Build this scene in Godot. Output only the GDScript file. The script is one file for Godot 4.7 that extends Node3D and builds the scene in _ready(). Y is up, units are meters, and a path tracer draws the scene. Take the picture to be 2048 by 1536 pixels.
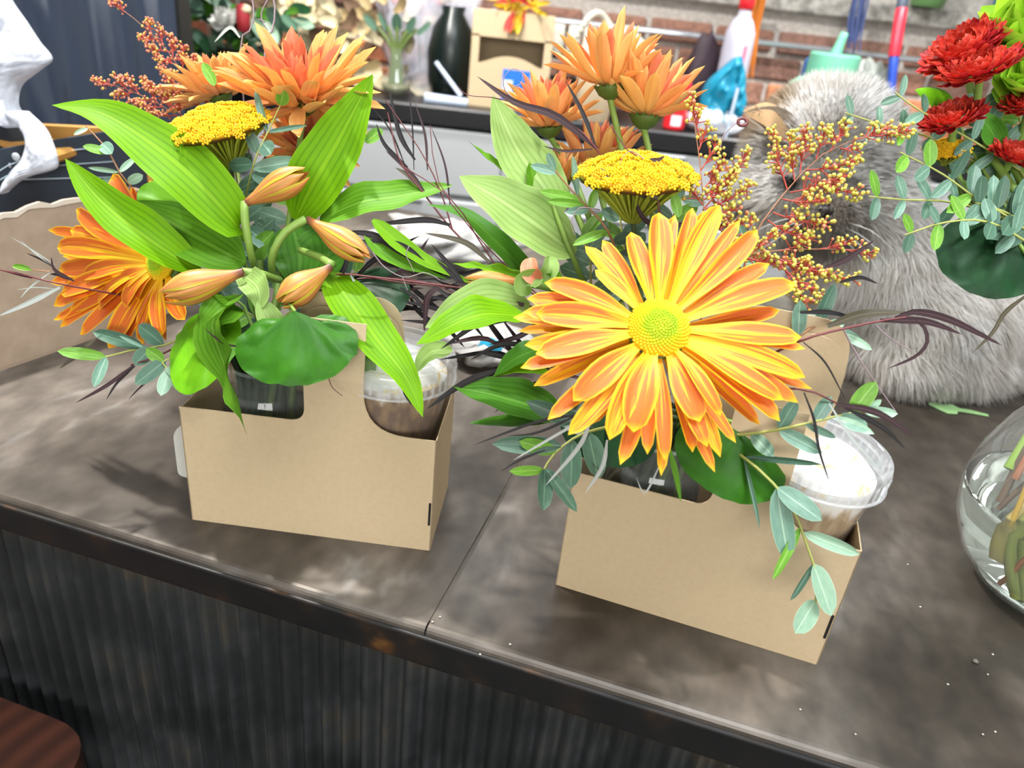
extends Node3D
# A flower shop counter: two kraft drink carriers, each with an iced coffee and a jar of autumn flowers.
# y = 0 is the counter top, units are metres.

var used := {}
var M := {}
var rng := RandomNumberGenerator.new()


func numbered(called: String) -> String:
	if not used.has(called):
		used[called] = 0
		return called
	used[called] += 1
	return "%s_%03d" % [called, used[called]]


func thing(called: String, label: String, category: String, at := Vector3.ZERO, group := "") -> Node3D:
	var o := Node3D.new()
	o.name = numbered(called)
	add_child(o)
	o.position = at
	o.set_meta("label", label)
	o.set_meta("category", category)
	if group:
		o.set_meta("group", group)
	return o


func part(called: String, mesh: Mesh, material: Material, parent: Node3D, xf := Transform3D()) -> MeshInstance3D:
	var o := MeshInstance3D.new()
	o.name = called
	o.mesh = mesh
	o.material_override = material
	parent.add_child(o, true)
	o.transform = parent.global_transform.affine_inverse() * xf
	return o


func single(called: String, mesh: Mesh, material: Material, label: String, category: String, xf := Transform3D(), group := "") -> MeshInstance3D:
	var o := part(numbered(called), mesh, material, self, xf)
	o.set_meta("label", label)
	o.set_meta("category", category)
	if group:
		o.set_meta("group", group)
	return o


func struct(called: String, mesh: Mesh, material: Material, xf := Transform3D()) -> MeshInstance3D:
	var o := part(numbered(called), mesh, material, self, xf)
	o.set_meta("kind", "structure")
	return o


func at(p: Vector3, yaw := 0.0) -> Transform3D:
	return Transform3D(Basis(Vector3.UP, yaw), p)


# ---------- meshes ----------
func raw(pts: PackedVector3Array, nm: PackedVector3Array, uvs: PackedVector2Array, ix: PackedInt32Array, tint := PackedColorArray()) -> ArrayMesh:
	var a := []
	a.resize(Mesh.ARRAY_MAX)
	a[Mesh.ARRAY_VERTEX] = pts
	a[Mesh.ARRAY_NORMAL] = nm
	if uvs.size():
		a[Mesh.ARRAY_TEX_UV] = uvs
	if tint.size():
		a[Mesh.ARRAY_COLOR] = tint
	a[Mesh.ARRAY_INDEX] = ix
	var m := ArrayMesh.new()
	m.add_surface_from_arrays(Mesh.PRIMITIVE_TRIANGLES, a)
	return m


func grid(nr: int, nc: int, pts: PackedVector3Array, uvs: PackedVector2Array, wrap := false, tint := PackedColorArray()) -> ArrayMesh:
	var nm := PackedVector3Array()
	nm.resize(pts.size())
	var ix := PackedInt32Array()
	var w := nc + 1
	for i in nr:
		for j in nc:
			var a := i * w + j
			for t in [[a, a + 1, a + w], [a + 1, a + w + 1, a + w]]:
				var p: Vector3 = pts[t[0]]
				var n := (pts[t[2]] - p).cross(pts[t[1]] - p)
				if n.length_squared() < 1e-22:
					continue
				ix.append_array(PackedInt32Array(t))
				for k in t:
					nm[k] += n
	if wrap:
		for i in nr + 1:
			var s := nm[i * w] + nm[i * w + nc]
			nm[i * w] = s
			nm[i * w + nc] = s
	for k in nm.size():
		nm[k] = nm[k].normalized() if nm[k].length_squared() > 1e-24 else Vector3.UP
	return raw(pts, nm, uvs, ix, tint)


func flat(tris: PackedVector3Array, uvs := PackedVector2Array()) -> ArrayMesh:
	var nm := PackedVector3Array()
	nm.resize(tris.size())
	var ix := PackedInt32Array()
	for k in range(0, tris.size(), 3):
		var n := (tris[k + 2] - tris[k]).cross(tris[k + 1] - tris[k]).normalized()
		for q in 3:
			nm[k + q] = n
			ix.append(k + q)
	return raw(tris, nm, uvs, ix)


func rbox(size: Vector3, b := 0.002) -> ArrayMesh:
	# chamfered box, centred
	var h := size / 2.0
	b = minf(b, minf(h.x, minf(h.y, h.z)) * 0.9)
	var out := PackedVector3Array()
	var c := func(s: Vector3, k: int) -> Vector3:
		var q := h - Vector3(b, b, b)
		q[k] = h[k]
		return q * s
	var tri := func(p: Vector3, q: Vector3, r: Vector3) -> void:
		var n := (r - p).cross(q - p)
		if n.dot(p + q + r) < 0.0:
			out.append_array(PackedVector3Array([p, r, q]))
		else:
			out.append_array(PackedVector3Array([p, q, r]))
	for k in 3:
		var i := (k + 1) % 3
		var j := (k + 2) % 3
		for s in [-1.0, 1.0]:
			var q := []
			for e in [[-1, -1], [1, -1], [1, 1], [-1, 1]]:
				var v := Vector3.ZERO
				v[k] = s
				v[i] = e[0]
				v[j] = e[1]
				q.append(c.call(v, k))
			tri.call(q[0], q[1], q[2])
			tri.call(q[0], q[2], q[3])
			for s2 in [-1.0, 1.0]:
				# edge between face k(s) and face i(s2), along j
				var v1 := Vector3.ZERO
				v1[k] = s
				v1[i] = s2
				v1[j] = -1
				var v2 := v1
				v2[j] = 1
				tri.call(c.call(v1, k), c.call(v2, k), c.call(v2, i))
				tri.call(c.call(v1, k), c.call(v2, i), c.call(v1, i))
	for sx in [-1.0, 1.0]:
		for sy in [-1.0, 1.0]:
			for sz in [-1.0, 1.0]:
				var v := Vector3(sx, sy, sz)
				tri.call(c.call(v, 0), c.call(v, 1), c.call(v, 2))
	return flat(out)


func extrude(poly: PackedVector2Array, depth: float) -> ArrayMesh:
	# polygon in x, y; thickness from z = 0 back to z = -depth
	if Geometry2D.is_polygon_clockwise(poly):
		poly.reverse()
	var t := Geometry2D.triangulate_polygon(poly)
	var out := PackedVector3Array()
	var uv := PackedVector2Array()
	for k in range(0, t.size(), 3):
		var a := poly[t[k]]
		var b := poly[t[k + 1]]
		var c := poly[t[k + 2]]
		if (b - a).cross(c - a) > 0.0:
			var s := b
			b = c
			c = s
		for q in [a, b, c]:
			out.append(Vector3(q.x, q.y, 0))
			uv.append(q)
		for q in [a, c, b]:
			out.append(Vector3(q.x, q.y, -depth))
			uv.append(q)
	for k in poly.size():
		var a := poly[k]
		var b := poly[(k + 1) % poly.size()]
		var p := Vector3(a.x, a.y, 0)
		var q := Vector3(b.x, b.y, 0)
		var d := Vector3(0, 0, -depth)
		for r in [p, q + d, q, p, p + d, q + d]:
			out.append(r)
			uv.append(Vector2(r.x, r.y))
	return flat(out, uv)


func round_poly(c: Array, seg := 6) -> PackedVector2Array:
	# corners as [x, y, radius]
	var out := PackedVector2Array()
	var n := c.size()
	for k in n:
		var p := Vector2(c[k][0], c[k][1])
		var r: float = c[k][2]
		if r <= 0.0:
			out.append(p)
			continue
		var a := (Vector2(c[(k + n - 1) % n][0], c[(k + n - 1) % n][1]) - p).normalized()
		var b := (Vector2(c[(k + 1) % n][0], c[(k + 1) % n][1]) - p).normalized()
		for i in seg + 1:
			var t := float(i) / seg
			out.append((p + a * r).lerp(p, t).lerp(p.lerp(p + b * r, t), t))
	return out


func sample(pts: Array, n: int) -> PackedVector3Array:
	# Catmull-Rom through the points, n + 1 samples evenly spread over the points
	var out := PackedVector3Array()
	var k := pts.size() - 1
	var lens := [0.0]
	for i in k:
		lens.append(lens[i] + (pts[i] as Vector3).distance_to(pts[i + 1]))
	for i in n + 1:
		var l: float = lens[k] * i / n
		var s := 0
		while s < k - 1 and l > lens[s + 1]:
			s += 1
		var t: float = (l - lens[s]) / maxf(lens[s + 1] - lens[s], 1e-9)
		var a: Vector3 = pts[s]
		var b: Vector3 = pts[s + 1]
		var before: Vector3 = pts[s - 1] if s > 0 else a * 2.0 - b
		var after: Vector3 = pts[s + 2] if s + 2 <= k else b * 2.0 - a
		out.append(a.cubic_interpolate(b, before, after, clampf(t, 0.0, 1.0)))
	return out


func profile(kind: String, t: float) -> float:
	match kind:
		"lily":
			return maxf(pow(maxf(sin(PI * pow(t, 0.72)), 0.0), 0.8), 0.13 * (1.0 - t))
		"long":
			return maxf(pow(maxf(sin(PI * pow(t, 0.55)), 0.0), 0.9), 0.2 * (1.0 - t))
		"petal":
			return (0.3 + 0.7 * smoothstep(0.0, 0.6, t)) * sqrt(maxf(1.0 - pow(maxf((t - 0.5) / 0.5, 0.0), 2.3), 0.0))
		"short":
			return (0.4 + 0.6 * smoothstep(0.0, 0.5, t)) * sqrt(maxf(1.0 - pow(maxf((t - 0.45) / 0.55, 0.0), 2.6), 0.0))
		"oval":
			return pow(maxf(1.0 - pow(absf(2.0 * t - 1.0), 2.2), 0.0), 0.62)
		"strap":
			return (0.45 + 0.55 * smoothstep(0.0, 0.35, t)) * pow(1.0 - pow(t, 3.0), 0.8)
		"bud":
			return (0.3 + 0.7 * smoothstep(0.0, 0.55, t)) * sqrt(maxf(1.0 - pow(maxf((t - 0.45) / 0.55, 0.0), 2.0), 0.0))
	return 1.0


func blade(pts: Array, width: float, face: Vector3, kind := "lily", o := {}) -> ArrayMesh:
	# a thin leaf or petal along a curve; face is the way its upper side looks
	var nr: int = o.get("rows", 12)
	var nc: int = o.get("cols", 4)
	var cup: float = o.get("cup", 0.15)
	var wave: float = o.get("wave", 0.0)
	var waves: float = o.get("waves", 3.0)
	var twist: float = o.get("twist", 0.0)
	var groove: float = o.get("groove", 0.0)
	var s := sample(pts, nr)
	var p := PackedVector3Array()
	var uv := PackedVector2Array()
	for i in nr + 1:
		var t := float(i) / nr
		var tan := (s[mini(i + 1, nr)] - s[maxi(i - 1, 0)]).normalized()
		var side := tan.cross(face).normalized()
		var n := side.cross(tan).normalized()
		if twist != 0.0:
			side = side.rotated(tan, twist * t)
			n = n.rotated(tan, twist * t)
		var hw := width * 0.5 * profile(kind, t)
		for j in nc + 1:
			var u := 2.0 * j / nc - 1.0
			var up := cup * hw * u * u + wave * width * sin(waves * TAU * t + (1.6 if u > 0 else 0.0)) * absf(u) * sin(PI * t)
			up += groove * hw * cos(u * PI * 3.0)
			p.append(s[i] - side * (hw * u) + n * up)
			uv.append(Vector2(j / float(nc), t))
	return grid(nr, nc, p, uv)


func tube(pts: Array, r0: float, r1: float, sides := 6, n := 8) -> ArrayMesh:
	var s := sample(pts, n)
	var p := PackedVector3Array()
	var uv := PackedVector2Array()
	var tan := (s[1] - s[0]).normalized()
	var x := tan.cross(Vector3.UP if absf(tan.y) < 0.9 else Vector3.RIGHT).normalized()
	for i in range(-1, n + 2):
		var k := clampi(i, 0, n)
		tan = (s[mini(k + 1, n)] - s[maxi(k - 1, 0)]).normalized()
		x = (x - tan * x.dot(tan)).normalized()
		var y := tan.cross(x)
		var r := lerpf(r0, r1, k / float(n))
		if i != k:
			r *= 0.02
		for j in sides + 1:
			var a := TAU * j / sides
			p.append(s[k] + (x * cos(a) - y * sin(a)) * r)
			uv.append(Vector2(j / float(sides), k / float(n)))
	return grid(n + 2, sides, p, uv, true)


func lathe(prof: Array, seg := 24, a0 := 0.0, a1 := TAU) -> ArrayMesh:
	# profile points (radius, height) from the bottom outwards and up
	var p := PackedVector3Array()
	var uv := PackedVector2Array()
	var whole := absf(a1 - a0 - TAU) < 1e-4
	var lo: float = prof[0].y
	var hi: float = prof[0].y
	for q in prof:
		lo = minf(lo, q.y)
		hi = maxf(hi, q.y)
	for i in prof.size():
		for j in seg + 1:
			var a := lerpf(a0, a1, j / float(seg))
			p.append(Vector3(cos(a) * prof[i].x, prof[i].y, sin(a) * prof[i].x))
			uv.append(Vector2(j / float(seg), (prof[i].y - lo) / maxf(hi - lo, 1e-6)))
	return grid(prof.size() - 1, seg, p, uv, whole)


func ball(r: Vector3, rings := 6, seg := 8) -> ArrayMesh:
	var prof := []
	for i in rings + 1:
		var a := PI * i / rings - PI / 2
		prof.append(Vector2(cos(a), sin(a)))
	var m := lathe(prof, seg)
	if r.is_equal_approx(Vector3.ONE):
		return m
	var st := SurfaceTool.new()
	st.append_from(m, 0, Transform3D(Basis().scaled(r), Vector3.ZERO))
	return st.commit()


func join(list: Array) -> ArrayMesh:
	# [mesh, transform] pairs into one mesh
	var st := SurfaceTool.new()
	for q in list:
		st.append_from(q[0], 0, q[1])
	return st.commit()


func aim(p: Vector3, dir: Vector3, size := 1.0, spin := 0.0) -> Transform3D:
	# y axis along dir
	var y := dir.normalized()
	var x := y.cross(Vector3.FORWARD if absf(y.z) < 0.9 else Vector3.RIGHT).normalized()
	return Transform3D(Basis(x, y, x.cross(y)).rotated(y, spin).scaled(Vector3.ONE * size), p)


func crumple(size: Vector2, n: int, amp: float, sd: int, freq := 2.0) -> ArrayMesh:
	# a creased sheet in x, y
	var no := FastNoiseLite.new()
	no.seed = sd
	no.noise_type = FastNoiseLite.TYPE_CELLULAR
	no.cellular_return_type = FastNoiseLite.RETURN_DISTANCE
	no.frequency = freq
	var p := PackedVector3Array()
	var uv := PackedVector2Array()
	for i in n + 1:
		for j in n + 1:
			var x := (j / float(n) - 0.5) * size.x
			var y := (i / float(n) - 0.5) * size.y
			p.append(Vector3(x, y, no.get_noise_2d(x * 10, y * 10) * amp))
			uv.append(Vector2(j / float(n), i / float(n)))
	return grid(n, n, p, uv)


# ---------- materials ----------
func mat(called: String, c: Color, rough := 0.6, o := {}) -> StandardMaterial3D:
	if M.has(called):
		return M[called]
	var m := StandardMaterial3D.new()
	m.resource_name = called
	m.albedo_color = c
	m.roughness = rough
	for k in o:
		m.set(k, o[k])
	M[called] = m
	return m


func leafy(called: String, tx: Texture2D, rough := 0.45, back := Color(0, 0, 0), tint := Color.WHITE) -> StandardMaterial3D:
	var m := mat(called, tint, rough, {"albedo_texture": tx, "cull_mode": BaseMaterial3D.CULL_DISABLED, "texture_repeat": false})
	if back != Color(0, 0, 0):
		m.backlight_enabled = true
		m.backlight = back
	return m


func picture(w: int, h: int, paint: Callable) -> ImageTexture:
	var im := Image.create_empty(w, h, false, Image.FORMAT_RGB8)
	for y in h:
		for x in w:
			im.set_pixel(x, y, paint.call((x + 0.5) / w, (y + 0.5) / h))
	return ImageTexture.create_from_image(im)


func noise(sd: int, freq: float, oct := 4, kind := FastNoiseLite.TYPE_SIMPLEX_SMOOTH) -> FastNoiseLite:
	var n := FastNoiseLite.new()
	n.seed = sd
	n.noise_type = kind
	n.frequency = freq
	n.fractal_octaves = oct
	return n


func ramp_noise(sd: int, freq: float, stops: Array, oct := 5, size := 512, kind := FastNoiseLite.TYPE_SIMPLEX_SMOOTH) -> NoiseTexture2D:
	# stops: [offset, colour]
	var g := Gradient.new()
	var offs := PackedFloat32Array()
	var cols := PackedColorArray()
	for s in stops:
		offs.append(s[0])
		cols.append(s[1])
	g.offsets = offs
	g.colors = cols
	var t := NoiseTexture2D.new()
	t.width = size
	t.height = size
	t.seamless = true
	t.noise = noise(sd, freq, oct, kind)
	t.color_ramp = g
	return t


func bump_noise(sd: int, freq: float, oct := 4, size := 512, strength := 4.0) -> NoiseTexture2D:
	var t := NoiseTexture2D.new()
	t.width = size
	t.height = size
	t.seamless = true
	t.as_normal_map = true
	t.bump_strength = strength
	t.noise = noise(sd, freq, oct)
	return t


func tri(m: StandardMaterial3D, scale: float) -> StandardMaterial3D:
	m.uv1_triplanar = true
	m.uv1_scale = Vector3.ONE * scale
	return m


func grey(x: float) -> Color:
	return Color(x, x, x)



func _ready() -> void:
	rng.seed = 7
	# ----- camera, air, lamps -----
	var cam := Camera3D.new()
	cam.name = "camera"
	add_child(cam)
	cam.position = Vector3(0, 0.41, 0)
	cam.rotation = Vector3(-0.473, 0, 0.110)
	cam.near = 0.02
	cam.far = 20.0
	var lens := CameraAttributesPhysical.new()
	lens.frustum_focal_length = 23.4375
	lens.frustum_focus_distance = 0.56
	lens.exposure_aperture = 6.0
	cam.attributes = lens
	cam.fov = rad_to_deg(2.0 * atan(768.0 / 1500.0))
	cam.current = true
	var env := Environment.new()
	env.background_mode = Environment.BG_COLOR
	env.background_color = Color(0, 0, 0)
	env.tonemap_mode = Environment.TONE_MAPPER_LINEAR
	env.tonemap_exposure = 0.96
	env.sdfgi_enabled = true
	env.ssao_enabled = true
	env.ssil_enabled = true
	var we := WorldEnvironment.new()
	we.name = "world"
	we.environment = env
	add_child(we)
	make_materials()
	flora_materials()
	glass_materials()
	pendant_lamp(Vector3(-0.72, 1.62, -1.0), 4.6, "white enamel pendant lamp over the back of the counter")
	pendant_lamp(Vector3(1.0, 1.25, -2.1), 2.8, "added white enamel fill lamp over the worktable, nearer the broom handle", true)  # unseen lamp, added to brighten the bricks and the worktable
	pendant_lamp(Vector3(-0.45, 1.25, -2.1), 1.6, "added white enamel fill lamp over the worktable, nearer the dark cabinet", true)  # second unseen lamp, added for the clutter at the left
	ceiling_fill_panel(Vector3(0.2, 1.885, -1.95), Vector2(1.6, 0.5), 2.2, "added glowing fill panel on the ceiling above the back worktable")  # unseen panel, added as soft fill for the background
	ceiling_fill_panel(Vector3(0.4, 1.885, -0.05), Vector2(1.4, 0.5), 5.0, "added glowing fill panel on the ceiling above the counter")  # unseen panel, added to lift the cat's back and other upward faces
	wall_fill_panel(Vector3(0.15, 0.85, 2.74), Vector2(2.2, 0.9), 5.8, "large added fill panel on the wall opposite the counter")  # made-up source behind the camera, added to light the carrier fronts
	build_room()
	build_counter()
	build_carriers()
	build_right_bouquet()
	build_left_bouquet()
	build_cups()
	build_back()
	build_vase()
	build_cat()


func pendant_lamp(p: Vector3, energy: float, label: String, deep := false) -> void:
	var t := thing("pendant_lamp", label, "lamp", p, "pendant lamps")
	part("cord", tube([p + Vector3(0, 0.1, 0), Vector3(p.x, 1.9, p.z)], 0.004, 0.004, 6, 2), mat("black_rubber", grey(0.05), 0.6), t)
	part("shade", lathe([Vector2(0.125, 0.005), Vector2(0.12, 0.012), Vector2(0.1, 0.045), Vector2(0.05, 0.085), Vector2(0.025, 0.1), Vector2(0.004, 0.105), Vector2(0.0, 0.103), Vector2(0.022, 0.097), Vector2(0.047, 0.082), Vector2(0.097, 0.043), Vector2(0.117, 0.01), Vector2(0.125, 0.005)], 28), mat("white_enamel", grey(0.9), 0.3), t, at(p))
	if deep:
		# a long collar keeps its light on the table below
		part("collar", lathe([Vector2(0.122, -0.1), Vector2(0.125, 0.006), Vector2(0.121, 0.006), Vector2(0.118, -0.1), Vector2(0.122, -0.1)], 28), M.white_enamel, t, at(p))
	part("bulb", ball(Vector3(0.03, 0.036, 0.03), 10, 14), mat("bulb_glow", Color(1, 0.98, 0.95), 0.4, {"emission_enabled": true, "emission": Color(1.0, 0.985, 0.96), "emission_energy_multiplier": 8.0}), t, at(p + Vector3(0, 0.02, 0)))
	part("socket", lathe([Vector2(0, 0.045), Vector2(0.016, 0.045), Vector2(0.018, 0.06), Vector2(0.018, 0.09), Vector2(0, 0.09)], 14), mat("black_rubber", grey(0.05), 0.6), t, at(p))
	var l: Light3D = SpotLight3D.new() if deep else OmniLight3D.new()
	l.name = "bulb_light"
	l.light_energy = energy
	l.light_color = Color(1.0, 0.985, 0.96)
	l.light_size = 0.03
	if deep:
		l.set("spot_range", 9.0)
		l.set("spot_attenuation", 2.0)
		l.set("spot_angle", 46.0)
		l.set("spot_angle_attenuation", 0.3)
		l.rotation = Vector3(-PI / 2, 0, 0)
	else:
		l.set("omni_range", 9.0)
		l.set("omni_attenuation", 2.0)
	l.shadow_enabled = true
	t.add_child(l)
	l.position = Vector3(0, 0.02, 0)


func ceiling_fill_panel(p: Vector3, size: Vector2, energy: float, label: String) -> void:
	var t := thing("ceiling_fill", label, "lamp", p, "added ceiling fill panels")
	part("frame", rbox(Vector3(size.x + 0.05, 0.03, size.y + 0.05), 0.004), mat("white_enamel", grey(0.9), 0.3), t, at(p))
	part("diffuser", rbox(Vector3(size.x, 0.006, size.y), 0.001), mat("diffuser_glow", grey(0.95), 0.5, {"emission_enabled": true, "emission": Color(0.95, 0.98, 1.0), "emission_energy_multiplier": 2.0}), t, at(p - Vector3(0, 0.0165, 0)))
	var l := AreaLight3D.new()
	l.name = "panel_light"
	l.area_size = size
	l.light_energy = energy
	l.light_color = Color(0.95, 0.98, 1.0)
	l.area_range = 9.0
	l.shadow_enabled = true
	t.add_child(l)
	l.position = Vector3(0, -0.025, 0)
	l.rotation = Vector3(-PI / 2, 0, 0)


func wall_fill_panel(p: Vector3, size: Vector2, energy: float, label: String) -> void:
	var t := thing("wall_fill", label, "lamp", p)
	part("frame", rbox(Vector3(size.x + 0.06, size.y + 0.06, 0.04), 0.005), mat("white_enamel", grey(0.9), 0.3), t, at(p))
	part("diffuser", rbox(Vector3(size.x, size.y, 0.006), 0.001), M.diffuser_glow, t, at(p - Vector3(0, 0, 0.022)))
	var l := AreaLight3D.new()
	l.name = "panel_light"
	l.area_size = size
	l.light_energy = energy
	l.light_color = Color(1.0, 0.99, 0.97)
	l.area_range = 9.0
	l.shadow_enabled = true
	t.add_child(l)
	l.position = Vector3(0, 0, -0.03)


func make_materials() -> void:
	var kraft := mat("kraft_card", Color(1, 1, 1), 0.75, {"albedo_texture": ramp_noise(3, 0.02, [[0.0, Color(0.765, 0.675, 0.54)], [0.5, Color(0.78, 0.692, 0.557)], [1.0, Color(0.79, 0.705, 0.57)]], 6)})
	tri(kraft, 14.0)
	var big := noise(11, 3.2, 5)
	var fine := noise(14, 26.0, 4)
	var scuff := noise(15, 5.0, 5)
	scuff.fractal_type = FastNoiseLite.FRACTAL_RIDGED
	var zinc := mat("worn_zinc", Color(1, 1, 1), 0.5, {
		"metallic": 0.35,
		"albedo_texture": picture(900, 900, func(u: float, v: float) -> Color:
			var a := 0.5 + 0.5 * big.get_noise_2d(u, v * 1.6)
			var f := fine.get_noise_2d(u, v * 1.5)
			var s := smoothstep(0.45, 0.95, scuff.get_noise_2d(u + 3.0, v * 2.2)) * smoothstep(0.4, 0.7, a)
			var c := Color(0.25, 0.222, 0.195).lerp(Color(0.47, 0.44, 0.41), smoothstep(0.25, 0.8, a))
			c = c.lerp(Color(0.62, 0.61, 0.6), s * 0.55)
			return c * (1.0 + 0.22 * f)),
		"roughness_texture": ramp_noise(12, 0.01, [[0.0, grey(0.6)], [0.5, grey(0.85)], [1.0, grey(1.0)]], 5),
		"normal_enabled": true, "normal_texture": bump_noise(13, 0.015, 5, 512, 2.0), "normal_scale": 0.2})
	tri(zinc, 0.85)
	var rim := mat("counter_rim", Color(1, 1, 1), 0.5, {"metallic": 0.2, "albedo_texture": ramp_noise(21, 0.012, [[0.0, Color(0.07, 0.068, 0.07)], [0.5, Color(0.10, 0.095, 0.095)], [0.7, Color(0.15, 0.115, 0.09)], [0.86, Color(0.34, 0.22, 0.10)], [1.0, Color(0.5, 0.38, 0.22)]], 6)})
	tri(rim, 2.2)
	var tin := mat("old_tin", Color(1, 1, 1), 0.6, {"metallic": 0.3, "albedo_texture": ramp_noise(31, 0.008, [[0.0, Color(0.09, 0.10, 0.105)], [0.42, Color(0.145, 0.155, 0.16)], [0.6, Color(0.21, 0.225, 0.235)], [0.8, Color(0.27, 0.27, 0.26)], [1.0, Color(0.34, 0.29, 0.23)]], 6)})
	tri(tin, 2.0)


func build_room() -> void:
	var plaster := mat("wall_paint", Color(0.86, 0.86, 0.85), 0.8)
	var tile := mat("floor_concrete", Color(1, 1, 1), 0.7, {"albedo_texture": ramp_noise(41, 0.01, [[0.0, Color(0.14, 0.13, 0.13)], [1.0, Color(0.26, 0.25, 0.24)]])})
	tri(tile, 1.0)
	struct("floor", rbox(Vector3(6.2, 0.1, 6.4), 0.01), tile, at(Vector3(0, -1.0, -0.2)))
	struct("ceiling", rbox(Vector3(6.2, 0.1, 6.4), 0.01), plaster, at(Vector3(0, 1.95, -0.2)))
	struct("wall_left", rbox(Vector3(0.1, 2.85, 6.2), 0.01), plaster, at(Vector3(-2.95, 0.475, -0.2)))
	struct("wall_right", rbox(Vector3(0.1, 2.85, 6.2), 0.01), plaster, at(Vector3(2.95, 0.475, -0.2)))
	struct("wall_front", rbox(Vector3(6.0, 2.85, 0.1), 0.01), plaster, at(Vector3(0, 0.475, 2.85)))


func build_counter() -> void:
	var yaw := -0.2472
	var o := Vector3(-0.043, 0, -0.399)
	var X := Transform3D(Basis(Vector3.UP, yaw), o)
	var t := thing("counter", "dark worn metal counter with corrugated tin front", "counter", o + Vector3(0, -0.95, 0))
	var prof := round_poly([[0.0, 0.0, 0.006], [1.05, 0.0, 0.003], [1.05, -0.033, 0.002], [0.0, -0.033, 0.003]], 4)
	# profile runs in depth; turned so that its x axis points away from the customer
	for k in 2:
		var lo := -1.35 if k == 0 else 0.0007
		var hi := -0.0007 if k == 0 else 1.18
		var xf := X * Transform3D(Basis(Vector3(0, 0, -1), Vector3.UP, Vector3(1, 0, 0)), Vector3(hi, 0, 0))
		part("top_sheet", extrude(prof, hi - lo), M.worn_zinc, t, xf)
	part("seam_filler", rbox(Vector3(0.0016, 0.03, 1.03), 0.0003), mat("seam_dirt", Color(0.36, 0.32, 0.27), 0.9), t, X * at(Vector3(0, -0.0158, -0.525)))
	part("edge_band", extrude(round_poly([[-0.003, -0.006, 0.002], [0.004, -0.006, 0], [0.004, -0.034, 0], [-0.003, -0.034, 0.002]], 3), 2.53), M.counter_rim, t, X * Transform3D(Basis(Vector3(0, 0, -1), Vector3.UP, Vector3(1, 0, 0)), Vector3(1.18, 0, 0)))
	part("rail", rbox(Vector3(2.51, 0.03, 0.04), 0.003), M.counter_rim, t, X * at(Vector3(-0.085, -0.05, -0.06)))
	# corrugated tin, three sheets that overlap
	for k in 3:
		var w := 0.86
		var p := PackedVector3Array()
		var uv := PackedVector2Array()
		var n := int(w / 0.0033)
		for i in 9:
			for j in n + 1:
				var x := w * j / n
				p.append(Vector3(x, -0.05 - 0.87 * i / 8.0, 0.006 * sin(TAU * x / 0.0195) + 0.002 * k))
				uv.append(Vector2(x, i / 8.0))
		part("tin_sheet", grid(8, n, p, uv), M.old_tin, t, X * at(Vector3(-1.34 + 0.825 * k, 0, -0.035)))
	part("body", rbox(Vector3(2.48, 0.9, 0.9), 0.005), mat("counter_body", Color(0.1, 0.09, 0.08), 0.8), t, X * at(Vector3(-0.085, -0.488, -0.52)))


func build_carriers() -> void:
	carrier(Vector3(-0.252, 0, -0.491), -0.031, "kraft cardboard drink carrier nearer the torn box", 0.186)
	carrier(Vector3(0.052, 0, -0.461), -0.276, "kraft cardboard drink carrier under the large yellow daisy", 0.232)


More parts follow.
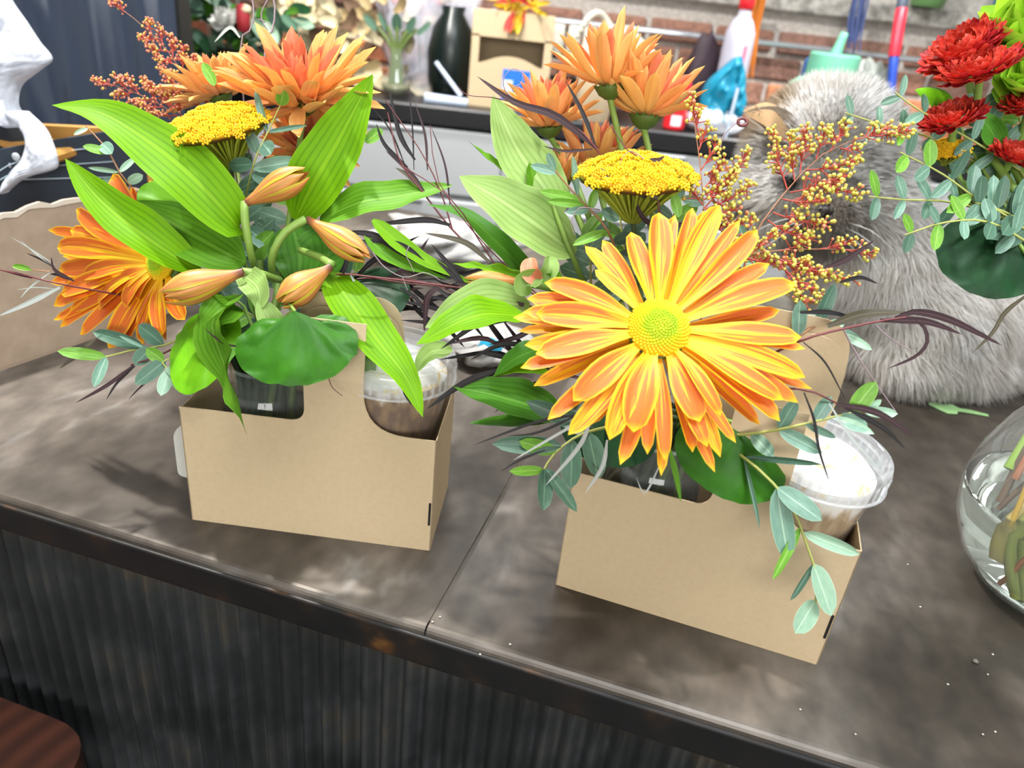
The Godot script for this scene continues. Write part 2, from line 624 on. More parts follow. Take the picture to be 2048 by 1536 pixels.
func carrier(o: Vector3, yaw: float, label: String, top0: float) -> void:
	var X := Transform3D(Basis(Vector3.UP, yaw), o)
	var t := thing("drink_carrier", label, "carrier", o, "drink carriers")
	var th := 0.0009
	var W := 0.2
	var D := 0.095
	var H := 0.106
	var card: Material = M.kraft_card
	var r1 := 0.012
	var r2 := 0.034
	var a := 0.098
	var b := 0.1435
	var fold := 0.128
	var front := round_poly([[0, 0, 0], [W, 0, 0], [W, H, 0], [b, H, r2], [b, fold + 0.02, 0], [a, fold + 0.02, 0], [a, H + 0.003, r1], [0, H + 0.002, 0]], 8)
	part("front_panel", extrude(front, th), card, t, X)
	part("back_panel", extrude(front, th), card, t, X * at(Vector3(0, 0, -D + th)))
	var side := round_poly([[0, 0, 0], [D, 0, 0], [D, H, 0], [0, H, 0]])
	var S := Basis(Vector3(0, 0, -1), Vector3.UP, Vector3(1, 0, 0))
	part("side_panel", extrude(side, th), card, t, X * Transform3D(S, Vector3(W, 0, 0)))
	part("side_panel", extrude(side, th), card, t, X * Transform3D(S, Vector3(th, 0, 0)))
	part("base_panel", rbox(Vector3(W - 0.002, th, D - 0.002), 0.0002), card, t, X * at(Vector3(W / 2, th, -D / 2)))
	part("divider", rbox(Vector3(th, 0.1, D - 0.003), 0.0002), card, t, X * at(Vector3(0.121, 0.052, -D / 2)))
	# leaning straps from the two long walls to the grip
	var lean := 0.14
	var up := 0.045
	for k in 2:
		var s := round_poly([[a, 0, 0], [b, 0, 0], [b, up, 0], [a, up, 0]])
		var base := Vector3(0, fold + 0.02, 0 if k == 0 else -D + th)
		var bs := Basis(Vector3.RIGHT, (-lean if k == 0 else lean))
		part("strap", extrude(s, th), card, t, X * Transform3D(bs, base))
	for k in 2:
		var top := top0 + 0.011 * k
		var grip := round_poly([[0.084, 0.11, 0], [0.152, 0.11, 0], [0.164, top - 0.042, 0.01], [0.159, top, 0.022], [0.082, top, 0.022], [0.078, top - 0.042, 0.01]], 8)
		part("grip", extrude(grip, th), card, t, X * at(Vector3(0, 0, -D / 2 - 0.003 * k + 0.001)))
	if top0 < 0.2:
		part("tuck_flap", extrude(round_poly([[0, 0.042, 0.004], [0.0085, 0.038, 0.004], [0.0085, 0.09, 0.004], [0, 0.082, 0.006]], 5), 0.0008), mat("flap_grey", Color(0.72, 0.71, 0.68), 0.8), t, X * Transform3D(Basis(Vector3.UP, 0.3), Vector3(-0.0085, 0, -0.002)))
	# dark lock slot near the corner
	part("lock_slot", rbox(Vector3(0.0018, 0.022, 0.0006), 0.0001), mat("slot_dark", Color(0.08, 0.07, 0.06), 0.9), t, X * at(Vector3(W - 0.0022, 0.037, 0.0002)))




func build_back() -> void:
	var t: Node3D
	# ----- brick wall behind the worktable -----
	var mortar := mat("mortar", Color(1, 1, 1), 0.9, {"albedo_texture": ramp_noise(61, 0.03, [[0.0, Color(0.68, 0.65, 0.62)], [1.0, Color(0.84, 0.81, 0.78)]])})
	tri(mortar, 3.0)
	var wall := struct("wall_back", rbox(Vector3(6.0, 2.85, 0.12), 0.01), mortar, at(Vector3(0, 0.475, -2.97)))
	var tones := [Color(0.76, 0.47, 0.33), Color(0.70, 0.41, 0.29), Color(0.80, 0.52, 0.37), Color(0.62, 0.45, 0.38), Color(0.54, 0.40, 0.35)]
	var bm := []
	for k in 5:
		var m := mat("brick_%d" % k, tones[k], 0.85, {"albedo_texture": ramp_noise(70 + k, 0.03, [[0.0, Color(0.78, 0.78, 0.78)], [0.7, Color(1, 1, 1)], [1.0, Color(1, 0.95, 0.92)]], 5, 256), "normal_enabled": true, "normal_texture": bump_noise(75, 0.05, 4, 256), "normal_scale": 0.6})
		tri(m, 5.0)
		bm.append(m)
	var shapes := [rbox(Vector3(0.205, 0.07, 0.03), 0.006), rbox(Vector3(0.2, 0.067, 0.03), 0.008), rbox(Vector3(0.208, 0.071, 0.03), 0.005)]
	for row in 8:
		for col in 16:
			var x := -1.55 + 0.222 * col + (0.111 if row % 2 == 0 else 0.0)
			part("brick", shapes[rng.randi() % 3], bm[(3 + rng.randi() % 2) if row >= 6 else rng.randi() % 4], wall, at(Vector3(x, 0.005 + 0.0855 * row - 0.24, -2.909 + rng.randf_range(-0.003, 0.003))))
	var stone := mat("ledge_stone", Color(1, 1, 1), 0.85, {"albedo_texture": ramp_noise(81, 0.02, [[0.0, Color(0.42, 0.4, 0.38)], [0.5, Color(0.62, 0.6, 0.57)], [1.0, Color(0.8, 0.78, 0.75)]])})
	tri(stone, 2.0)
	part("ledge", rbox(Vector3(3.6, 0.06, 0.06), 0.008), stone, wall, at(Vector3(0.25, 0.487, -2.888)))
	t = thing("wall_rail", "thin bright metal rail running along the brick wall", "rail", Vector3(0.25, 0.358, -2.86))
	part("rod", rbox(Vector3(3.2, 0.018, 0.02), 0.004), mat("bright_metal", Color(0.8, 0.82, 0.85), 0.25, {"metallic": 0.9}), t, at(Vector3(0.25, 0.358, -2.85)))
	for k in 4:
		part("bracket", rbox(Vector3(0.02, 0.03, 0.05), 0.003), M.bright_metal, t, at(Vector3(-1.1 + 0.9 * k, 0.358, -2.877)))
	# ----- worktable with pale drawers -----
	t = thing("worktable", "back worktable with a black top over pale grey drawers", "table", Vector3(-0.1, -0.95, -2.6))
	part("top", rbox(Vector3(3.3, 0.055, 0.5), 0.006), mat("black_top", Color(0.09, 0.09, 0.1), 0.4), t, at(Vector3(-0.1, 0.0725, -2.62)))
	part("carcass", rbox(Vector3(3.2, 0.95, 0.44), 0.004), mat("pale_laminate", Color(0.74, 0.75, 0.76), 0.5), t, at(Vector3(-0.1, -0.475 + 0.02, -2.62)))
	for col in 4:
		for row in 4:
			var d := part("drawer", rbox(Vector3(0.78, 0.2, 0.02), 0.006), mat("drawer_front", Color(0.70, 0.71, 0.72), 0.5), t, at(Vector3(-1.3 + 0.8 * col, -0.065 - 0.215 * row, -2.39)))
			part("pull", rbox(Vector3(0.3, 0.012, 0.012), 0.003), M.drawer_front, d, at(Vector3(-1.3 + 0.8 * col, 0.028 - 0.215 * row, -2.376)))
	build_clutter()
	build_left_corner()


func build_clutter() -> void:
	var t: Node3D
	var y0 := 0.1
	var card: Material = M.kraft_card
	# cardboard box with a blue label
	var a := Vector3(-0.2277, 0.1149, -2.48)
	var w := 0.245
	var h := 0.27
	var b := Vector3(-0.235, y0, -2.48)
	t = thing("cardboard_box", "upright cardboard box with open front and blue label on the worktable", "box", b + Vector3(w / 2, 0, -0.08))
	part("lower_front", extrude(round_poly([[0, 0, 0], [w, 0, 0], [w, 0.125, 0], [w - 0.03, 0.125, 0.02], [w * 0.5, 0.165, 0.07], [0.03, 0.125, 0.02], [0, 0.125, 0]], 8), 0.003), card, t, at(b))
	part("upper_front", extrude(round_poly([[0, 0.2, 0], [w, 0.2, 0], [w, h, 0], [0, h, 0]]), 0.003), card, t, at(b))
	part("back_panel", extrude(round_poly([[0, 0, 0], [w, 0, 0], [w, h, 0], [0, h, 0]]), 0.003), card, t, at(b + Vector3(0, 0, -0.17)))
	part("top_panel", rbox(Vector3(w, 0.003, 0.17), 0.0005), card, t, at(b + Vector3(w / 2, h, -0.087)))
	for s in [0.0015, w - 0.0015]:
		part("side_panel", rbox(Vector3(0.003, h, 0.17), 0.0005), card, t, at(b + Vector3(s, h / 2, -0.087)))
	for s in [0.012, w - 0.012]:
		part("front_edge", rbox(Vector3(0.024, 0.08, 0.003), 0.0005), card, t, at(b + Vector3(s, 0.165, -0.0015)))
	var lab := part("label", rbox(Vector3(0.085, 0.1, 0.001), 0.0003), mat("label_blue", Color(0.09, 0.42, 0.85), 0.5), t, at(b + Vector3(0.145, 0.065, 0.001)))
	part("label_print", rbox(Vector3(0.03, 0.05, 0.0006), 0.0002), mat("label_white", Color(0.85, 0.9, 0.95), 0.5), lab, at(b + Vector3(0.12, 0.06, 0.0019)))
	# dried bunch on the box
	t = thing("dried_bunch", "yellow and red dried bunch lying on the open cardboard box", "bunch", b + Vector3(w / 2, h, -0.08))
	for k in 46:
		var p := b + Vector3(w * 0.3 + rng.randf() * w * 0.45, h + 0.012 + rng.randf() * 0.03, 0.0 - rng.randf() * 0.1)
		var d := Vector3(rng.randf_range(-1, 1), rng.randf_range(-0.4, 0.6), rng.randf_range(-0.2, 0.8))
		if k < 7:
			p = b + Vector3(w * 0.5 + rng.randf_range(0, 0.05), h + 0.012, 0.004)
			d = Vector3(-0.3 + rng.randf_range(-0.25, 0.25), -1, 0.05)
		part("leaf", pick(M.petal_shapes), mat("straw_yellow", Color(0.78, 0.66, 0.13), 0.6) if k % 3 else mat("straw_red", Color(0.68, 0.16, 0.13), 0.6), t, frame(p, d, Vector3(0, 0.4, 1), Vector3(0.06, 0.07, 0.07)))
	# spray bottle
	b = Vector3(0.5742, 0.3103, -2.55)
	b.y = y0
	t = thing("spray_bottle", "translucent spray bottle with red neck before the brick wall", "bottle", b)
	part("body", lathe([Vector2(0, 0.0), Vector2(0.042, 0.0), Vector2(0.046, 0.01), Vector2(0.046, 0.25), Vector2(0.044, 0.285), Vector2(0.032, 0.315), Vector2(0.02, 0.33), Vector2(0.0185, 0.35)], 20), mat("milky_plastic", Color(0.80, 0.79, 0.84), 0.35, {"backlight_enabled": true, "backlight": Color(0.7, 0.7, 0.75)}), t, at(b))
	part("neck_collar", lathe([Vector2(0, 0.348), Vector2(0.023, 0.348), Vector2(0.023, 0.375), Vector2(0.02, 0.385), Vector2(0, 0.385)], 16), mat("signal_red", Color(0.83, 0.13, 0.17), 0.4), t, at(b))
	part("trigger_head", rbox(Vector3(0.03, 0.04, 0.08), 0.008), M.signal_red, t, at(b + Vector3(0, 0.405, 0.01)))
	part("scale_print", rbox(Vector3(0.01, 0.12, 0.002), 0.0005), mat("pink_print", Color(0.8, 0.4, 0.5), 0.5), t, at(b + Vector3(0.014, 0.19, 0.044)))
	# turquoise bag
	b = Vector3(0.5402, 0.1751, -2.46)
	b.y = y0
	t = thing("turquoise_bag", "crumpled turquoise bag below the spray bottle", "bag", b)
	part("bag", pillow([[Vector3(0.5474, 0.3159, -2.46), Vector3(0.5656, 0.315, -2.46)], [Vector3(0.5161, 0.2822, -2.46), Vector3(0.5844, 0.2864, -2.46)], [Vector3(0.4828, 0.2409, -2.46), Vector3(0.6009, 0.2432, -2.46)], [Vector3(0.4748, 0.193, -2.46), Vector3(0.6166, 0.1904, -2.46)], [Vector3(0.4899, 0.1509, -2.46), Vector3(0.6088, 0.1457, -2.46)], [Vector3(0.5195, 0.1289, -2.46), Vector3(0.5856, 0.1255, -2.46)]], 0.035, 5, 0.03), mat("turquoise_film", Color(0.10, 0.55, 0.68), 0.3), t)
	part("straw", tube([b + Vector3(0.02, 0.0, 0.07), b + Vector3(0.025, 0.14, 0.065)], 0.005, 0.005, 6, 2), mat("pale_plastic", Color(0.75, 0.8, 0.88), 0.3), t)
	# red and white can
	b = Vector3(0.4052, 0.096, -2.43)
	b.y = y0
	t = thing("drink_can", "red drink can with a white patch behind the peach flowers", "can", b)
	part("body", lathe([Vector2(0, 0), Vector2(0.028, 0), Vector2(0.033, 0.008), Vector2(0.033, 0.13), Vector2(0.027, 0.142), Vector2(0, 0.142)], 20), M.signal_red, t, at(b))
	part("patch", lathe([Vector2(0.0335, 0.015), Vector2(0.0335, 0.045)], 8, PI * 0.35, PI * 0.65), M.label_white, t, at(b))
	# crumpled tissue by the can
	b = Vector3(0.526, 0.1176, -2.44)
	b.y = y0
	single("tissue", blob(b + Vector3(0, 0.035, 0), Vector3(0.09, 0.04, 0.03), 0.35, 8, 18), mat("white_paper", Color(0.86, 0.87, 0.9), 0.7), "crumpled white tissue right of the drink can", "tissue")
	# dark pouch, paper cup and a blue cap
	b = Vector3(0.4936, 0.2203, -2.62)
	b.y = y0
	single("dark_pouch", blob(b + Vector3(0, 0.14, 0), Vector3(0.055, 0.14, 0.03), 0.3, 12, 14), mat("pouch_plum", Color(0.2, 0.13, 0.17), 0.6), "dark plum pouch standing left of the spray bottle", "pouch")
	b = Vector3(0.1551, 0.0666, -2.45)
	b.y = y0
	single("paper_cup", lathe([Vector2(0, 0), Vector2(0.05, 0), Vector2(0.062, 0.12), Vector2(0.06, 0.122), Vector2(0.048, 0.01), Vector2(0, 0.008)], 24), mat("cup_beige", Color(0.78, 0.70, 0.58), 0.7), "beige paper cup behind the peach chrysanthemum stems", "cup", at(b))
	b = Vector3(0.9421, 0.3329, -2.6)
	single("blue_cap", lathe([Vector2(0, 0), Vector2(0.02, 0), Vector2(0.02, 0.22), Vector2(0.014, 0.235), Vector2(0, 0.235)], 14), mat("cap_blue", Color(0.16, 0.36, 0.62), 0.5), "slim blue bottle standing left of the mint watering can", "bottle", at(Vector3(b.x - 0.115, 0.1, -2.62)))
	# watering can
	b = Vector3(0.8644, 0.3555, -2.52)
	b.y = y0 + 0.0
	t = thing("watering_can", "mint green watering can behind the cat's head", "watering can", b)
	var mint := mat("mint_enamel", Color(0.43, 0.72, 0.60), 0.45)
	part("body", lathe([Vector2(0, 0), Vector2(0.075, 0), Vector2(0.078, 0.005), Vector2(0.074, 0.25), Vector2(0.07, 0.256), Vector2(0.0, 0.246)], 24), mint, t, at(b))
	part("spout", tube([b + Vector3(-0.01, 0.24, 0.02), b + Vector3(-0.004, 0.28, 0.02), b + Vector3(0.002, 0.315, 0.02)], 0.017, 0.011, 10, 5), mint, t)
	part("handle", tube([b + Vector3(-0.07, 0.05, 0), b + Vector3(-0.12, 0.09, 0), b + Vector3(-0.11, 0.16, 0), b + Vector3(-0.07, 0.18, 0)], 0.008, 0.008, 8, 8), mint, t)
	# brush leaning on the wall
	t = thing("broom_handle", "red and blue broom handle leaning before the stone ledge", "broom", Vector3(1.0989, 0.2396, -2.6))
	part("blue_grip", tube([Vector3(1.1022, 0.2248, -2.6), Vector3(1.0785, 0.3643, -2.62)], 0.013, 0.014, 12, 3), mat("grip_blue", Color(0.13, 0.27, 0.66), 0.4), t)
	part("red_tube", tube([Vector3(1.0785, 0.3643, -2.62), Vector3(1.0739, 0.4975, -2.66)], 0.0175, 0.0175, 12, 3), mat("tube_red", Color(0.84, 0.16, 0.24), 0.4), t)
	part("dark_tip", tube([Vector3(1.0739, 0.4975, -2.66), Vector3(1.0709, 0.5637, -2.68)], 0.0165, 0.016, 12, 2), mat("tip_slate", Color(0.27, 0.3, 0.36), 0.5), t)
	# hanging yarns from the ledge
	for q in [[Vector3(0.649, 0.4957, -2.78), Vector3(0.6874, 0.2573, -2.78), "hank_orange", Color(0.78, 0.45, 0.14), "orange raffia hank hanging beside the spray bottle", 0.030], [Vector3(0.9783, 0.5278, -2.77), Vector3(0.999, 0.3597, -2.77), "hank_blue", Color(0.24, 0.29, 0.46), "navy blue yarn hank hanging from the stone ledge", 0.026]]:
		t = thing("yarn_hank", q[4], "yarn", q[0], "yarn hanks")
		for k in 16:
			var dx := Vector3(rng.randf_range(-1, 1) * q[5], 0, rng.randf_range(-0.01, 0.01))
			var e: Vector3 = (q[0] as Vector3).lerp(q[1], rng.randf_range(0.75, 1.05)) + dx * rng.randf_range(0.2, 1.0)
			part("strand", tube([(q[0] as Vector3) + dx, (q[0] as Vector3).lerp(e, 0.5) + dx * 0.6 + Vector3(rng.randf_range(-0.01, 0.01), 0, 0), e], 0.0042, 0.003, 5, 5), mat(q[2], q[3], 0.85), t)
	# silvery dried plant by the wall
	t = thing("dusty_plant", "pale silvery dried plant between watering can and broom handle", "plant", Vector3(1.0679, 0.2363, -2.6))
	for k in 40:
		var p: Vector3 = Vector3(1.0466, 0.287, -2.68) + Vector3(rng.randf_range(-0.05, 0.04), rng.randf_range(-0.12, 0.0), rng.randf_range(-0.03, 0.03))
		part("leaf", M.gum_shapes[k % 3], M.silver_leaf, t, frame(p, Vector3(rng.randf_range(-0.7, 0.7), 1, rng.randf_range(-0.3, 0.3)), OUT, Vector3(0.06, 0.08, 0.06)))
	# fuzzy cream roll and white candles
	b = Vector3(0.1861, 0.2795, -2.6)
	b.y = y0
	single("fleece_roll", blob(b + Vector3(0.02, 0.14, 0.02), Vector3(0.11, 0.12, 0.07), 0.3, 14, 26), mat("cream_fleece", Color(0.82, 0.79, 0.72), 0.9), "fuzzy cream fleece heap behind the topmost peach flower", "fleece")
	t = thing("bead_garland", "pale bead garland over the fleece heap", "garland", b + Vector3(0, 0.26, 0.05))
	for k in 34:
		var u := k / 33.0
		part("bead", M.dot, M.cream_fleece, t, Transform3D(Basis().scaled(Vector3.ONE * 0.011), b + Vector3(-0.13 + 0.26 * u, 0.17 + 0.05 * sin(u * 7.0) + 0.1 * sin(u * PI), 0.075 + 0.02 * sin(u * 11.0))))
	for k in 4:
		var p: Vector3 = Vector3(0.0257, 0.3319, -2.72) + Vector3(0.052 * k, 0, 0)
		p.y = 0.26
		single("pillar_candle", lathe([Vector2(0, 0), Vector2(0.02, 0), Vector2(0.021, 0.004), Vector2(0.021, 0.086), Vector2(0.018, 0.09), Vector2(0, 0.088)], 14), mat("candle_wax", Color(0.9, 0.89, 0.84), 0.5), ["white pillar candle nearest the cardboard box on the black rack", "white pillar candle second from the cardboard box on the rack", "white pillar candle third from the cardboard box on the rack", "white pillar candle nearest the fleece heap on the black rack"][k], "candle", at(p), "white pillar candles")
	b = Vector3(0.0257, 0.3319, -2.72)
	t = thing("wire_rack", "black wire rack carrying white candles beside the cardboard box", "rack", Vector3(b.x + 0.08, y0, b.z))
	for k in 2:
		part("shelf", rbox(Vector3(0.28, 0.012, 0.09), 0.003), mat("black_rubber", grey(0.05), 0.6), t, at(Vector3(b.x + 0.08, 0.254 - 0.07 * k, b.z)))
	for k in 4:
		part("post", rbox(Vector3(0.012, 0.16, 0.012), 0.002), M.black_rubber, t, at(Vector3(b.x - 0.05 + (k % 2) * 0.26, 0.18, b.z - 0.035 + (k / 2) * 0.07)))
	# dark jug left of the cardboard box
	b = Vector3(-0.3078, 0.1414, -2.58)
	b.y = y0
	single("dark_jug", lathe([Vector2(0, 0), Vector2(0.05, 0), Vector2(0.07, 0.05), Vector2(0.075, 0.14), Vector2(0.06, 0.21), Vector2(0.035, 0.25), Vector2(0.04, 0.27), Vector2(0.03, 0.265), Vector2(0, 0.2)], 22), mat("jug_black_green", Color(0.05, 0.09, 0.08), 0.3), "blackish green jug just left of the cardboard box", "jug", at(b))
	# glass bud vase with stems
	b = Vector3(-0.4649, 0.1473, -2.5)
	b.y = y0
	t = thing("bud_vase", "small round glass bud vase with short green stems on the worktable", "vase", b)
	part("glass", lathe([Vector2(0, 0.0), Vector2(0.03, 0.001), Vector2(0.046, 0.02), Vector2(0.046, 0.045), Vector2(0.025, 0.075), Vector2(0.02, 0.13), Vector2(0.024, 0.14)], 22), M.clear_glass, t, at(b))
	part("water", lathe([Vector2(0, 0.004), Vector2(0.028, 0.005), Vector2(0.043, 0.022), Vector2(0.043, 0.035), Vector2(0, 0.035)], 20), mat("old_water", Color(0.42, 0.42, 0.3), 0.1), t, at(b))
	for k in 5:
		part("stem", tube([b + Vector3(0.01 * (k - 2), 0.02, 0), b + Vector3(0.006 * (k - 2), 0.13, 0.004), b + Vector3(0.03 * (k - 2), 0.19 + 0.008 * (k % 3), 0)], 0.007, 0.006, 6, 5), mat("stem_olive", Color(0.35, 0.42, 0.2), 0.5), t)
		part("leaf", M.gum_shapes[k % 3], M.gum_shade, t, frame(b + Vector3(0.03 * (k - 2), 0.18, 0), Vector3(0.5 * (k - 2), 1, 0.2), OUT, Vector3(0.05, 0.06, 0.05)))
	# clear wrap around pinkish flowers
	t = thing("wrapped_bunch", "clear cellophane wrapped bunch with pinkish blooms on the worktable", "bunch", Vector3(-0.387, 0.1008, -2.6))
	part("cellophane", cone_sheet(Vector3(-0.3991, 0.0762, -2.6), Vector3(-0.3804, 0.4075, -2.62), 0.05, 0.17, 5), M.cellophane, t)
	part("cellophane", cone_sheet(Vector3(-0.4201, 0.0673, -2.66), Vector3(-0.4204, 0.3901, -2.68), 0.07, 0.16, 9), M.cellophane, t)
	for k in 18:
		var p: Vector3 = Vector3(-0.3914, 0.3501, -2.66) + Vector3(rng.randf_range(-0.1, 0.1), rng.randf_range(-0.06, 0.09), rng.randf_range(-0.04, 0.03))
		part("bloom", blob(p, Vector3(0.028, 0.025, 0.02), 0.3, k, 8), mat(["bloom_pink", "bloom_peach", "bloom_cream"][k % 3], [Color(0.82, 0.5, 0.45), Color(0.86, 0.6, 0.4), Color(0.85, 0.78, 0.66)][k % 3], 0.7), t)
	for k in 3:
		part("stem", tube([Vector3(-0.404, 0.0802, -2.63) + Vector3(0.01 * k, 0, 0), Vector3(-0.3966, 0.3209, -2.65) + Vector3(0.03 * (k - 1), 0, 0)], 0.004, 0.004, 5, 2), M.stem_olive, t)
	single("white_rod", tube([Vector3(-0.3423, 0.2104, -2.5), Vector3(-0.2535, 0.1272, -2.45)], 0.007, 0.007, 8, 2), M.pale_plastic, "thin white rod leaning beside the wrapped bunch", "rod")
	single("plastic_tube", tube([Vector3(-0.3613, 0.1123, -2.43), Vector3(-0.2302, 0.1115, -2.43)], 0.017, 0.013, 12, 3), M.pale_plastic, "pale blue plastic tube lying at the worktable edge", "tube")
	# heap of dried cream leaves
	t = thing("dried_leaves", "heap of curled cream and brown dried leaves on the worktable", "leaves", Vector3(-0.6989, 0.175, -2.6))
	for k in 90:
		var p: Vector3 = Vector3(-0.6981, 0.2414, -2.6) + Vector3(rng.randf_range(-0.26, 0.26), rng.randf_range(-0.14, 0.12), rng.randf_range(-0.08, 0.1))
		p.y = maxf(p.y, 0.135)
		var d := Vector3(rng.randf_range(-1, 1), rng.randf_range(-0.3, 0.9), rng.randf_range(-0.4, 0.6))
		part("leaf", pick(M.curl_shapes), mat(["dried_cream", "dried_straw", "dried_brown", "dried_cream"][k % 4], [Color(0.80, 0.75, 0.62), Color(0.66, 0.58, 0.42), Color(0.45, 0.36, 0.28), Color(0.8, 0.75, 0.62)][k % 4], 0.8, {"cull_mode": 2}), t, frame(p, d, OUT, Vector3(0.11, 0.1, 0.1)))
	# white mum and greens far left
	t = thing("white_chrysanthemum", "white ball chrysanthemum in dark greens on the worktable", "flower", Vector3(-0.9141, 0.1854, -2.3))
	mum(t, Vector3(-0.9119, 0.2699, -2.3), Vector3(-0.0331, 0.7009, 0.7125), 0.05, [[16, 10, 0.9, 0.2, 0], [14, 35, 0.9, 0.2, 0], [10, 60, 0.8, 0.2, 0]], [mat("white_petal", Color(0.9, 0.9, 0.88), 0.6, {"cull_mode": 2})], M.curl_shapes, false)
	part("stem", tube([Vector3(-0.9204, 0.2622, -2.32), Vector3(-0.9246, 0.155, -2.34)], 0.004, 0.004, 6, 3), M.dark_stem, t)
	t = thing("thistle_bloom", "crimson flower with a pale tip beside the white chrysanthemum", "flower", Vector3(-0.8662, 0.1902, -2.3))
	part("head", lathe([Vector2(0, 0), Vector2(0.016, 0.004), Vector2(0.02, 0.03), Vector2(0.018, 0.07), Vector2(0, 0.075)], 14), mat("crimson", Color(0.55, 0.1, 0.14), 0.6), t, at(Vector3(-0.8624, 0.248, -2.3)))
	part("tip", ball(Vector3(0.019, 0.012, 0.019), 6, 10), mat("dried_cream", Color(0.8, 0.75, 0.62), 0.8), t, at(Vector3(-0.8556, 0.3097, -2.3)))
	part("stem", tube([Vector3(-0.8624, 0.248, -2.3), Vector3(-0.8822, 0.16, -2.33)], 0.004, 0.004, 6, 3), M.dark_stem, t)
	t = thing("dark_greens", "bunch of dark and pale green foliage left of the white chrysanthemum", "foliage", Vector3(-1.0226, 0.1436, -2.36))
	for k in 110:
		var p: Vector3 = Vector3(-0.9844, 0.2606, -2.4) + Vector3(rng.randf_range(-0.2, 0.22), rng.randf_range(-0.14, 0.14), rng.randf_range(-0.06, 0.06))
		part("leaf", M.gum_shapes[k % 3], [M.gum_shade, M.galax_deep, M.lily_shade, M.gum_mint, M.gum_shade][k % 5], t, frame(p, Vector3(rng.randf_range(-1, 1), rng.randf_range(-0.6, 0.9), 0.3), OUT, Vector3(0.07, 0.08, 0.07)))
	part("pot", lathe([Vector2(0, 0), Vector2(0.12, 0), Vector2(0.15, 0.1), Vector2(0.14, 0.1), Vector2(0, 0.08)], 20), M.black_rubber, t, at(Vector3(-0.85, 0.1, -2.45)))
	# things on the stone ledge
	t = thing("ledge_pot", "green glazed pot on the stone ledge above the broom handle", "pot", Vector3(1.2244, 0.5304, -2.86))
	part("body", lathe([Vector2(0, 0), Vector2(0.05, 0), Vector2(0.06, 0.06), Vector2(0.055, 0.1), Vector2(0, 0.09)], 18), mat("pot_green", Color(0.42, 0.58, 0.36), 0.4), t, at(Vector3(1.22, 0.517, -2.83)))
	part("plant", blob(Vector3(1.22, 0.65, -2.83), Vector3(0.07, 0.06, 0.05), 0.4, 21, 12), mat("pot_leaf", Color(0.35, 0.5, 0.2), 0.6), t)
	single("ledge_jug", lathe([Vector2(0, 0), Vector2(0.06, 0), Vector2(0.07, 0.08), Vector2(0.05, 0.14), Vector2(0.04, 0.17), Vector2(0, 0.16)], 20), mat("jug_teal", Color(0.12, 0.5, 0.58), 0.35), "teal jug on the stone ledge behind the red flowers", "jug", at(Vector3(1.50, 0.517, -2.83)))


func blob(c: Vector3, r: Vector3, rough: float, sd: int, seg := 16) -> ArrayMesh:
	# a lumpy closed shape
	var no := noise(sd, 1.4, 3)
	var p := PackedVector3Array()
	var uv := PackedVector2Array()
	var rings := maxi(seg / 2, 5)
	for i in rings + 1:
		var e := PI * i / rings - PI / 2
		for j in seg + 1:
			var a := TAU * (j % seg) / seg
			var d := Vector3(cos(e) * cos(a), sin(e), cos(e) * sin(a))
			if i == 0 or i == rings:
				d = Vector3(0, sin(e), 0)
			p.append(c + d * r * (1.0 + rough * no.get_noise_3dv(d * 1.6)))
			uv.append(Vector2(j / float(seg), i / float(rings)))
	return grid(rings, seg, p, uv, true)


func cone_sheet(a: Vector3, b: Vector3, r0: float, r1: float, sd: int) -> ArrayMesh:
	# film wrapped into a wrinkled cone
	var no := noise(sd, 1.0, 3)
	var p := PackedVector3Array()
	var uv := PackedVector2Array()
	for i in 13:
		var u := i / 12.0
		for j in 41:
			var g := TAU * j / 40.0
			var r := lerpf(r0, r1, pow(u, 0.8)) * (1.0 + 0.35 * no.get_noise_3d(cos(g) * 2.2, sin(g) * 2.2, u * 1.6))
			p.append(a.lerp(b, u) + Vector3(cos(g) * r, 0.02 * no.get_noise_2d(g * 2.0, u * 3.0), sin(g) * r * 0.35))
			uv.append(Vector2(j / 40.0, u))
	return grid(12, 40, p, uv, true)


func pillow(rows: Array, thick: float, sd: int, wrinkle: float) -> ArrayMesh:
	# closed bag from rows of [left, right], front and back bulged
	var no := noise(sd, 1.0, 4)
	no.fractal_type = FastNoiseLite.FRACTAL_RIDGED
	var n := 22
	var m := rows.size() * 4
	var lefts := []
	var rights := []
	for q in rows:
		lefts.append(q[0])
		rights.append(q[1])
	var sl := sample(lefts, m)
	var sr := sample(rights, m)
	var p := PackedVector3Array()
	var uv := PackedVector2Array()
	for i in m + 1:
		var l: Vector3 = sl[i]
		var r: Vector3 = sr[i]
		for j in 2 * n + 1:
			var u := j / float(n)
			var front := u <= 1.0
			var s := u if front else 2.0 - u
			var depth := sqrt(maxf(s * (1.0 - s) * 4.0, 0.0)) * thick
			var q := l.lerp(r, s)
			var wr := no.get_noise_3d(q.x * 26.0 + 3.0, q.y * 9.0, 1.0 if front else 5.0) * wrinkle * sqrt(maxf(s * (1.0 - s) * 4.0, 0.0))
			p.append(q + Vector3(0.1, 0.2, 1.0).normalized() * ((depth + wr) if front else -depth))
			uv.append(Vector2(s, i / float(m)))
	return grid(m, 2 * n, p, uv, true)


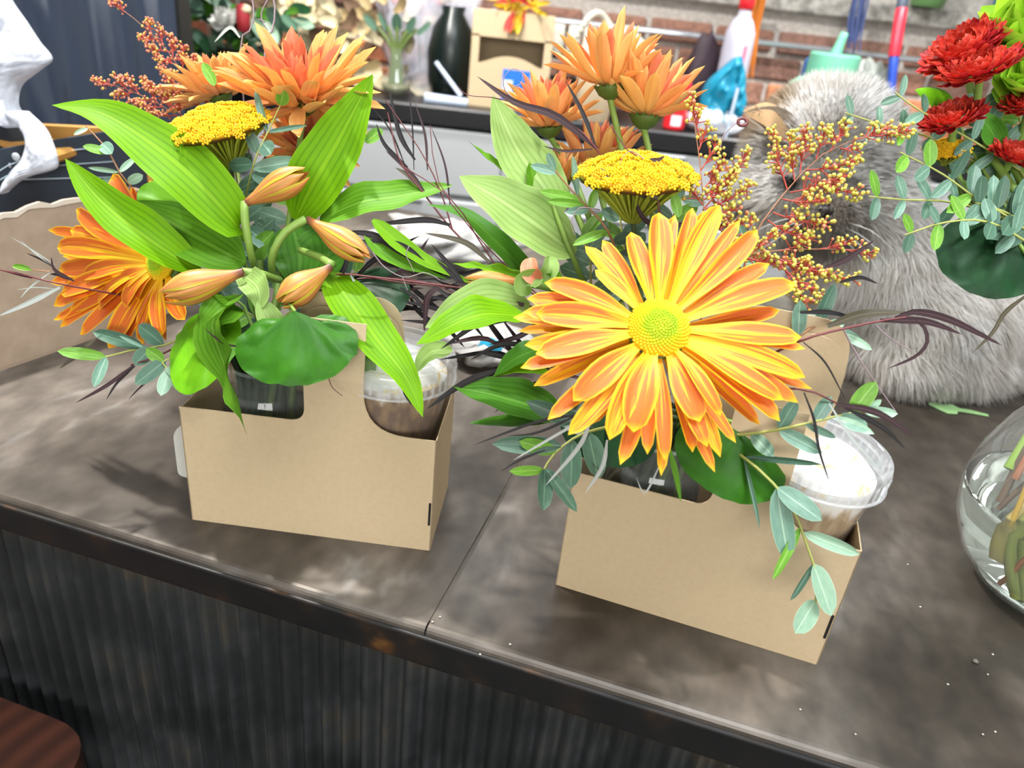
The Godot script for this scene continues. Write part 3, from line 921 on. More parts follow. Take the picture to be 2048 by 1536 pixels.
func build_left_corner() -> void:
	var t: Node3D
	# tall cabinet under a black sheet
	t = thing("dark_cabinet", "tall cabinet draped with dark navy plastic behind the torn box", "cabinet", Vector3(-1.25, -0.95, -2.0))
	part("body", rbox(Vector3(0.85, 2.5, 0.08), 0.01), mat("cabinet_black", Color(0.07, 0.075, 0.085), 0.5), t, at(Vector3(-1.255, 0.3, -1.86)))
	var no := noise(17, 1.0, 3)
	var p := PackedVector3Array()
	var uv := PackedVector2Array()
	for i in 41:
		for j in 61:
			var x := -1.69 + 0.87 * j / 60.0
			var y := -0.94 + 2.48 * i / 40.0
			var z := -1.79 + 0.02 * no.get_noise_2d(x * 9.0, y * 1.1) + 0.012 * no.get_noise_2d(x * 21.0 + 4.0, y * 2.0)
			p.append(Vector3(x, y, z))
			uv.append(Vector2(j / 60.0, i / 40.0))
	part("plastic_sheet", grid(40, 60, p, uv), mat("navy_sheet", Color(0.15, 0.19, 0.26), 0.32, {"cull_mode": 2}), t)
	# torn cardboard box
	var o := Vector3(-0.55, 0, -0.699)
	var X := Transform3D(Basis(Vector3(0.424, 0, -0.906), Vector3.UP, Vector3(0.906, 0, 0.424)), o)
	t = thing("torn_box", "large taupe cardboard box with a torn rim at the counter's left", "box", o)
	var taupe := mat("taupe_card", Color(1, 1, 1), 0.8, {"albedo_texture": ramp_noise(91, 0.02, [[0.0, Color(0.62, 0.54, 0.46)], [1.0, Color(0.68, 0.6, 0.52)]])})
	tri(taupe, 4.0)
	var poly := PackedVector2Array([Vector2(-0.16, 0), Vector2(0.26, 0), Vector2(0.26, 0.155)])
	var rim := PackedVector2Array()
	for k in 33:
		var x := 0.26 - 0.42 * k / 32.0
		var y := 0.168 - 0.9 * (x - 0.1) * (x - 0.1) + 0.0022 * sin(k * 2.3) + 0.0014 * sin(k * 5.1)
		poly.append(Vector2(x, y))
		rim.append(Vector2(x, y))
	part("front_wall", extrude(poly, 0.004), taupe, t, X)
	var strip := rim.duplicate()
	for k in range(32, -1, -1):
		strip.append(rim[k] + Vector2(0, -0.005 - 0.0015 * sin(k * 3.7)))
	part("torn_rim", extrude(strip, 0.0015), mat("torn_paper", Color(0.84, 0.79, 0.72), 0.9), t, X * at(Vector3(0, 0.0005, 0.0008)))
	part("side_wall", rbox(Vector3(0.004, 0.14, 0.26), 0.001), taupe, t, X * at(Vector3(0.258, 0.07, -0.13)))
	part("inner_wall", extrude(round_poly([[-0.3, 0, 0], [0.3, 0, 0], [0.3, 0.215, 0.03], [0.02, 0.2, 0.1], [-0.3, 0.13, 0.05]], 8), 0.004), mat("navy_card", Color(0.17, 0.205, 0.25), 0.5), t, X * at(Vector3(0, 0, -0.1)))
	part("back_wall", rbox(Vector3(0.5, 0.17, 0.004), 0.001), taupe, t, X * at(Vector3(0, 0.085, -0.26)))
	part("base", rbox(Vector3(0.42, 0.003, 0.26), 0.001), taupe, t, X * at(Vector3(0.05, 0.0025, -0.13)))
	for k in 3:
		part("printed_arc", tube([X * Vector3(0.07 + 0.02 * k, 0.17, -0.0985), X * Vector3(0.13, 0.192 - 0.012 * k, -0.0985), X * Vector3(0.24, 0.195 - 0.02 * k, -0.0985)], 0.0009, 0.0006, 5, 8), mat("arc_print", Color(0.66, 0.72, 0.76), 0.6), t)
	# ochre board behind
	single("ochre_board", rbox(Vector3(0.2, 0.1, 0.006), 0.002), mat("ochre_card", Color(0.74, 0.53, 0.24), 0.7), "ochre cardboard sheet between the white bag and the eucalyptus", "board", Transform3D(Basis(Vector3.UP, 0.35), Vector3(-0.5862, 0.1611, -0.98)))
	# dotted bundle under the bag
	t = thing("dotted_bundle", "dark dotted cloth bundle with an ochre band under the white bag", "bundle", Vector3(-0.6273, 0.1386, -0.86))
	part("cloth", blob(Vector3(-0.6617, 0.1591, -0.9), Vector3(0.075, 0.07, 0.05), 0.2, 3, 20), mat("charcoal_cloth", Color(0.15, 0.15, 0.16), 0.8), t)
	part("band", rbox(Vector3(0.17, 0.014, 0.06), 0.004), M.ochre_card, t, Transform3D(Basis(Vector3(0, 0, 1), -0.12), Vector3(-0.6434, 0.2012, -0.9)))
	for q in [Vector3(-0.5869, 0.1955, -0.845), Vector3(-0.5972, 0.186, -0.842), Vector3(-0.6064, 0.167, -0.842), Vector3(-0.5944, 0.1739, -0.848)]:
		part("dot", M.dot, mat("dot_white", Color(0.7, 0.72, 0.74), 0.7), t, Transform3D(Basis().scaled(Vector3(0.005, 0.005, 0.0025)), q))
	# white carrier bag
	t = thing("plastic_bag", "crumpled white plastic bag hanging over the torn box", "bag", Vector3(-0.6055, 0.1551, -0.85))
	var film := mat("white_film", Color(0.80, 0.81, 0.845), 0.3, {"backlight_enabled": true, "backlight": Color(0.6, 0.62, 0.66), "cull_mode": 2, "normal_enabled": true, "normal_texture": bump_noise(95, 0.012, 3, 512, 10.0), "normal_scale": 1.4})
	tri(film, 5.0)
	part("body", pillow([
		[Vector3(-0.7439, 0.3702, -0.9457), Vector3(-0.6316, 0.371, -0.9461)], [Vector3(-0.7459, 0.3392, -0.9299), Vector3(-0.6156, 0.3495, -0.9351)], [Vector3(-0.7433, 0.319, -0.9195), Vector3(-0.5971, 0.3308, -0.9255)], [Vector3(-0.7408, 0.2987, -0.9091), Vector3(-0.5811, 0.3133, -0.9166)], [Vector3(-0.7389, 0.2834, -0.9013), Vector3(-0.5641, 0.297, -0.9083)],
		[Vector3(-0.7313, 0.2688, -0.8938), Vector3(-0.5748, 0.2852, -0.9022)], [Vector3(-0.7241, 0.2567, -0.8876), Vector3(-0.5945, 0.2679, -0.8933)], [Vector3(-0.7159, 0.2369, -0.8775), Vector3(-0.5972, 0.2476, -0.8829)], [Vector3(-0.7026, 0.2228, -0.8703), Vector3(-0.5876, 0.2357, -0.8769)], [Vector3(-0.6726, 0.214, -0.8657), Vector3(-0.5818, 0.226, -0.8719)]], 0.02, 4, 0.03), film, t)
	part("handle_tail", pillow([
		[Vector3(-0.6077, 0.2386, -0.8671), Vector3(-0.5781, 0.243, -0.8694)], [Vector3(-0.5827, 0.2266, -0.8554), Vector3(-0.5535, 0.229, -0.8566)], [Vector3(-0.5707, 0.2135, -0.843), Vector3(-0.5392, 0.2141, -0.8433)], [Vector3(-0.5728, 0.1982, -0.8352), Vector3(-0.5331, 0.2006, -0.8365)], [Vector3(-0.5824, 0.1847, -0.8283), Vector3(-0.5341, 0.1905, -0.8313)], [Vector3(-0.5903, 0.1714, -0.8215), Vector3(-0.5664, 0.1783, -0.825)], [Vector3(-0.5917, 0.1597, -0.8155), Vector3(-0.5849, 0.1644, -0.8179)]], 0.008, 6, 0.008), film, t)
	# wooden stool in front
	t = thing("stool", "brown wooden stool seat at the lower left in front of counter", "stool", Vector3(-0.4691, -0.28, -0.4852) + Vector3(-0.08, -0.67, 0.05))
	var wood := mat("stool_wood", Color(1, 1, 1), 0.45, {"albedo_texture": picture(128, 128, func(u: float, v: float) -> Color:
		var g := 0.5 + 0.5 * sin((u * 9.0 + 0.7 * sin(v * 5.0)) * TAU)
		return Color(0.30, 0.16, 0.11).lerp(Color(0.22, 0.115, 0.08), g)), "uv1_scale": Vector3(4, 4, 4)})
	var S := Transform3D(Basis(Vector3.UP, -0.25) * Basis(Vector3.RIGHT, -PI / 2), Vector3(-0.56, -0.28, -0.40))
	part("seat", extrude(round_poly([[-0.17, -0.17, 0.05], [0.17, -0.17, 0.05], [0.17, 0.13, 0.06], [-0.17, 0.13, 0.06]], 8), 0.035), wood, t, S)
	for k in 4:
		part("leg", rbox(Vector3(0.035, 0.64, 0.035), 0.004), wood, t, Transform3D(Basis(Vector3.UP, -0.25), Vector3(-0.56, -0.63, -0.40)) * at(Vector3(-0.12 + (k % 2) * 0.24, 0, -0.09 + (k / 2) * 0.22)))



# ---------- flowers and leaves ----------
const OUT := Vector3(0, 0.45, 0.89)  # the way most leaves look: towards the customer and up
const SKY := Vector3(0, 0.9, 0.43)


func flora_materials() -> void:
	var n1 := noise(51, 0.9, 3)
	var gold := func(sd: float, red: float, yellow: float) -> ImageTexture:
		return picture(96, 192, func(u: float, v: float) -> Color:
			var e := absf(u - 0.5) * 2.0
			var streak := 0.5 + 0.5 * n1.get_noise_2d(u * 7.0 + sd * 7.0, v * 0.9 + sd)
			var fine := 0.5 + 0.5 * n1.get_noise_2d(u * 13.0 + sd * 3.0, v * 0.8)
			var y := yellow + 0.04 - 0.14 * smoothstep(0.2, 0.7, v)
			var k := smoothstep(y + 0.06, y + 0.22, streak * 0.6 + fine * 0.4)
			k *= smoothstep(0.02, 0.4, v) * (1.0 - smoothstep(0.7, 0.98, e)) * (1.0 - smoothstep(0.86, 0.99, v))
			var c := Color(0.97, 0.735, 0.02).lerp(Color(0.87, 0.43, 0.10), clampf(k * 1.1, 0, 1))
			c = c.lerp(Color(0.80, 0.30, 0.12), clampf(k * red * smoothstep(0.55, 0.95, fine), 0, 1))
			return c)
	M.gold_petals = []
	for k in 3:
		M.gold_petals.append(leafy("gold_petal_%d" % k, gold.call(float(k) * 3.7 + 1.0, 0.55, [0.36, 0.44, 0.3][k]), 0.55, Color(0.5, 0.42, 0.2)))
	M.ember_petals = []
	for k in 2:
		M.ember_petals.append(leafy("ember_petal_%d" % k, gold.call(float(k) * 2.9 + 20.0, 1.0, [0.26, 0.16][k]), 0.55, Color(0.4, 0.26, 0.12)))
	var peach := func(sd: float, a: Color, b: Color, tip: Color) -> ImageTexture:
		return picture(64, 128, func(u: float, v: float) -> Color:
			var e := absf(u - 0.5) * 2.0
			var fine := 0.5 + 0.5 * n1.get_noise_2d(u * 26.0 + sd * 3.0, v * 1.6 + sd)
			var c := a.lerp(b, smoothstep(0.42, 0.72, fine) * (1.0 - smoothstep(0.5, 1.0, e) * 0.6))
			return c.lerp(tip, smoothstep(0.8, 1.0, e) * 0.55 + smoothstep(0.82, 1.0, v) * 0.6))
	var pal := [[Color(0.93, 0.69, 0.43), Color(0.90, 0.57, 0.33), Color(0.95, 0.79, 0.48)], [Color(0.94, 0.75, 0.45), Color(0.92, 0.64, 0.36), Color(0.96, 0.84, 0.52)], [Color(0.89, 0.55, 0.40), Color(0.82, 0.41, 0.32), Color(0.94, 0.68, 0.5)]]
	M.peach_petals = []
	for k in 3:
		M.peach_petals.append(leafy("peach_petal_%d" % k, peach.call(float(k) * 5.1 + 2.0, pal[k][0], pal[k][1], pal[k][2]), 0.55, Color(0.4, 0.3, 0.2)))
	M.red_petals = []
	for k in 2:
		M.red_petals.append(leafy("red_petal_%d" % k, peach.call(float(k) * 5.1 + 40.0, [Color(0.70, 0.14, 0.15), Color(0.79, 0.23, 0.16)][k], [Color(0.56, 0.07, 0.10), Color(0.66, 0.14, 0.11)][k], [Color(0.86, 0.36, 0.36), Color(0.9, 0.42, 0.3)][k]), 0.5, Color(0.25, 0.08, 0.06)))
	var lily := func(sd: float, a: Color, b: Color, pale: Color) -> ImageTexture:
		return picture(128, 192, func(u: float, v: float) -> Color:
			var vein := 0.5 + 0.5 * cos(u * TAU * 9.0)
			var fine := 0.5 + 0.5 * cos(u * TAU * 27.0 + 2.0)
			var blot := 0.5 + 0.5 * n1.get_noise_2d(u * 2.5 + sd, v * 2.2 + sd * 2.0)
			var c := a.lerp(b, clampf(pow(vein, 5.0) * 0.55 + fine * 0.12 + (blot - 0.5) * 0.7, 0, 1))
			c = c.lerp(pale, (1.0 - smoothstep(0.0, 0.06, absf(u - 0.5))) * 0.5)
			c = c.lerp(pale, smoothstep(0.94, 1.0, absf(u - 0.5) * 2.0) * 0.7)
			return c)
	M.lily_bright = leafy("lily_leaf_bright", lily.call(1.0, Color(0.43, 0.63, 0.03), Color(0.28, 0.47, 0.02), Color(0.55, 0.71, 0.14)), 0.55, Color(0.62, 0.7, 0.3))
	M.lily_mid = leafy("lily_leaf_mid", lily.call(2.0, Color(0.37, 0.57, 0.12), Color(0.23, 0.42, 0.06), Color(0.51, 0.68, 0.27)), 0.52, Color(0.5, 0.6, 0.3))
	M.lily_pale = leafy("lily_leaf_pale", lily.call(3.0, Color(0.56, 0.67, 0.38), Color(0.43, 0.55, 0.24), Color(0.7, 0.78, 0.52)), 0.55, Color(0.5, 0.6, 0.35))
	M.lily_shade = leafy("lily_leaf_shade", lily.call(4.0, Color(0.29, 0.49, 0.15), Color(0.20, 0.38, 0.09), Color(0.43, 0.6, 0.28)), 0.38, Color(0.3, 0.4, 0.15))  # darker copy of the lily leaf, its tone stands in for shade
	for k in ["lily_bright", "lily_mid", "lily_pale", "lily_shade"]:
		M[k].metallic_specular = 0.28
	# round leaves with a net of pale veins
	var cell := FastNoiseLite.new()
	cell.seed = 5
	cell.noise_type = FastNoiseLite.TYPE_CELLULAR
	cell.cellular_return_type = FastNoiseLite.RETURN_DISTANCE2_SUB
	cell.frequency = 1.0
	var net := func(a: Color, b: Color, vein: Color) -> ImageTexture:
		return picture(256, 256, func(u: float, v: float) -> Color:
			var small := 1.0 - smoothstep(0.0, 0.16, cell.get_noise_2d(u * 26.0, v * 26.0) + 1.0)
			var big := 1.0 - smoothstep(0.0, 0.07, cell.get_noise_2d(u * 7.0 + 9.0, v * 7.0) + 1.0)
			var blot := 0.5 + 0.5 * n1.get_noise_2d(u * 3.0, v * 3.0)
			return a.lerp(b, blot).lerp(vein, clampf(small * 0.35 + big * 0.6, 0, 1)))
	M.galax_bright = leafy("galax_leaf_bright", net.call(Color(0.47, 0.72, 0.1), Color(0.33, 0.58, 0.06), Color(0.7, 0.83, 0.35)), 0.35, Color(0.55, 0.6, 0.25))
	M.galax_dark = leafy("galax_leaf_dark", net.call(Color(0.21, 0.43, 0.07), Color(0.13, 0.31, 0.04), Color(0.32, 0.53, 0.15)), 0.34, Color(0.15, 0.2, 0.05))
	M.galax_deep = leafy("galax_leaf_deep", net.call(Color(0.12, 0.27, 0.15), Color(0.08, 0.2, 0.11), Color(0.2, 0.37, 0.25)), 0.4, Color(0.1, 0.15, 0.08))
	for k in ["galax_bright", "galax_dark", "galax_deep"]:
		M[k].metallic_specular = 0.3
		M[k].roughness = 0.45
	var gum := func(a: Color, b: Color, rib: Color) -> ImageTexture:
		return picture(64, 96, func(u: float, v: float) -> Color:
			var blot := 0.5 + 0.5 * n1.get_noise_2d(u * 4.0 + 3.0, v * 4.0)
			var side := absf(fposmod(v * 7.0 - absf(u - 0.5) * 7.0, 1.0) - 0.5)
			var c := a.lerp(b, blot).lerp(rib, (1.0 - smoothstep(0.0, 0.05, side)) * 0.18)
			c = c.lerp(rib, (1.0 - smoothstep(0.01, 0.05, absf(u - 0.5))) * 0.8)
			return c.lerp(rib, smoothstep(0.88, 1.0, absf(u - 0.5) * 2.0) * 0.6))
	M.gum_grey = leafy("gum_leaf_grey", gum.call(Color(0.46, 0.60, 0.52), Color(0.36, 0.51, 0.44), Color(0.67, 0.77, 0.66)), 0.5, Color(0.3, 0.4, 0.28))
	M.gum_shade = leafy("gum_leaf_shade", gum.call(Color(0.31, 0.44, 0.36), Color(0.25, 0.38, 0.31), Color(0.45, 0.57, 0.46)), 0.45, Color(0.2, 0.28, 0.18))  # shaded copy of the eucalyptus leaf, the shade is in the colour
	M.gum_young = leafy("gum_leaf_young", gum.call(Color(0.49, 0.70, 0.23), Color(0.38, 0.58, 0.19), Color(0.66, 0.8, 0.42)), 0.45, Color(0.4, 0.5, 0.2))
	M.gum_mint = leafy("gum_leaf_mint", gum.call(Color(0.62, 0.75, 0.64), Color(0.55, 0.68, 0.58), Color(0.77, 0.85, 0.76)), 0.5, Color(0.4, 0.5, 0.4))
	mat("gum_stem", Color(0.66, 0.68, 0.36), 0.5)
	mat("gum_twig", Color(0.62, 0.44, 0.30), 0.5)
	mat("green_stem", Color(0.50, 0.62, 0.28), 0.45)
	mat("dark_stem", Color(0.25, 0.33, 0.14), 0.5)
	mat("plum_stem", Color(0.42, 0.19, 0.20), 0.45)
	var plum := func(a: Color, b: Color) -> ImageTexture:
		return picture(32, 96, func(u: float, v: float) -> Color:
			var f := 0.5 + 0.5 * n1.get_noise_2d(u * 9.0, v * 2.0 + 4.0)
			return a.lerp(b, f).lerp(b.lightened(0.12), 1.0 - smoothstep(0.02, 0.09, absf(u - 0.5))))
	M.plum_leaf = leafy("plum_leaf", plum.call(Color(0.17, 0.11, 0.125), Color(0.24, 0.155, 0.17)), 0.5)
	M.plum_black = leafy("plum_leaf_black", plum.call(Color(0.075, 0.07, 0.075), Color(0.13, 0.105, 0.11)), 0.5)
	M.plum_leaf.metallic_specular = 0.35
	M.plum_black.metallic_specular = 0.35
	M.plum_olive = leafy("plum_leaf_olive", plum.call(Color(0.24, 0.22, 0.16), Color(0.32, 0.29, 0.22)), 0.42)
	M.silver_leaf = leafy("silver_leaf", plum.call(Color(0.55, 0.57, 0.55), Color(0.68, 0.7, 0.68)), 0.45)
	mat("lilac_twig", Color(0.55, 0.47, 0.50), 0.5)
	mat("yarrow_yellow", Color(0.97, 0.78, 0.02), 0.6)
	mat("yarrow_gold", Color(0.92, 0.70, 0.01), 0.6)
	mat("yarrow_green", Color(0.64, 0.67, 0.2), 0.6)
	mat("berry_lime", Color(0.76, 0.73, 0.29), 0.35, {"clearcoat_enabled": true, "clearcoat": 0.4})
	mat("berry_gold", Color(0.84, 0.71, 0.31), 0.35, {"clearcoat_enabled": true, "clearcoat": 0.4})
	mat("berry_rose", Color(0.80, 0.50, 0.37), 0.4)
	mat("berry_stalk", Color(0.70, 0.27, 0.22), 0.45)
	mat("berry_wood", Color(0.62, 0.42, 0.30), 0.55)
	mat("calyx", Color(0.30, 0.40, 0.14), 0.55)
	mat("disc_lime", Color(0.66, 0.82, 0.12), 0.5)
	mat("disc_mid", Color(0.82, 0.84, 0.08), 0.5)
	mat("disc_yellow", Color(0.93, 0.78, 0.06), 0.55)
	var bud := func(sd: float) -> ImageTexture:
		return picture(64, 128, func(u: float, v: float) -> Color:
			var f := 0.5 + 0.5 * n1.get_noise_2d(u * 14.0 + sd, v * 1.5)
			var c := Color(0.82, 0.56, 0.29).lerp(Color(0.74, 0.42, 0.26), smoothstep(0.4, 0.7, f))
			c = c.lerp(Color(0.76, 0.72, 0.18), smoothstep(0.55, 1.0, absf(u - 0.5) * 2.0) * smoothstep(0.15, 0.5, v))
			c = c.lerp(Color(0.66, 0.56, 0.15), (1.0 - smoothstep(0.0, 0.12, absf(u - 0.5))) * 0.6)
			return c.lerp(Color(0.42, 0.24, 0.18), 1.0 - smoothstep(0.0, 0.16, v)))
	M.bud_tepal = leafy("lily_bud_tepal", bud.call(3.0), 0.45, Color(0.3, 0.25, 0.1))
	# shared petal shapes, one unit long along y, looking along z
	M.petal_shapes = []
	for k in 4:
		var b: float = [0.05, 0.16, -0.1, 0.26][k]
		M.petal_shapes.append(blade([Vector3.ZERO, Vector3(0.02 * (k - 1.5), 0.35, -0.04), Vector3(0, 0.7, -0.02 + b * 0.5), Vector3(0.03 * (1.5 - k), 1.0, b)], 0.26, Vector3(0, 0, 1), "petal", {"rows": 8, "cols": 4, "cup": 0.55}))
	M.curl_shapes = []
	for k in 3:
		var b: float = [0.25, 0.36, 0.18][k]
		M.curl_shapes.append(blade([Vector3.ZERO, Vector3(0, 0.4, -0.05), Vector3(0, 0.8, 0.06), Vector3(0, 1.0, b)], 0.42, Vector3(0, 0, 1), "short", {"rows": 5, "cols": 4, "cup": 0.5}))
	M.gum_shapes = []
	for k in 3:
		var b: float = [0.05, -0.08, 0.12][k]
		M.gum_shapes.append(blade([Vector3.ZERO, Vector3(0, 0.45, b * 0.4), Vector3(0, 1.0, b)], [0.5, 0.36, 0.62][k], Vector3(0, 0, 1), "oval", {"rows": 8, "cols": 4, "cup": [0.2, 0.3, 0.1][k]}))
	M.strap_shapes = []
	for k in 4:
		var b: float = [0.12, -0.2, 0.3, 0.02][k]
		M.strap_shapes.append(blade([Vector3.ZERO, Vector3(0.04 * (k - 1), 0.4, b * 0.2), Vector3(0.06 * (1.5 - k), 1.0, b)], 0.085, Vector3(0, 0, 1), "strap", {"rows": 7, "cols": 2, "cup": 0.3}))
	M.dot = ball(Vector3.ONE, 5, 7)


func frame(p: Vector3, dir: Vector3, face: Vector3, size: Vector3) -> Transform3D:
	# y along dir, z towards face
	var y := dir.normalized()
	var x := y.cross(face).normalized()
	return Transform3D(Basis(x * size.x, y * size.y, x.cross(y) * size.z), p)


func pick(a: Array) -> Variant:
	return a[rng.randi() % a.size()]


func disc(t: Node3D, c: Vector3, n: Vector3, r: float) -> void:
	var X := aim(c, n)
	part("disc", lathe([Vector2(0, -0.004), Vector2(r * 0.98, -0.003), Vector2(r, 0.0005), Vector2(r * 0.85, r * 0.1), Vector2(r * 0.6, r * 0.22), Vector2(r * 0.3, r * 0.3), Vector2(0, r * 0.32)], 22), M.disc_yellow, t, X)
	var st := [[], [], []]
	var seedling := lathe([Vector2(0.9, -0.6), Vector2(1.0, 0.2), Vector2(0.6, 0.9), Vector2(0, 1.1)], 5)
	for k in 340:
		var q := sqrt((k + 0.5) / 340.0)
		var a := k * 2.39996
		var y := r * 0.34 * (1.0 - pow(q, 2.2)) + r * 0.02
		var p := Vector3(cos(a) * q * r, y, sin(a) * q * r)
		var up := Vector3(p.x * 0.8, r * 0.9, p.z * 0.8).normalized()
		var s := r * (0.04 + 0.022 * q)
		st[0 if q < 0.55 else (1 if q < 0.75 else 2)].append([seedling, X * aim(p, up, s)])
	for k in 3:
		var o := part("disc_florets", join(st[k]), [M.disc_lime, M.disc_mid, M.disc_yellow][k], t)
		o.set_meta("kind", "stuff")


func daisy(t: Node3D, c: Vector3, n: Vector3, r: float, petals: Array, mats: Array) -> void:
	# petals: [tip, width, how far it sits below the face, lift of its middle]
	disc(t, c, n, r)
	for q in petals:
		var tip: Vector3 = q[0]
		var low: float = q[2]
		var d := tip - c
		var flatd := (d - n * d.dot(n)).normalized()
		var b := c + flatd * r * 0.8 - n * (0.001 + low)
		var len := tip.distance_to(b)
		var side := flatd.cross(n)
		var sway := (rng.randf() - 0.5) * 0.05 * len
		var mid: Vector3 = b.lerp(tip, 0.36) + n * (q[3] * len) + side * sway
		var far: Vector3 = b.lerp(tip, 0.75) + n * (q[3] * 0.75 * len) + side * sway
		part("petal", blade([b, mid, far, tip], q[1], (n + flatd * 0.15 + side * (rng.randf() - 0.5) * 0.5).normalized(), "petal", {"rows": 10, "cols": 6, "cup": 0.2 + 0.25 * rng.randf(), "groove": 0.06}), pick(mats), t)


func mum(t: Node3D, c: Vector3, axis: Vector3, size: float, rings: Array, mats: Array, shapes: Array, green := true) -> void:
	# rings: [count, elevation in degrees, length, width, inner material]
	var X := aim(c, axis)
	for ring in rings:
		var n: int = ring[0]
		var turn := rng.randf() * TAU
		for k in n:
			var a := turn + TAU * (k + (rng.randf() - 0.5) * 0.5) / n
			var el: float = deg_to_rad(ring[1] + rng.randf_range(-9, 9))
			var rad := Vector3(cos(a), 0, sin(a))
			var dir := rad * cos(el) + Vector3.UP * sin(el)
			var face := Vector3.UP * cos(el) - rad * sin(el) + rad.cross(Vector3.UP) * rng.randf_range(-0.3, 0.3)
			var l: float = ring[2] * size * rng.randf_range(0.85, 1.1)
			var w: float = ring[3] * size * rng.randf_range(0.85, 1.15)
			var m: Material = mats[mini(ring[4] + rng.randi() % 2, mats.size() - 1)]
			var off: float = ring[5] if ring.size() > 5 else 0.04
			part("petal", pick(shapes), m, t, X * frame(rad * size * off, dir, face, Vector3(w / 0.26, l, l)))
	if green:
		var s := size
		part("calyx", lathe([Vector2(0, -0.2 * s), Vector2(0.07 * s, -0.19 * s), Vector2(0.17 * s, -0.12 * s), Vector2(0.23 * s, -0.02 * s), Vector2(0.19 * s, 0.0), Vector2(0, 0.02 * s)], 14), M.calyx, t, X)
		for k in 14:
			var a := TAU * k / 14.0
			var rad := Vector3(cos(a), 0, sin(a))
			part("bract", M.petal_shapes[0], M.calyx, t, X * frame(rad * 0.15 * s - Vector3.UP * 0.14 * s, rad * 0.5 + Vector3.UP, rad, Vector3(0.26 * s, 0.19 * s, 0.19 * s)))


func yarrow(t: Node3D, c: Vector3, axis: Vector3, rx: float, foot: Vector3) -> void:
	var X := aim(c, axis)
	var shapes := []
	for v in 4:
		var list := []
		for k in 16:
			var q := sqrt((k + 0.5) / 16.0)
			var a := k * 2.4 + v
			list.append([M.dot, Transform3D(Basis().scaled(Vector3.ONE * rng.randf_range(0.15, 0.21)), Vector3(cos(a) * q * 0.85, 0.25 * (1.0 - q * q) + rng.randf_range(-0.06, 0.06), sin(a) * q * 0.85))])
		shapes.append(join(list))
	var n := 110
	var stalks := []
	for k in n:
		var q := sqrt((k + 0.5) / n)
		var a := k * 2.39996
		var p := Vector3(cos(a) * q * rx, rx * 0.30 * (1.0 - q * q) + rng.randf_range(-0.02, 0.05) * rx, sin(a) * q * rx)
		var up := Vector3(p.x * 0.55, rx * 0.8, p.z * 0.55)
		part("floret_cluster", shapes[k % 4], M.yarrow_yellow if rng.randf() < 0.75 else M.yarrow_gold, t, X * aim(p, up, rx * 0.118, rng.randf() * TAU))
		stalks.append([tube([Vector3(p.x * 0.12, -rx * 0.75, p.z * 0.12), Vector3(p.x * 0.6, -rx * 0.28, p.z * 0.6), p], rx * 0.022, rx * 0.03, 4, 3), X])
	part("dome", lathe([Vector2(0, rx * 0.1), Vector2(rx * 0.6, rx * 0.06), Vector2(rx * 0.93, -rx * 0.05), Vector2(rx * 0.8, rx * 0.06), Vector2(rx * 0.5, rx * 0.2), Vector2(0, rx * 0.27)], 24), M.yarrow_gold, t, X)
	var o := part("flower_stalks", join(stalks), M.yarrow_green, t)
	o.set_meta("kind", "stuff")
	part("stem", tube([X * Vector3(0, -rx * 0.7, 0), foot], 0.0018, 0.0022, 6, 4), M.dark_stem, t)


func berries(t: Node3D, spine: Array, twigs: Array, r: float, mats: Array, count: int, spread: float) -> void:
	# a woody stem, side twigs given by [start, end], each with short stalks that carry berries
	part("stem", tube(spine, r * 0.45, r * 0.2, 6, 10), M.berry_wood, t)
	var made := 0
	var rest := []
	for q in twigs:
		var a: Vector3 = q[0]
		var b: Vector3 = q[1]
		var bend := a.lerp(b, 0.5) + Vector3(0, -0.05 * a.distance_to(b), 0)
		part("twig", tube([a, bend, b], 0.0006, 0.0004, 5, 5), M.berry_stalk, t)
		var l := a.distance_to(b)
		var n := maxi(4, int(count * l / 0.03))
		var stalks := []
		for k in n:
			var u := 0.25 + 0.8 * (k + rng.randf()) / n
			var p := a.lerp(bend, u * 2.0) if u < 0.5 else bend.lerp(b, minf(u * 2.0 - 1.0, 1.0))
			var d := Vector3(rng.randf_range(-1, 1), rng.randf_range(-0.7, 1.1), rng.randf_range(-1, 1)).normalized()
			d = (d + (b - a).normalized() * 0.8).normalized()
			var e := p + d * spread * rng.randf_range(0.5, 1.1) * (1.1 - 0.5 * u)
			stalks.append([tube([p, e], 0.00042, 0.00036, 4, 1), Transform3D()])
			var bx := Transform3D(Basis().scaled(Vector3.ONE * r * rng.randf_range(0.75, 1.1)), e + d * r * 0.6)
			made += 1
			if made % 2 == 0 or made > 590:
				rest.append([M.dot, bx])
			else:
				part("berry", M.dot, pick(mats), t, bx)
		var o := part("stalks", join(stalks), M.berry_stalk, t)
		o.set_meta("kind", "stuff")
	if rest:
		var o := part("small_berries", join(rest), mats[0], t)
		o.set_meta("kind", "stuff")


func gum_leaf(t: Node3D, p: Vector3, tip: Vector3, face: Vector3, w: float, m: Material) -> void:
	var l := p.distance_to(tip)
	var k := rng.randi() % 3
	part("leaf", M.gum_shapes[k], m, t, frame(p, tip - p, face, Vector3(w / [0.5, 0.36, 0.62][k], l, l)))


func gum_sprig(t: Node3D, spine: Array, r: float, leaves: Array, stem := "gum_stem") -> void:
	# leaves: [place along the stem 0..1, tip, width, material]
	part("stem", tube(spine, r, r * 0.6, 5, 10), M[stem], t)
	var s := sample(spine, 40)
	for q in leaves:
		var p := s[int(q[0] * 40.0)]
		var tip: Vector3 = q[1]
		gum_leaf(t, p, tip, OUT + Vector3(rng.randf_range(-0.4, 0.4), rng.randf_range(-0.2, 0.3), 0), q[2], M[q[3]])


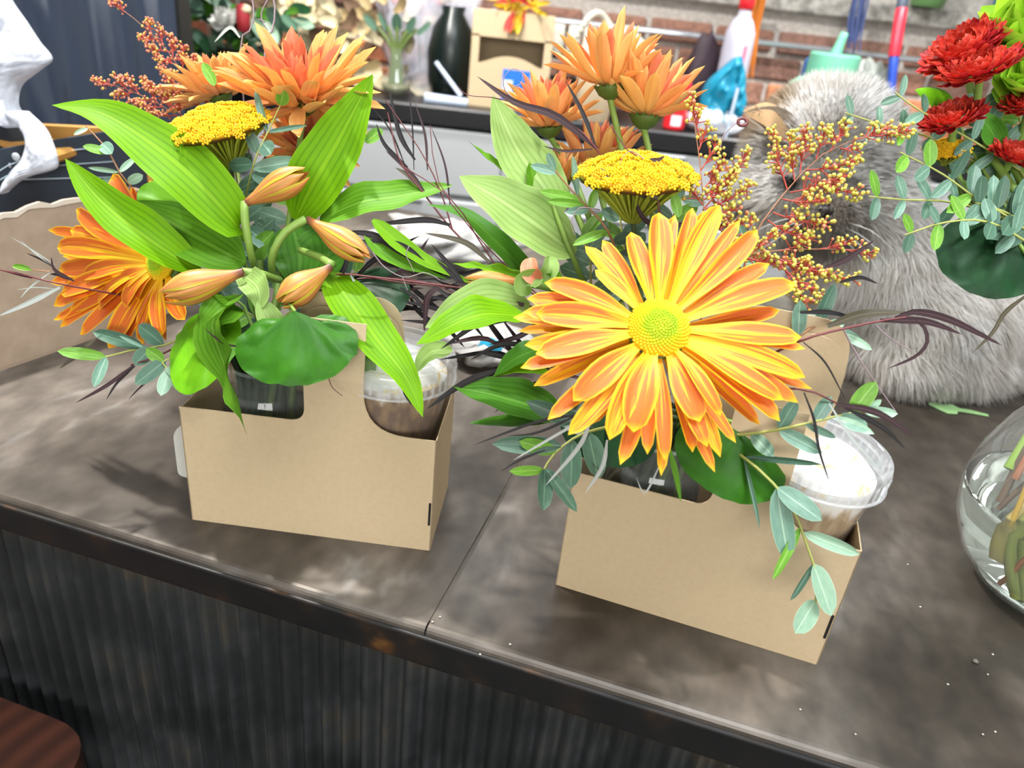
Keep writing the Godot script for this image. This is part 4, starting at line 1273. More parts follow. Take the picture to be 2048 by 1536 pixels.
func gum_auto(t: Node3D, spine: Array, r: float, pairs: int, l: float, w: float, mats: Array, from := 0.15, stem := "gum_stem") -> void:
	part("stem", tube(spine, r, r * 0.6, 5, 10), M[stem], t)
	var s := sample(spine, 40)
	for k in pairs:
		var u := lerpf(from, 0.96, k / maxf(pairs - 1.0, 1.0))
		var i := clampi(int(u * 40.0), 1, 39)
		var tan := (s[i + 1] - s[i - 1]).normalized()
		var side := tan.cross(OUT).normalized()
		for e in [-1.0, 1.0]:
			var d: Vector3 = (tan * rng.randf_range(0.2, 0.8) + side * e + OUT * rng.randf_range(-0.3, 0.5)).normalized()
			var ll := l * rng.randf_range(0.8, 1.15) * (1.0 - 0.35 * u)
			gum_leaf(t, s[i], s[i] + d * ll, (OUT + side * rng.randf_range(-0.5, 0.5)).normalized(), w * rng.randf_range(0.85, 1.15) * (1.0 - 0.25 * u), M[pick(mats)])


func plum_sprig(t: Node3D, spine: Array, r: float, n: int, l: float, w: float, mats: Array, from := 0.1, stem := "plum_stem") -> void:
	part("stem", tube(spine, r, r * 0.5, 5, 10), M[stem], t)
	var s := sample(spine, 40)
	for k in n:
		var u := lerpf(from, 1.0, k / maxf(n - 1.0, 1.0))
		var i := clampi(int(u * 40.0), 1, 39)
		var tan := (s[i + 1] - s[i - 1]).normalized()
		var side := tan.cross(OUT).normalized()
		var e := 1.0 if k % 2 == 0 else -1.0
		var d := (tan * rng.randf_range(0.9, 1.6) + side * e * rng.randf_range(0.3, 1.0) + OUT * rng.randf_range(-0.4, 0.4)).normalized()
		var ll := l * rng.randf_range(0.7, 1.2)
		part("leaf", pick(M.strap_shapes), M[pick(mats)], t, frame(s[i], d, OUT + side * rng.randf_range(-0.8, 0.8), Vector3(w / 0.085, ll, ll)))


func strap(t: Node3D, pts: Array, w: float, m: String, face := OUT, o := {}) -> void:
	o["cols"] = o.get("cols", 2)
	o["rows"] = o.get("rows", 12)
	part("leaf", blade(pts, w, face, o.get("kind", "strap"), o), M[m], t)


func lily_leaf(t: Node3D, pts: Array, w: float, m: String, face := OUT, o := {}) -> void:
	o["rows"] = o.get("rows", 16)
	o["cols"] = o.get("cols", 8)
	o["cup"] = o.get("cup", 0.22)
	o["wave"] = o.get("wave", 0.035)
	part("leaf", blade(pts, w, face, o.get("kind", "lily"), o), M[m], t)


func galax_leaf(t: Node3D, c: Vector3, tip: Vector3, face: Vector3, wide: float, m: String, o := {}) -> void:
	# a round leaf: c where the stalk meets it, tip its far point
	var d := tip - c
	var l := d.length()
	var y := d.normalized()
	var x := y.cross(face).normalized()
	var z := x.cross(y)
	var dome: float = o.get("dome", 0.1)
	var ruffle: float = o.get("ruffle", 0.03)
	var point: float = o.get("point", 0.0)
	var no := noise(int(c.x * 9000.0), 1.0, 2)
	var p := PackedVector3Array()
	var uv := PackedVector2Array()
	for i in 9:
		var q := i / 8.0
		for j in 41:
			var a := TAU * j / 40.0 - PI / 2
			var notch := 1.0 - 0.5 * exp(-pow((j if j < 20 else 40 - j) / 2.6, 2.0))
			var rad := q * notch * (1.0 + point * exp(-pow((j - 20) / 4.0, 2.0)))
			var u := cos(a) * rad * wide * 0.5
			var v := (sin(a) * rad * 0.56 + 0.44 * minf(q * 1.5, 1.0)) * l
			var h := -dome * l * q * q + ruffle * l * q * no.get_noise_2d(cos(a) * q * 2.2 + 7.0, sin(a) * q * 2.2)
			h += 0.02 * l * q * no.get_noise_2d(cos(a) * q * 9.0, sin(a) * q * 9.0)
			p.append(c + x * u + y * v + z * h)
			uv.append(Vector2(0.5 + cos(a) * q * 0.5, 0.5 + sin(a) * q * 0.5))
	part("leaf", grid(8, 40, p, uv, true), M[m], t)


func lily_bud(t: Node3D, a: Vector3, b: Vector3, r: float, stalk: Array) -> void:
	# closed flower from its foot a to its mouth b
	var axis := b - a
	var l := axis.length()
	var X := aim(a, axis)
	var bud := Node3D.new()
	bud.name = "bud"
	t.add_child(bud, true)
	bud.transform = t.global_transform.affine_inverse() * Transform3D(Basis(), a)
	for k in 6:
		var mid := TAU * k / 6.0 + 0.4
		var half := 0.72
		var out := 1.0 if k % 2 == 0 else 0.9
		var p := PackedVector3Array()
		var uv := PackedVector2Array()
		for i in 11:
			var u := i / 10.0
			var rr := r * out * (0.24 + 0.76 * smoothstep(0.0, 0.62, u)) * (1.0 - 0.62 * pow(maxf((u - 0.68) / 0.32, 0.0), 1.7))
			var wide := half * (1.0 - 0.75 * pow(maxf((u - 0.72) / 0.28, 0.0), 1.6))
			for j in 7:
				var s := j / 3.0 - 1.0
				var g := mid + s * wide
				var q := rr * (1.0 + 0.07 * (1.0 - s * s))
				p.append(X * Vector3(cos(g) * q, u * l * (1.0 - 0.03 * absf(s)) * (1.0 if k % 2 == 0 else 0.96), -sin(g) * q))
				uv.append(Vector2(j / 6.0, u))
		part("tepal", grid(10, 6, p, uv), M.bud_tepal, bud)
	part("flower_stalk", tube(stalk, 0.0028, 0.0034, 8, 8), M.green_stem, t)



func build_left_bouquet() -> void:
	var t: Node3D
	var c := Vector3(-0.2907, 0.1962, -0.5646)
	var n := Vector3(-0.4494, 0.4072, 0.7951)
	t = thing("daisy_chrysanthemum", "orange and yellow daisy facing left beside the torn cardboard box", "flower", L_FOOT)
	daisy(t, c, n, 0.0155, [
		[Vector3(-0.3837, 0.2155, -0.6148), 0.0168, 0, 0.06],
		[Vector3(-0.4183, 0.1906, -0.6248), 0.0112, 0.0044, 0.03],
		[Vector3(-0.3892, 0.1979, -0.6103), 0.0152, 0.0011, 0.06],
		[Vector3(-0.3998, 0.1829, -0.6048), 0.0184, 0, 0.08],
		[Vector3(-0.4004, 0.1733, -0.611), 0.012, 0.0055, 0.03],
		[Vector3(-0.3968, 0.1656, -0.5972), 0.0168, 0.0013, 0.06],
		[Vector3(-0.3666, 0.1679, -0.5811), 0.0152, -0.0011, 0.1],
		[Vector3(-0.4111, 0.1504, -0.6035), 0.0128, 0.0055, 0.03],
		[Vector3(-0.3907, 0.1489, -0.5849), 0.0168, 0.0007, 0.07],
		[Vector3(-0.4012, 0.1357, -0.5876), 0.0152, 0.0033, 0.05],
		[Vector3(-0.3846, 0.1353, -0.5829), 0.0128, 0.0044, 0.05],
		[Vector3(-0.4041, 0.1219, -0.5883), 0.0112, 0.0066, 0.03],
		[Vector3(-0.3945, 0.1191, -0.5808), 0.012, 0.0055, 0.03],
		[Vector3(-0.3703, 0.12, -0.5691), 0.0168, 0.0044, 0.04],
		[Vector3(-0.3483, 0.1534, -0.5659), 0.0128, -0.0011, 0.12],
		[Vector3(-0.3487, 0.1466, -0.5661), 0.0136, 0.0007, 0.09],
		[Vector3(-0.3186, 0.1573, -0.5536), 0.0144, -0.0018, 0.14],
		[Vector3(-0.3362, 0.1197, -0.5509), 0.0208, 0.0026, 0.05],
		[Vector3(-0.324, 0.1223, -0.5505), 0.0168, 0.0044, 0.04],
		[Vector3(-0.2801, 0.1452, -0.5336), 0.0168, 0, 0.08],
		[Vector3(-0.2808, 0.1382, -0.5395), 0.0144, 0.0044, 0.05],
		[Vector3(-0.3076, 0.1649, -0.5539), 0.0144, -0.0011, 0.14],
		[Vector3(-0.3257, 0.172, -0.5642), 0.016, -0.0018, 0.14],
		[Vector3(-0.3513, 0.2473, -0.6218), 0.02, 0.0022, 0.05],
		[Vector3(-0.3322, 0.2399, -0.6121), 0.0184, 0.0033, 0.04],
		[Vector3(-0.3147, 0.2482, -0.6109), 0.0184, 0.0044, 0.04],
		[Vector3(-0.2899, 0.2391, -0.5907), 0.016, 0.0022, 0.04],
		[Vector3(-0.2623, 0.1596, -0.5373), 0.0168, 0.0022, 0.04],
		[Vector3(-0.3709, 0.2084, -0.6111), 0.016, 0.0026, 0.04],
		[Vector3(-0.3038, 0.1293, -0.5453), 0.0152, 0.0044, 0.04]], M.ember_petals + [M.gold_petals[0], M.gold_petals[2]])
	part("calyx", lathe([Vector2(0, -0.02), Vector2(0.008, -0.018), Vector2(0.016, -0.01), Vector2(0.016, -0.004), Vector2(0, -0.003)], 16), M.calyx, t, aim(c, n))
	part("stem", tube([c - n * 0.012, c - n * 0.03 + Vector3(0.01, -0.01, 0), L_NECK + Vector3(-0.015, 0.01, 0.0), L_FOOT], 0.0028, 0.003, 8, 12), M.green_stem, t)
	var rings := [[17, 4, 1.0, 0.19, 0], [18, 18, 1.02, 0.19, 0], [17, 33, 0.95, 0.18, 0], [15, 48, 0.82, 0.16, 1], [13, 62, 0.68, 0.13, 2], [10, 76, 0.55, 0.1, 2]]
	var mums := [
		[Vector3(-0.2051, 0.3153, -0.6705), Vector3(-0.0793, 0.954, 0.289), 0.068, rings, "large peach chrysanthemum topping the bouquet beside the torn box"],
		[Vector3(-0.3005, 0.3031, -0.7317), Vector3(-0.2961, 0.9543, -0.0412), 0.05, rings, "peach chrysanthemum half hidden behind the largest peach one"],
		[Vector3(-0.2074, 0.2681, -0.7025), Vector3(0.0778, 0.6315, 0.7715), 0.045, rings, "shaded orange chrysanthemum under the largest peach one"]]
	for q in mums:
		t = thing("peach_chrysanthemum", q[4], "flower", L_FOOT, "peach chrysanthemums")
		mum(t, q[0], q[1], q[2], q[3], M.peach_petals, M.petal_shapes)
		part("stem", tube([q[0] - q[1] * 0.15 * q[2], (q[0] as Vector3).lerp(L_NECK, 0.5) + Vector3(0, 0, -0.01), L_NECK, L_FOOT], 0.0025, 0.0025, 8, 10), M.green_stem, t)
	t = thing("yarrow", "flat golden yarrow head above the broad lily leaves", "flower", L_FOOT, "yarrow")
	yarrow(t, Vector3(-0.2564, 0.2963, -0.6158), Vector3(-0.2081, 0.9648, 0.1608), 0.0435, Vector3(-0.2503, 0.2192, -0.6213))
	var bm := [M.berry_rose, M.berry_gold, M.berry_gold, M.berry_rose]
	t = thing("berry_sprig", "tall rusty berry sprig against the dark cabinet", "sprig", L_FOOT, "berry sprigs")
	var tw := []
	var sp := [Vector3(-0.2748, 0.2095, -0.6838), Vector3(-0.3062, 0.2733, -0.7164), Vector3(-0.3237, 0.3009, -0.7305), Vector3(-0.3484, 0.3298, -0.7453), Vector3(-0.377, 0.352, -0.7567), Vector3(-0.4097, 0.3697, -0.7657)]
	var s := sample(sp, 30)
	for k in 13:
		var i := 12 + k
		var d := (s[i + 1] - s[i]).normalized()
		var side := d.cross(OUT).normalized() * (1.0 if k % 2 == 0 else -1.0)
		tw.append([s[i], s[i] + (d * 1.1 + side * 0.8).normalized() * (0.034 - 0.0018 * k)])
	tw.append([s[28], s[30]])
	berries(t, sp, tw, 0.00125, bm, 52, 0.0065)
	t = thing("berry_sprig", "low rusty berry sprig over the tip of the longest lily leaf", "sprig", L_FOOT, "berry sprigs")
	var sp2 := [Vector3(-0.2709, 0.2124, -0.674), Vector3(-0.3201, 0.2735, -0.7052), Vector3(-0.3452, 0.2895, -0.7135), Vector3(-0.378, 0.2999, -0.7188), Vector3(-0.412, 0.3056, -0.7217)]
	var s2 := sample(sp2, 30)
	var tw2 := []
	for k in 9:
		var i := 15 + k + k / 3
		var d := (s2[i + 1] - s2[i]).normalized()
		var side := d.cross(OUT).normalized() * (1.0 if k % 2 == 0 else -1.0)
		tw2.append([s2[i], s2[i] + (d * 1.2 + side * 0.7).normalized() * (0.028 - 0.0015 * k)])
	tw2.append([s2[27], s2[30]])
	tw2.append([Vector3(-0.3361, 0.2904, -0.7139), Vector3(-0.3672, 0.31, -0.724)])
	tw2.append([Vector3(-0.3389, 0.2943, -0.7159), Vector3(-0.3465, 0.2997, -0.7187)])
	berries(t, sp2, tw2, 0.00125, bm, 52, 0.0065)
	# lily stem with leaves and closed flowers
	t = thing("lily_stem", "bright lily stem with broad green leaves and four closed orange flowers", "foliage", L_FOOT)
	part("stem", tube([Vector3(-0.2183, 0.1979, -0.5879), Vector3(-0.2151, 0.1575, -0.5785), L_NECK, L_FOOT], 0.0028, 0.003, 8, 8), M.green_stem, t)
	lily_leaf(t, [Vector3(-0.2242, 0.2178, -0.5756), Vector3(-0.2309, 0.2384, -0.5637), Vector3(-0.2586, 0.2655, -0.5663), Vector3(-0.2936, 0.2858, -0.5768), Vector3(-0.3339, 0.3023, -0.5852), Vector3(-0.3711, 0.3037, -0.5859)], .047, "lily_bright", Vector3(-0.1637, 0.8621, 0.4797), {"rows": 20, "wave": 0.03})
	lily_leaf(t, [Vector3(-0.2536, 0.1948, -0.5527), Vector3(-0.2855, 0.2203, -0.5432), Vector3(-0.3245, 0.242, -0.5543), Vector3(-0.3565, 0.2688, -0.568)], .036, "lily_bright", Vector3(0.2003, 0.8149, 0.5438), {"cup": 0.4})
	lily_leaf(t, [Vector3(-0.223, 0.2018, -0.5675), Vector3(-0.2399, 0.212, -0.5615), Vector3(-0.2731, 0.2246, -0.5679), Vector3(-0.3125, 0.2394, -0.5755)], .045, "lily_mid", Vector3(-0.1448, 0.7618, 0.6314))
	lily_leaf(t, [Vector3(-0.1932, 0.23, -0.6043), Vector3(-0.1761, 0.2619, -0.5982), Vector3(-0.1584, 0.2977, -0.6165), Vector3(-0.1378, 0.3452, -0.6409)], .046, "lily_bright", Vector3(0.226, 0.6326, 0.7408))
	lily_leaf(t, [Vector3(-0.1699, 0.2349, -0.5956), Vector3(-0.1368, 0.2533, -0.5938), Vector3(-0.1056, 0.261, -0.5977), Vector3(-0.0644, 0.2729, -0.6038)], .035, "lily_mid", Vector3(-0.0557, 0.8413, 0.5377))
	lily_leaf(t, [Vector3(-0.1519, 0.2048, -0.5578), Vector3(-0.1324, 0.1996, -0.527), Vector3(-0.1007, 0.1805, -0.4948), Vector3(-0.0734, 0.1648, -0.4676), Vector3(-0.059, 0.1455, -0.451)], .034, "lily_bright", Vector3(0.276, 0.6733, 0.686), {"rows": 20})
	lily_leaf(t, [Vector3(-0.2193, 0.1841, -0.5416), Vector3(-0.2255, 0.1774, -0.5044), Vector3(-0.2149, 0.1519, -0.4914), Vector3(-0.1951, 0.1369, -0.4612), Vector3(-0.1812, 0.1166, -0.4452)], .037, "lily_mid", Vector3(-0.3302, 0.5752, 0.7484), {"twist": 0.9, "wave": 0.1, "kind": "long"})
	lily_leaf(t, [Vector3(-0.2196, 0.1789, -0.5333), Vector3(-0.2228, 0.1825, -0.5126), Vector3(-0.236, 0.1678, -0.5051)], .03, "lily_mid", Vector3(0.247, 0.7705, 0.5877), {"wave": 0.1})
	lily_leaf(t, [Vector3(-0.2167, 0.2033, -0.5401), Vector3(-0.195, 0.2019, -0.517), Vector3(-0.1914, 0.1874, -0.5095)], .021, "lily_pale", Vector3(-0.2415, 0.7407, 0.6269), {"wave": 0.12, "kind": "oval"})
	lily_leaf(t, [Vector3(-0.1929, 0.1939, -0.5128), Vector3(-0.1789, 0.177, -0.5042), Vector3(-0.1624, 0.1578, -0.4944)], .018, "lily_pale", Vector3(0.1711, 0.7168, 0.6759))
	lily_leaf(t, [Vector3(-0.1191, 0.2503, -0.5586), Vector3(-0.084, 0.2299, -0.5481), Vector3(-0.0322, 0.2128, -0.5394)], .015, "lily_bright", Vector3(-0.0659, 0.8953, 0.4405), {"kind": "long"})
	lily_leaf(t, [Vector3(-0.1235, 0.2396, -0.5531), Vector3(-0.0987, 0.225, -0.5456), Vector3(-0.0555, 0.2157, -0.5409)], .013, "lily_mid", Vector3(-0.0659, 0.8953, 0.4405), {"kind": "long"})
	lily_leaf(t, [Vector3(-0.0469, 0.173, -0.5078), Vector3(-0.0634, 0.1697, -0.5061), Vector3(-0.0736, 0.1543, -0.4982)], .016, "lily_pale", Vector3(-0.2415, 0.7407, 0.6269))
	lily_leaf(t, [Vector3(-0.112, 0.1625, -0.5136), Vector3(-0.1084, 0.1492, -0.5068), Vector3(-0.1055, 0.141, -0.5026)], .011, "lily_mid", Vector3(-0.0347, 0.712, 0.7013))
	lily_leaf(t, [Vector3(-0.1948, 0.2261, -0.6024), Vector3(-0.1854, 0.2011, -0.5896), Vector3(-0.1868, 0.1788, -0.5781)], .05, "lily_shade", Vector3(0.0835, 0.6435, 0.7609))
	lily_leaf(t, [Vector3(-0.1462, 0.2198, -0.5991), Vector3(-0.169, 0.2027, -0.5904), Vector3(-0.1992, 0.1776, -0.5775)], .05, "lily_shade", Vector3(0.0697, 0.7183, 0.6922))
	lily_bud(t, Vector3(-0.2194, 0.2501, -0.5641), Vector3(-0.1714, 0.2778, -0.5726), 0.0112, [Vector3(-0.2162, 0.1955, -0.5698), Vector3(-0.2146, 0.216, -0.5579), Vector3(-0.2173, 0.2393, -0.5586), Vector3(-0.2192, 0.2515, -0.5648)])
	lily_bud(t, Vector3(-0.1697, 0.2447, -0.5613), Vector3(-0.1175, 0.2257, -0.5404), 0.0105, [Vector3(-0.2012, 0.1897, -0.5669), Vector3(-0.195, 0.2159, -0.5522), Vector3(-0.1857, 0.2338, -0.5558), Vector3(-0.1709, 0.2445, -0.5612)])
	lily_bud(t, Vector3(-0.1452, 0.2176, -0.5362), Vector3(-0.1787, 0.193, -0.5124), 0.0118, [Vector3(-0.1818, 0.2133, -0.579), Vector3(-0.1583, 0.2178, -0.5532), Vector3(-0.1446, 0.2187, -0.5368)])
	lily_bud(t, Vector3(-0.2084, 0.2093, -0.5264), Vector3(-0.2629, 0.1914, -0.506), 0.0122, [Vector3(-0.1936, 0.1921, -0.5625), Vector3(-0.2013, 0.2038, -0.5404), Vector3(-0.2133, 0.2056, -0.5357)])
	# round leaves
	t = thing("galax_leaf", "netted round leaf under the longest lily leaf", "leaf", L_FOOT)
	galax_leaf(t, Vector3(-0.2381, 0.2245, -0.5903), Vector3(-0.3098, 0.2492, -0.5805), Vector3(-0.1448, 0.7618, 0.6314), .05, "galax_bright", {"dome": 0.06})
	part("stalk", tube([Vector3(-0.2381, 0.2245, -0.5903), Vector3(-0.2283, 0.1788, -0.5894), L_NECK], 0.0013, 0.0015, 5, 5), M.green_stem, t)
	t = thing("galax_leaf", "bright round leaf with pale veins at the carrier's left corner", "leaf", L_FOOT)
	galax_leaf(t, Vector3(-0.2366, 0.1719, -0.5353), Vector3(-0.2399, 0.1346, -0.4825), Vector3(-0.1741, 0.6058, 0.7763), .054, "galax_bright", {"dome": 0.08, "point": 0.2})
	part("stalk", tube([Vector3(-0.2366, 0.1719, -0.5353), Vector3(-0.2237, 0.1749, -0.5537), L_NECK], 0.0013, 0.0015, 5, 5), M.green_stem, t)
	t = thing("galax_leaf", "dark glossy round leaf hanging over the carrier's central strap", "leaf", L_FOOT)
	galax_leaf(t, Vector3(-0.1599, 0.1968, -0.493), Vector3(-0.1476, 0.1621, -0.4517), Vector3(0.0003, 0.807, 0.5905), .086, "galax_dark", {"dome": 0.12, "ruffle": 0.08})
	part("stalk", tube([Vector3(-0.1599, 0.1968, -0.493), Vector3(-0.1919, 0.178, -0.5553), L_NECK], 0.0013, 0.0015, 5, 5), M.green_stem, t)
	t = thing("galax_leaf", "deep green round leaf behind the hanging lily leaf and the cup", "leaf", L_FOOT)
	galax_leaf(t, Vector3(-0.1375, 0.1941, -0.5635), Vector3(-0.0901, 0.1933, -0.5463), Vector3(0.056, 0.7816, 0.6213), .055, "galax_deep", {"dome": 0.1})
	part("stalk", tube([Vector3(-0.1375, 0.1941, -0.5635), Vector3(-0.1789, 0.1757, -0.5653), L_NECK], 0.0013, 0.0015, 5, 5), M.green_stem, t)
	# eucalyptus
	t = thing("eucalyptus_sprig", "eucalyptus sprig standing between yarrow and the large peach flower", "sprig", L_FOOT, "eucalyptus sprigs")
	gum_sprig(t, [Vector3(-0.238, 0.2392, -0.6147), Vector3(-0.2222, 0.2763, -0.5999), Vector3(-0.2132, 0.3002, -0.6122), Vector3(-0.2057, 0.3205, -0.6226)], 0.0009, [[.95, Vector3(-0.2012, 0.3298, -0.6161), .0105, "gum_young"], [.72, Vector3(-0.2272, 0.3267, -0.6202), .006, "gum_grey"], [.7, Vector3(-0.1834, 0.3057, -0.6094), .004, "gum_grey"], [.6, Vector3(-0.207, 0.2822, -0.5974), .014, "gum_grey"], [.5, Vector3(-0.2279, 0.2971, -0.605), .0095, "gum_shade"], [.4, Vector3(-0.2455, 0.2694, -0.6021), .012, "gum_shade"], [.3, Vector3(-0.202, 0.2594, -0.5969), .012, "gum_shade"], [.35, Vector3(-0.1882, 0.2787, -0.6068), .012, "gum_grey"]], "gum_stem")
	part("leaf", blade([Vector3(-0.2623, 0.3244, -0.6302), Vector3(-0.2673, 0.3318, -0.634), Vector3(-0.2743, 0.34, -0.6382)], .0085, OUT, "oval", {}), M.gum_young, t)
	part("leaf", blade([Vector3(-0.1427, 0.2923, -0.6362), Vector3(-0.1352, 0.2986, -0.6395), Vector3(-0.1295, 0.3036, -0.642)], .0105, OUT, "oval", {}), M.gum_young, t)
	t = thing("eucalyptus_sprig", "eucalyptus sprig behind the longest lily leaf by the torn box", "sprig", L_FOOT, "eucalyptus sprigs")
	gum_sprig(t, [Vector3(-0.3145, 0.2103, -0.628), Vector3(-0.3419, 0.2429, -0.6222), Vector3(-0.3593, 0.2637, -0.6328), Vector3(-0.3795, 0.2798, -0.6411)], 0.0009, [[.98, Vector3(-0.3826, 0.275, -0.6274), .004, "gum_mint"], [.8, Vector3(-0.3505, 0.2645, -0.622), .011, "gum_grey"], [.72, Vector3(-0.3744, 0.2658, -0.6227), .008, "gum_young"], [.5, Vector3(-0.3684, 0.2516, -0.6154), .004, "gum_mint"], [.5, Vector3(-0.3357, 0.2604, -0.6311), .006, "gum_mint"], [.4, Vector3(-0.3607, 0.241, -0.6212), .006, "gum_grey"], [.4, Vector3(-0.3278, 0.248, -0.6248), .008, "gum_mint"]], "gum_twig")
	t = thing("eucalyptus_sprig", "eucalyptus sprig drooping below the orange daisy onto the counter side", "sprig", L_FOOT, "eucalyptus sprigs")
	gum_sprig(t, [Vector3(-0.2613, 0.1418, -0.5592), Vector3(-0.2747, 0.1417, -0.5255), Vector3(-0.2997, 0.1357, -0.5224), Vector3(-0.3187, 0.1293, -0.5191), Vector3(-0.3283, 0.1276, -0.5183)], 0.001, [[.9, Vector3(-0.3536, 0.1311, -0.5144), .0095, "gum_young"], [.92, Vector3(-0.3387, 0.1353, -0.511), .006, "gum_young"], [.9, Vector3(-0.3215, 0.1124, -0.4993), .0085, "gum_grey"], [.55, Vector3(-0.3411, 0.1418, -0.5368), .011, "gum_shade"], [.4, Vector3(-0.301, 0.1493, -0.5406), .013, "gum_shade"], [.55, Vector3(-0.308, 0.1467, -0.5224), .003, "gum_grey"], [.5, Vector3(-0.2939, 0.1279, -0.5128), .013, "gum_shade"]])
	t = thing("eucalyptus_sprig", "small eucalyptus sprig at the carrier's left rim with rounded leaves", "sprig", L_FOOT, "eucalyptus sprigs")
	gum_sprig(t, [Vector3(-0.2476, 0.1362, -0.5451), Vector3(-0.2582, 0.1363, -0.5227), Vector3(-0.2705, 0.1344, -0.5105), Vector3(-0.2619, 0.128, -0.5072)], 0.001, [[.75, Vector3(-0.2816, 0.1451, -0.5104), .011, "gum_young"], [.7, Vector3(-0.2864, 0.1192, -0.4971), .0125, "gum_shade"], [.95, Vector3(-0.2641, 0.1159, -0.4898), .0105, "gum_mint"], [.97, Vector3(-0.2424, 0.1197, -0.4917), .012, "gum_mint"], [.9, Vector3(-0.2489, 0.1293, -0.4966), .006, "gum_mint"]])
	t = thing("eucalyptus_sprig", "eucalyptus mass in the heart of the bouquet beside the torn box", "sprig", L_FOOT, "eucalyptus sprigs")
	gum_auto(t, [Vector3(-0.2207, 0.1533, -0.5876), Vector3(-0.2348, 0.1978, -0.6103), Vector3(-0.2479, 0.2347, -0.6292), Vector3(-0.2555, 0.2607, -0.6425)], 0.0012, 8, .04, .017, ["gum_grey", "gum_grey", "gum_young"])
	gum_auto(t, [Vector3(-0.2037, 0.155, -0.5884), Vector3(-0.2051, 0.2007, -0.6118), Vector3(-0.2055, 0.2389, -0.6314), Vector3(-0.2046, 0.2657, -0.6451)], 0.0012, 8, .04, .017, ["gum_grey", "gum_grey", "gum_young"])
	gum_auto(t, [Vector3(-0.1996, 0.1515, -0.5754), Vector3(-0.169, 0.1771, -0.5885), Vector3(-0.1374, 0.1953, -0.5978)], 0.0012, 7, .04, .017, ["gum_grey", "gum_grey", "gum_young"])
	gum_auto(t, [Vector3(-0.2075, 0.147, -0.5731), Vector3(-0.2339, 0.1557, -0.5775), Vector3(-0.259, 0.1532, -0.5763)], 0.0012, 6, .036, .016, ["gum_grey", "gum_grey", "gum_young"])
	# dark plum foliage
	t = thing("plum_foliage_sprig", "wispy dark plum sprig rising right above the lily leaf", "sprig", L_FOOT, "plum foliage sprigs")
	part("stem", tube([Vector3(-0.0368, 0.2255, -0.5796), Vector3(-0.0608, 0.241, -0.5875), Vector3(-0.0858, 0.2636, -0.5991), Vector3(-0.1086, 0.2858, -0.6104), Vector3(-0.1228, 0.3191, -0.6275)], 0.0009, 0.0005, 5, 12), M.plum_stem, t)
	part("stem", tube([Vector3(-0.0608, 0.241, -0.5875), Vector3(-0.0743, 0.2684, -0.6015), Vector3(-0.0937, 0.2951, -0.6152), Vector3(-0.1259, 0.3278, -0.6319)], 0.0007, 0.0004, 5, 10), M.plum_stem, t)
	strap(t, [Vector3(-0.1021, 0.2817, -0.6084), Vector3(-0.122, 0.2959, -0.6156), Vector3(-0.1311, 0.3108, -0.6232)], .0036, "plum_black")
	strap(t, [Vector3(-0.0968, 0.2876, -0.6114), Vector3(-0.1109, 0.3042, -0.6198), Vector3(-0.1237, 0.3359, -0.6361)], .0042, "plum_black")
	strap(t, [Vector3(-0.0967, 0.2805, -0.6077), Vector3(-0.1014, 0.3087, -0.6222), Vector3(-0.1088, 0.342, -0.6392)], .0014, "plum_black")
	strap(t, [Vector3(-0.086, 0.2815, -0.6083), Vector3(-0.091, 0.3061, -0.6208), Vector3(-0.1023, 0.329, -0.6326)], .0022, "plum_leaf")
	strap(t, [Vector3(-0.065, 0.2585, -0.5965), Vector3(-0.0725, 0.2864, -0.6108), Vector3(-0.0876, 0.3136, -0.6247)], .0018, "plum_leaf")
	strap(t, [Vector3(-0.086, 0.2654, -0.6), Vector3(-0.0997, 0.2784, -0.6067), Vector3(-0.1215, 0.2924, -0.6138)], .0034, "plum_leaf")
	strap(t, [Vector3(-0.1043, 0.2833, -0.6092), Vector3(-0.1193, 0.3069, -0.6213), Vector3(-0.1352, 0.3215, -0.6287)], .0016, "plum_black")
	strap(t, [Vector3(-0.0904, 0.2686, -0.6016), Vector3(-0.1014, 0.2764, -0.6057), Vector3(-0.112, 0.2808, -0.6079)], .004, "plum_olive")
	strap(t, [Vector3(-0.0622, 0.2471, -0.5794), Vector3(-0.0822, 0.2487, -0.5802), Vector3(-0.1228, 0.2412, -0.5764)], .0052, "plum_black")
	t = thing("plum_foliage_sprig", "glossy black plum sprig pointing at the large daisy", "sprig", L_FOOT, "plum foliage sprigs")
	part("stem", tube([Vector3(-0.1726, 0.1909, -0.5731), Vector3(-0.1339, 0.2088, -0.5486), Vector3(-0.0947, 0.2068, -0.5475), Vector3(-0.052, 0.2075, -0.5479)], 0.001, 0.0006, 5, 10), M.plum_stem, t)
	strap(t, [Vector3(-0.0756, 0.2239, -0.5451), Vector3(-0.0958, 0.2321, -0.5493), Vector3(-0.1178, 0.2402, -0.5534), Vector3(-0.1415, 0.2402, -0.5534)], .0068, "plum_black")
	strap(t, [Vector3(-0.0717, 0.2226, -0.5444), Vector3(-0.0962, 0.2355, -0.551), Vector3(-0.1268, 0.2359, -0.5512)], .005, "plum_black")
	strap(t, [Vector3(-0.1327, 0.2105, -0.5438), Vector3(-0.1237, 0.2004, -0.5387), Vector3(-0.1114, 0.1941, -0.5354)], .0024, "silver_leaf")
	part("tendril", tube([Vector3(-0.1153, 0.23, -0.5426), Vector3(-0.1047, 0.2209, -0.5379), Vector3(-0.0889, 0.2157, -0.5353), Vector3(-0.0744, 0.2205, -0.5377), Vector3(-0.0625, 0.2166, -0.5357)], 0.0006, 0.0003, 4, 12), M.lilac_twig, t)
	part("tendril", tube([Vector3(-0.0885, 0.237, -0.5462), Vector3(-0.09, 0.2308, -0.543), Vector3(-0.0855, 0.2245, -0.5398), Vector3(-0.0826, 0.2197, -0.5373)], 0.0005, 0.0003, 4, 8), M.lilac_twig, t)
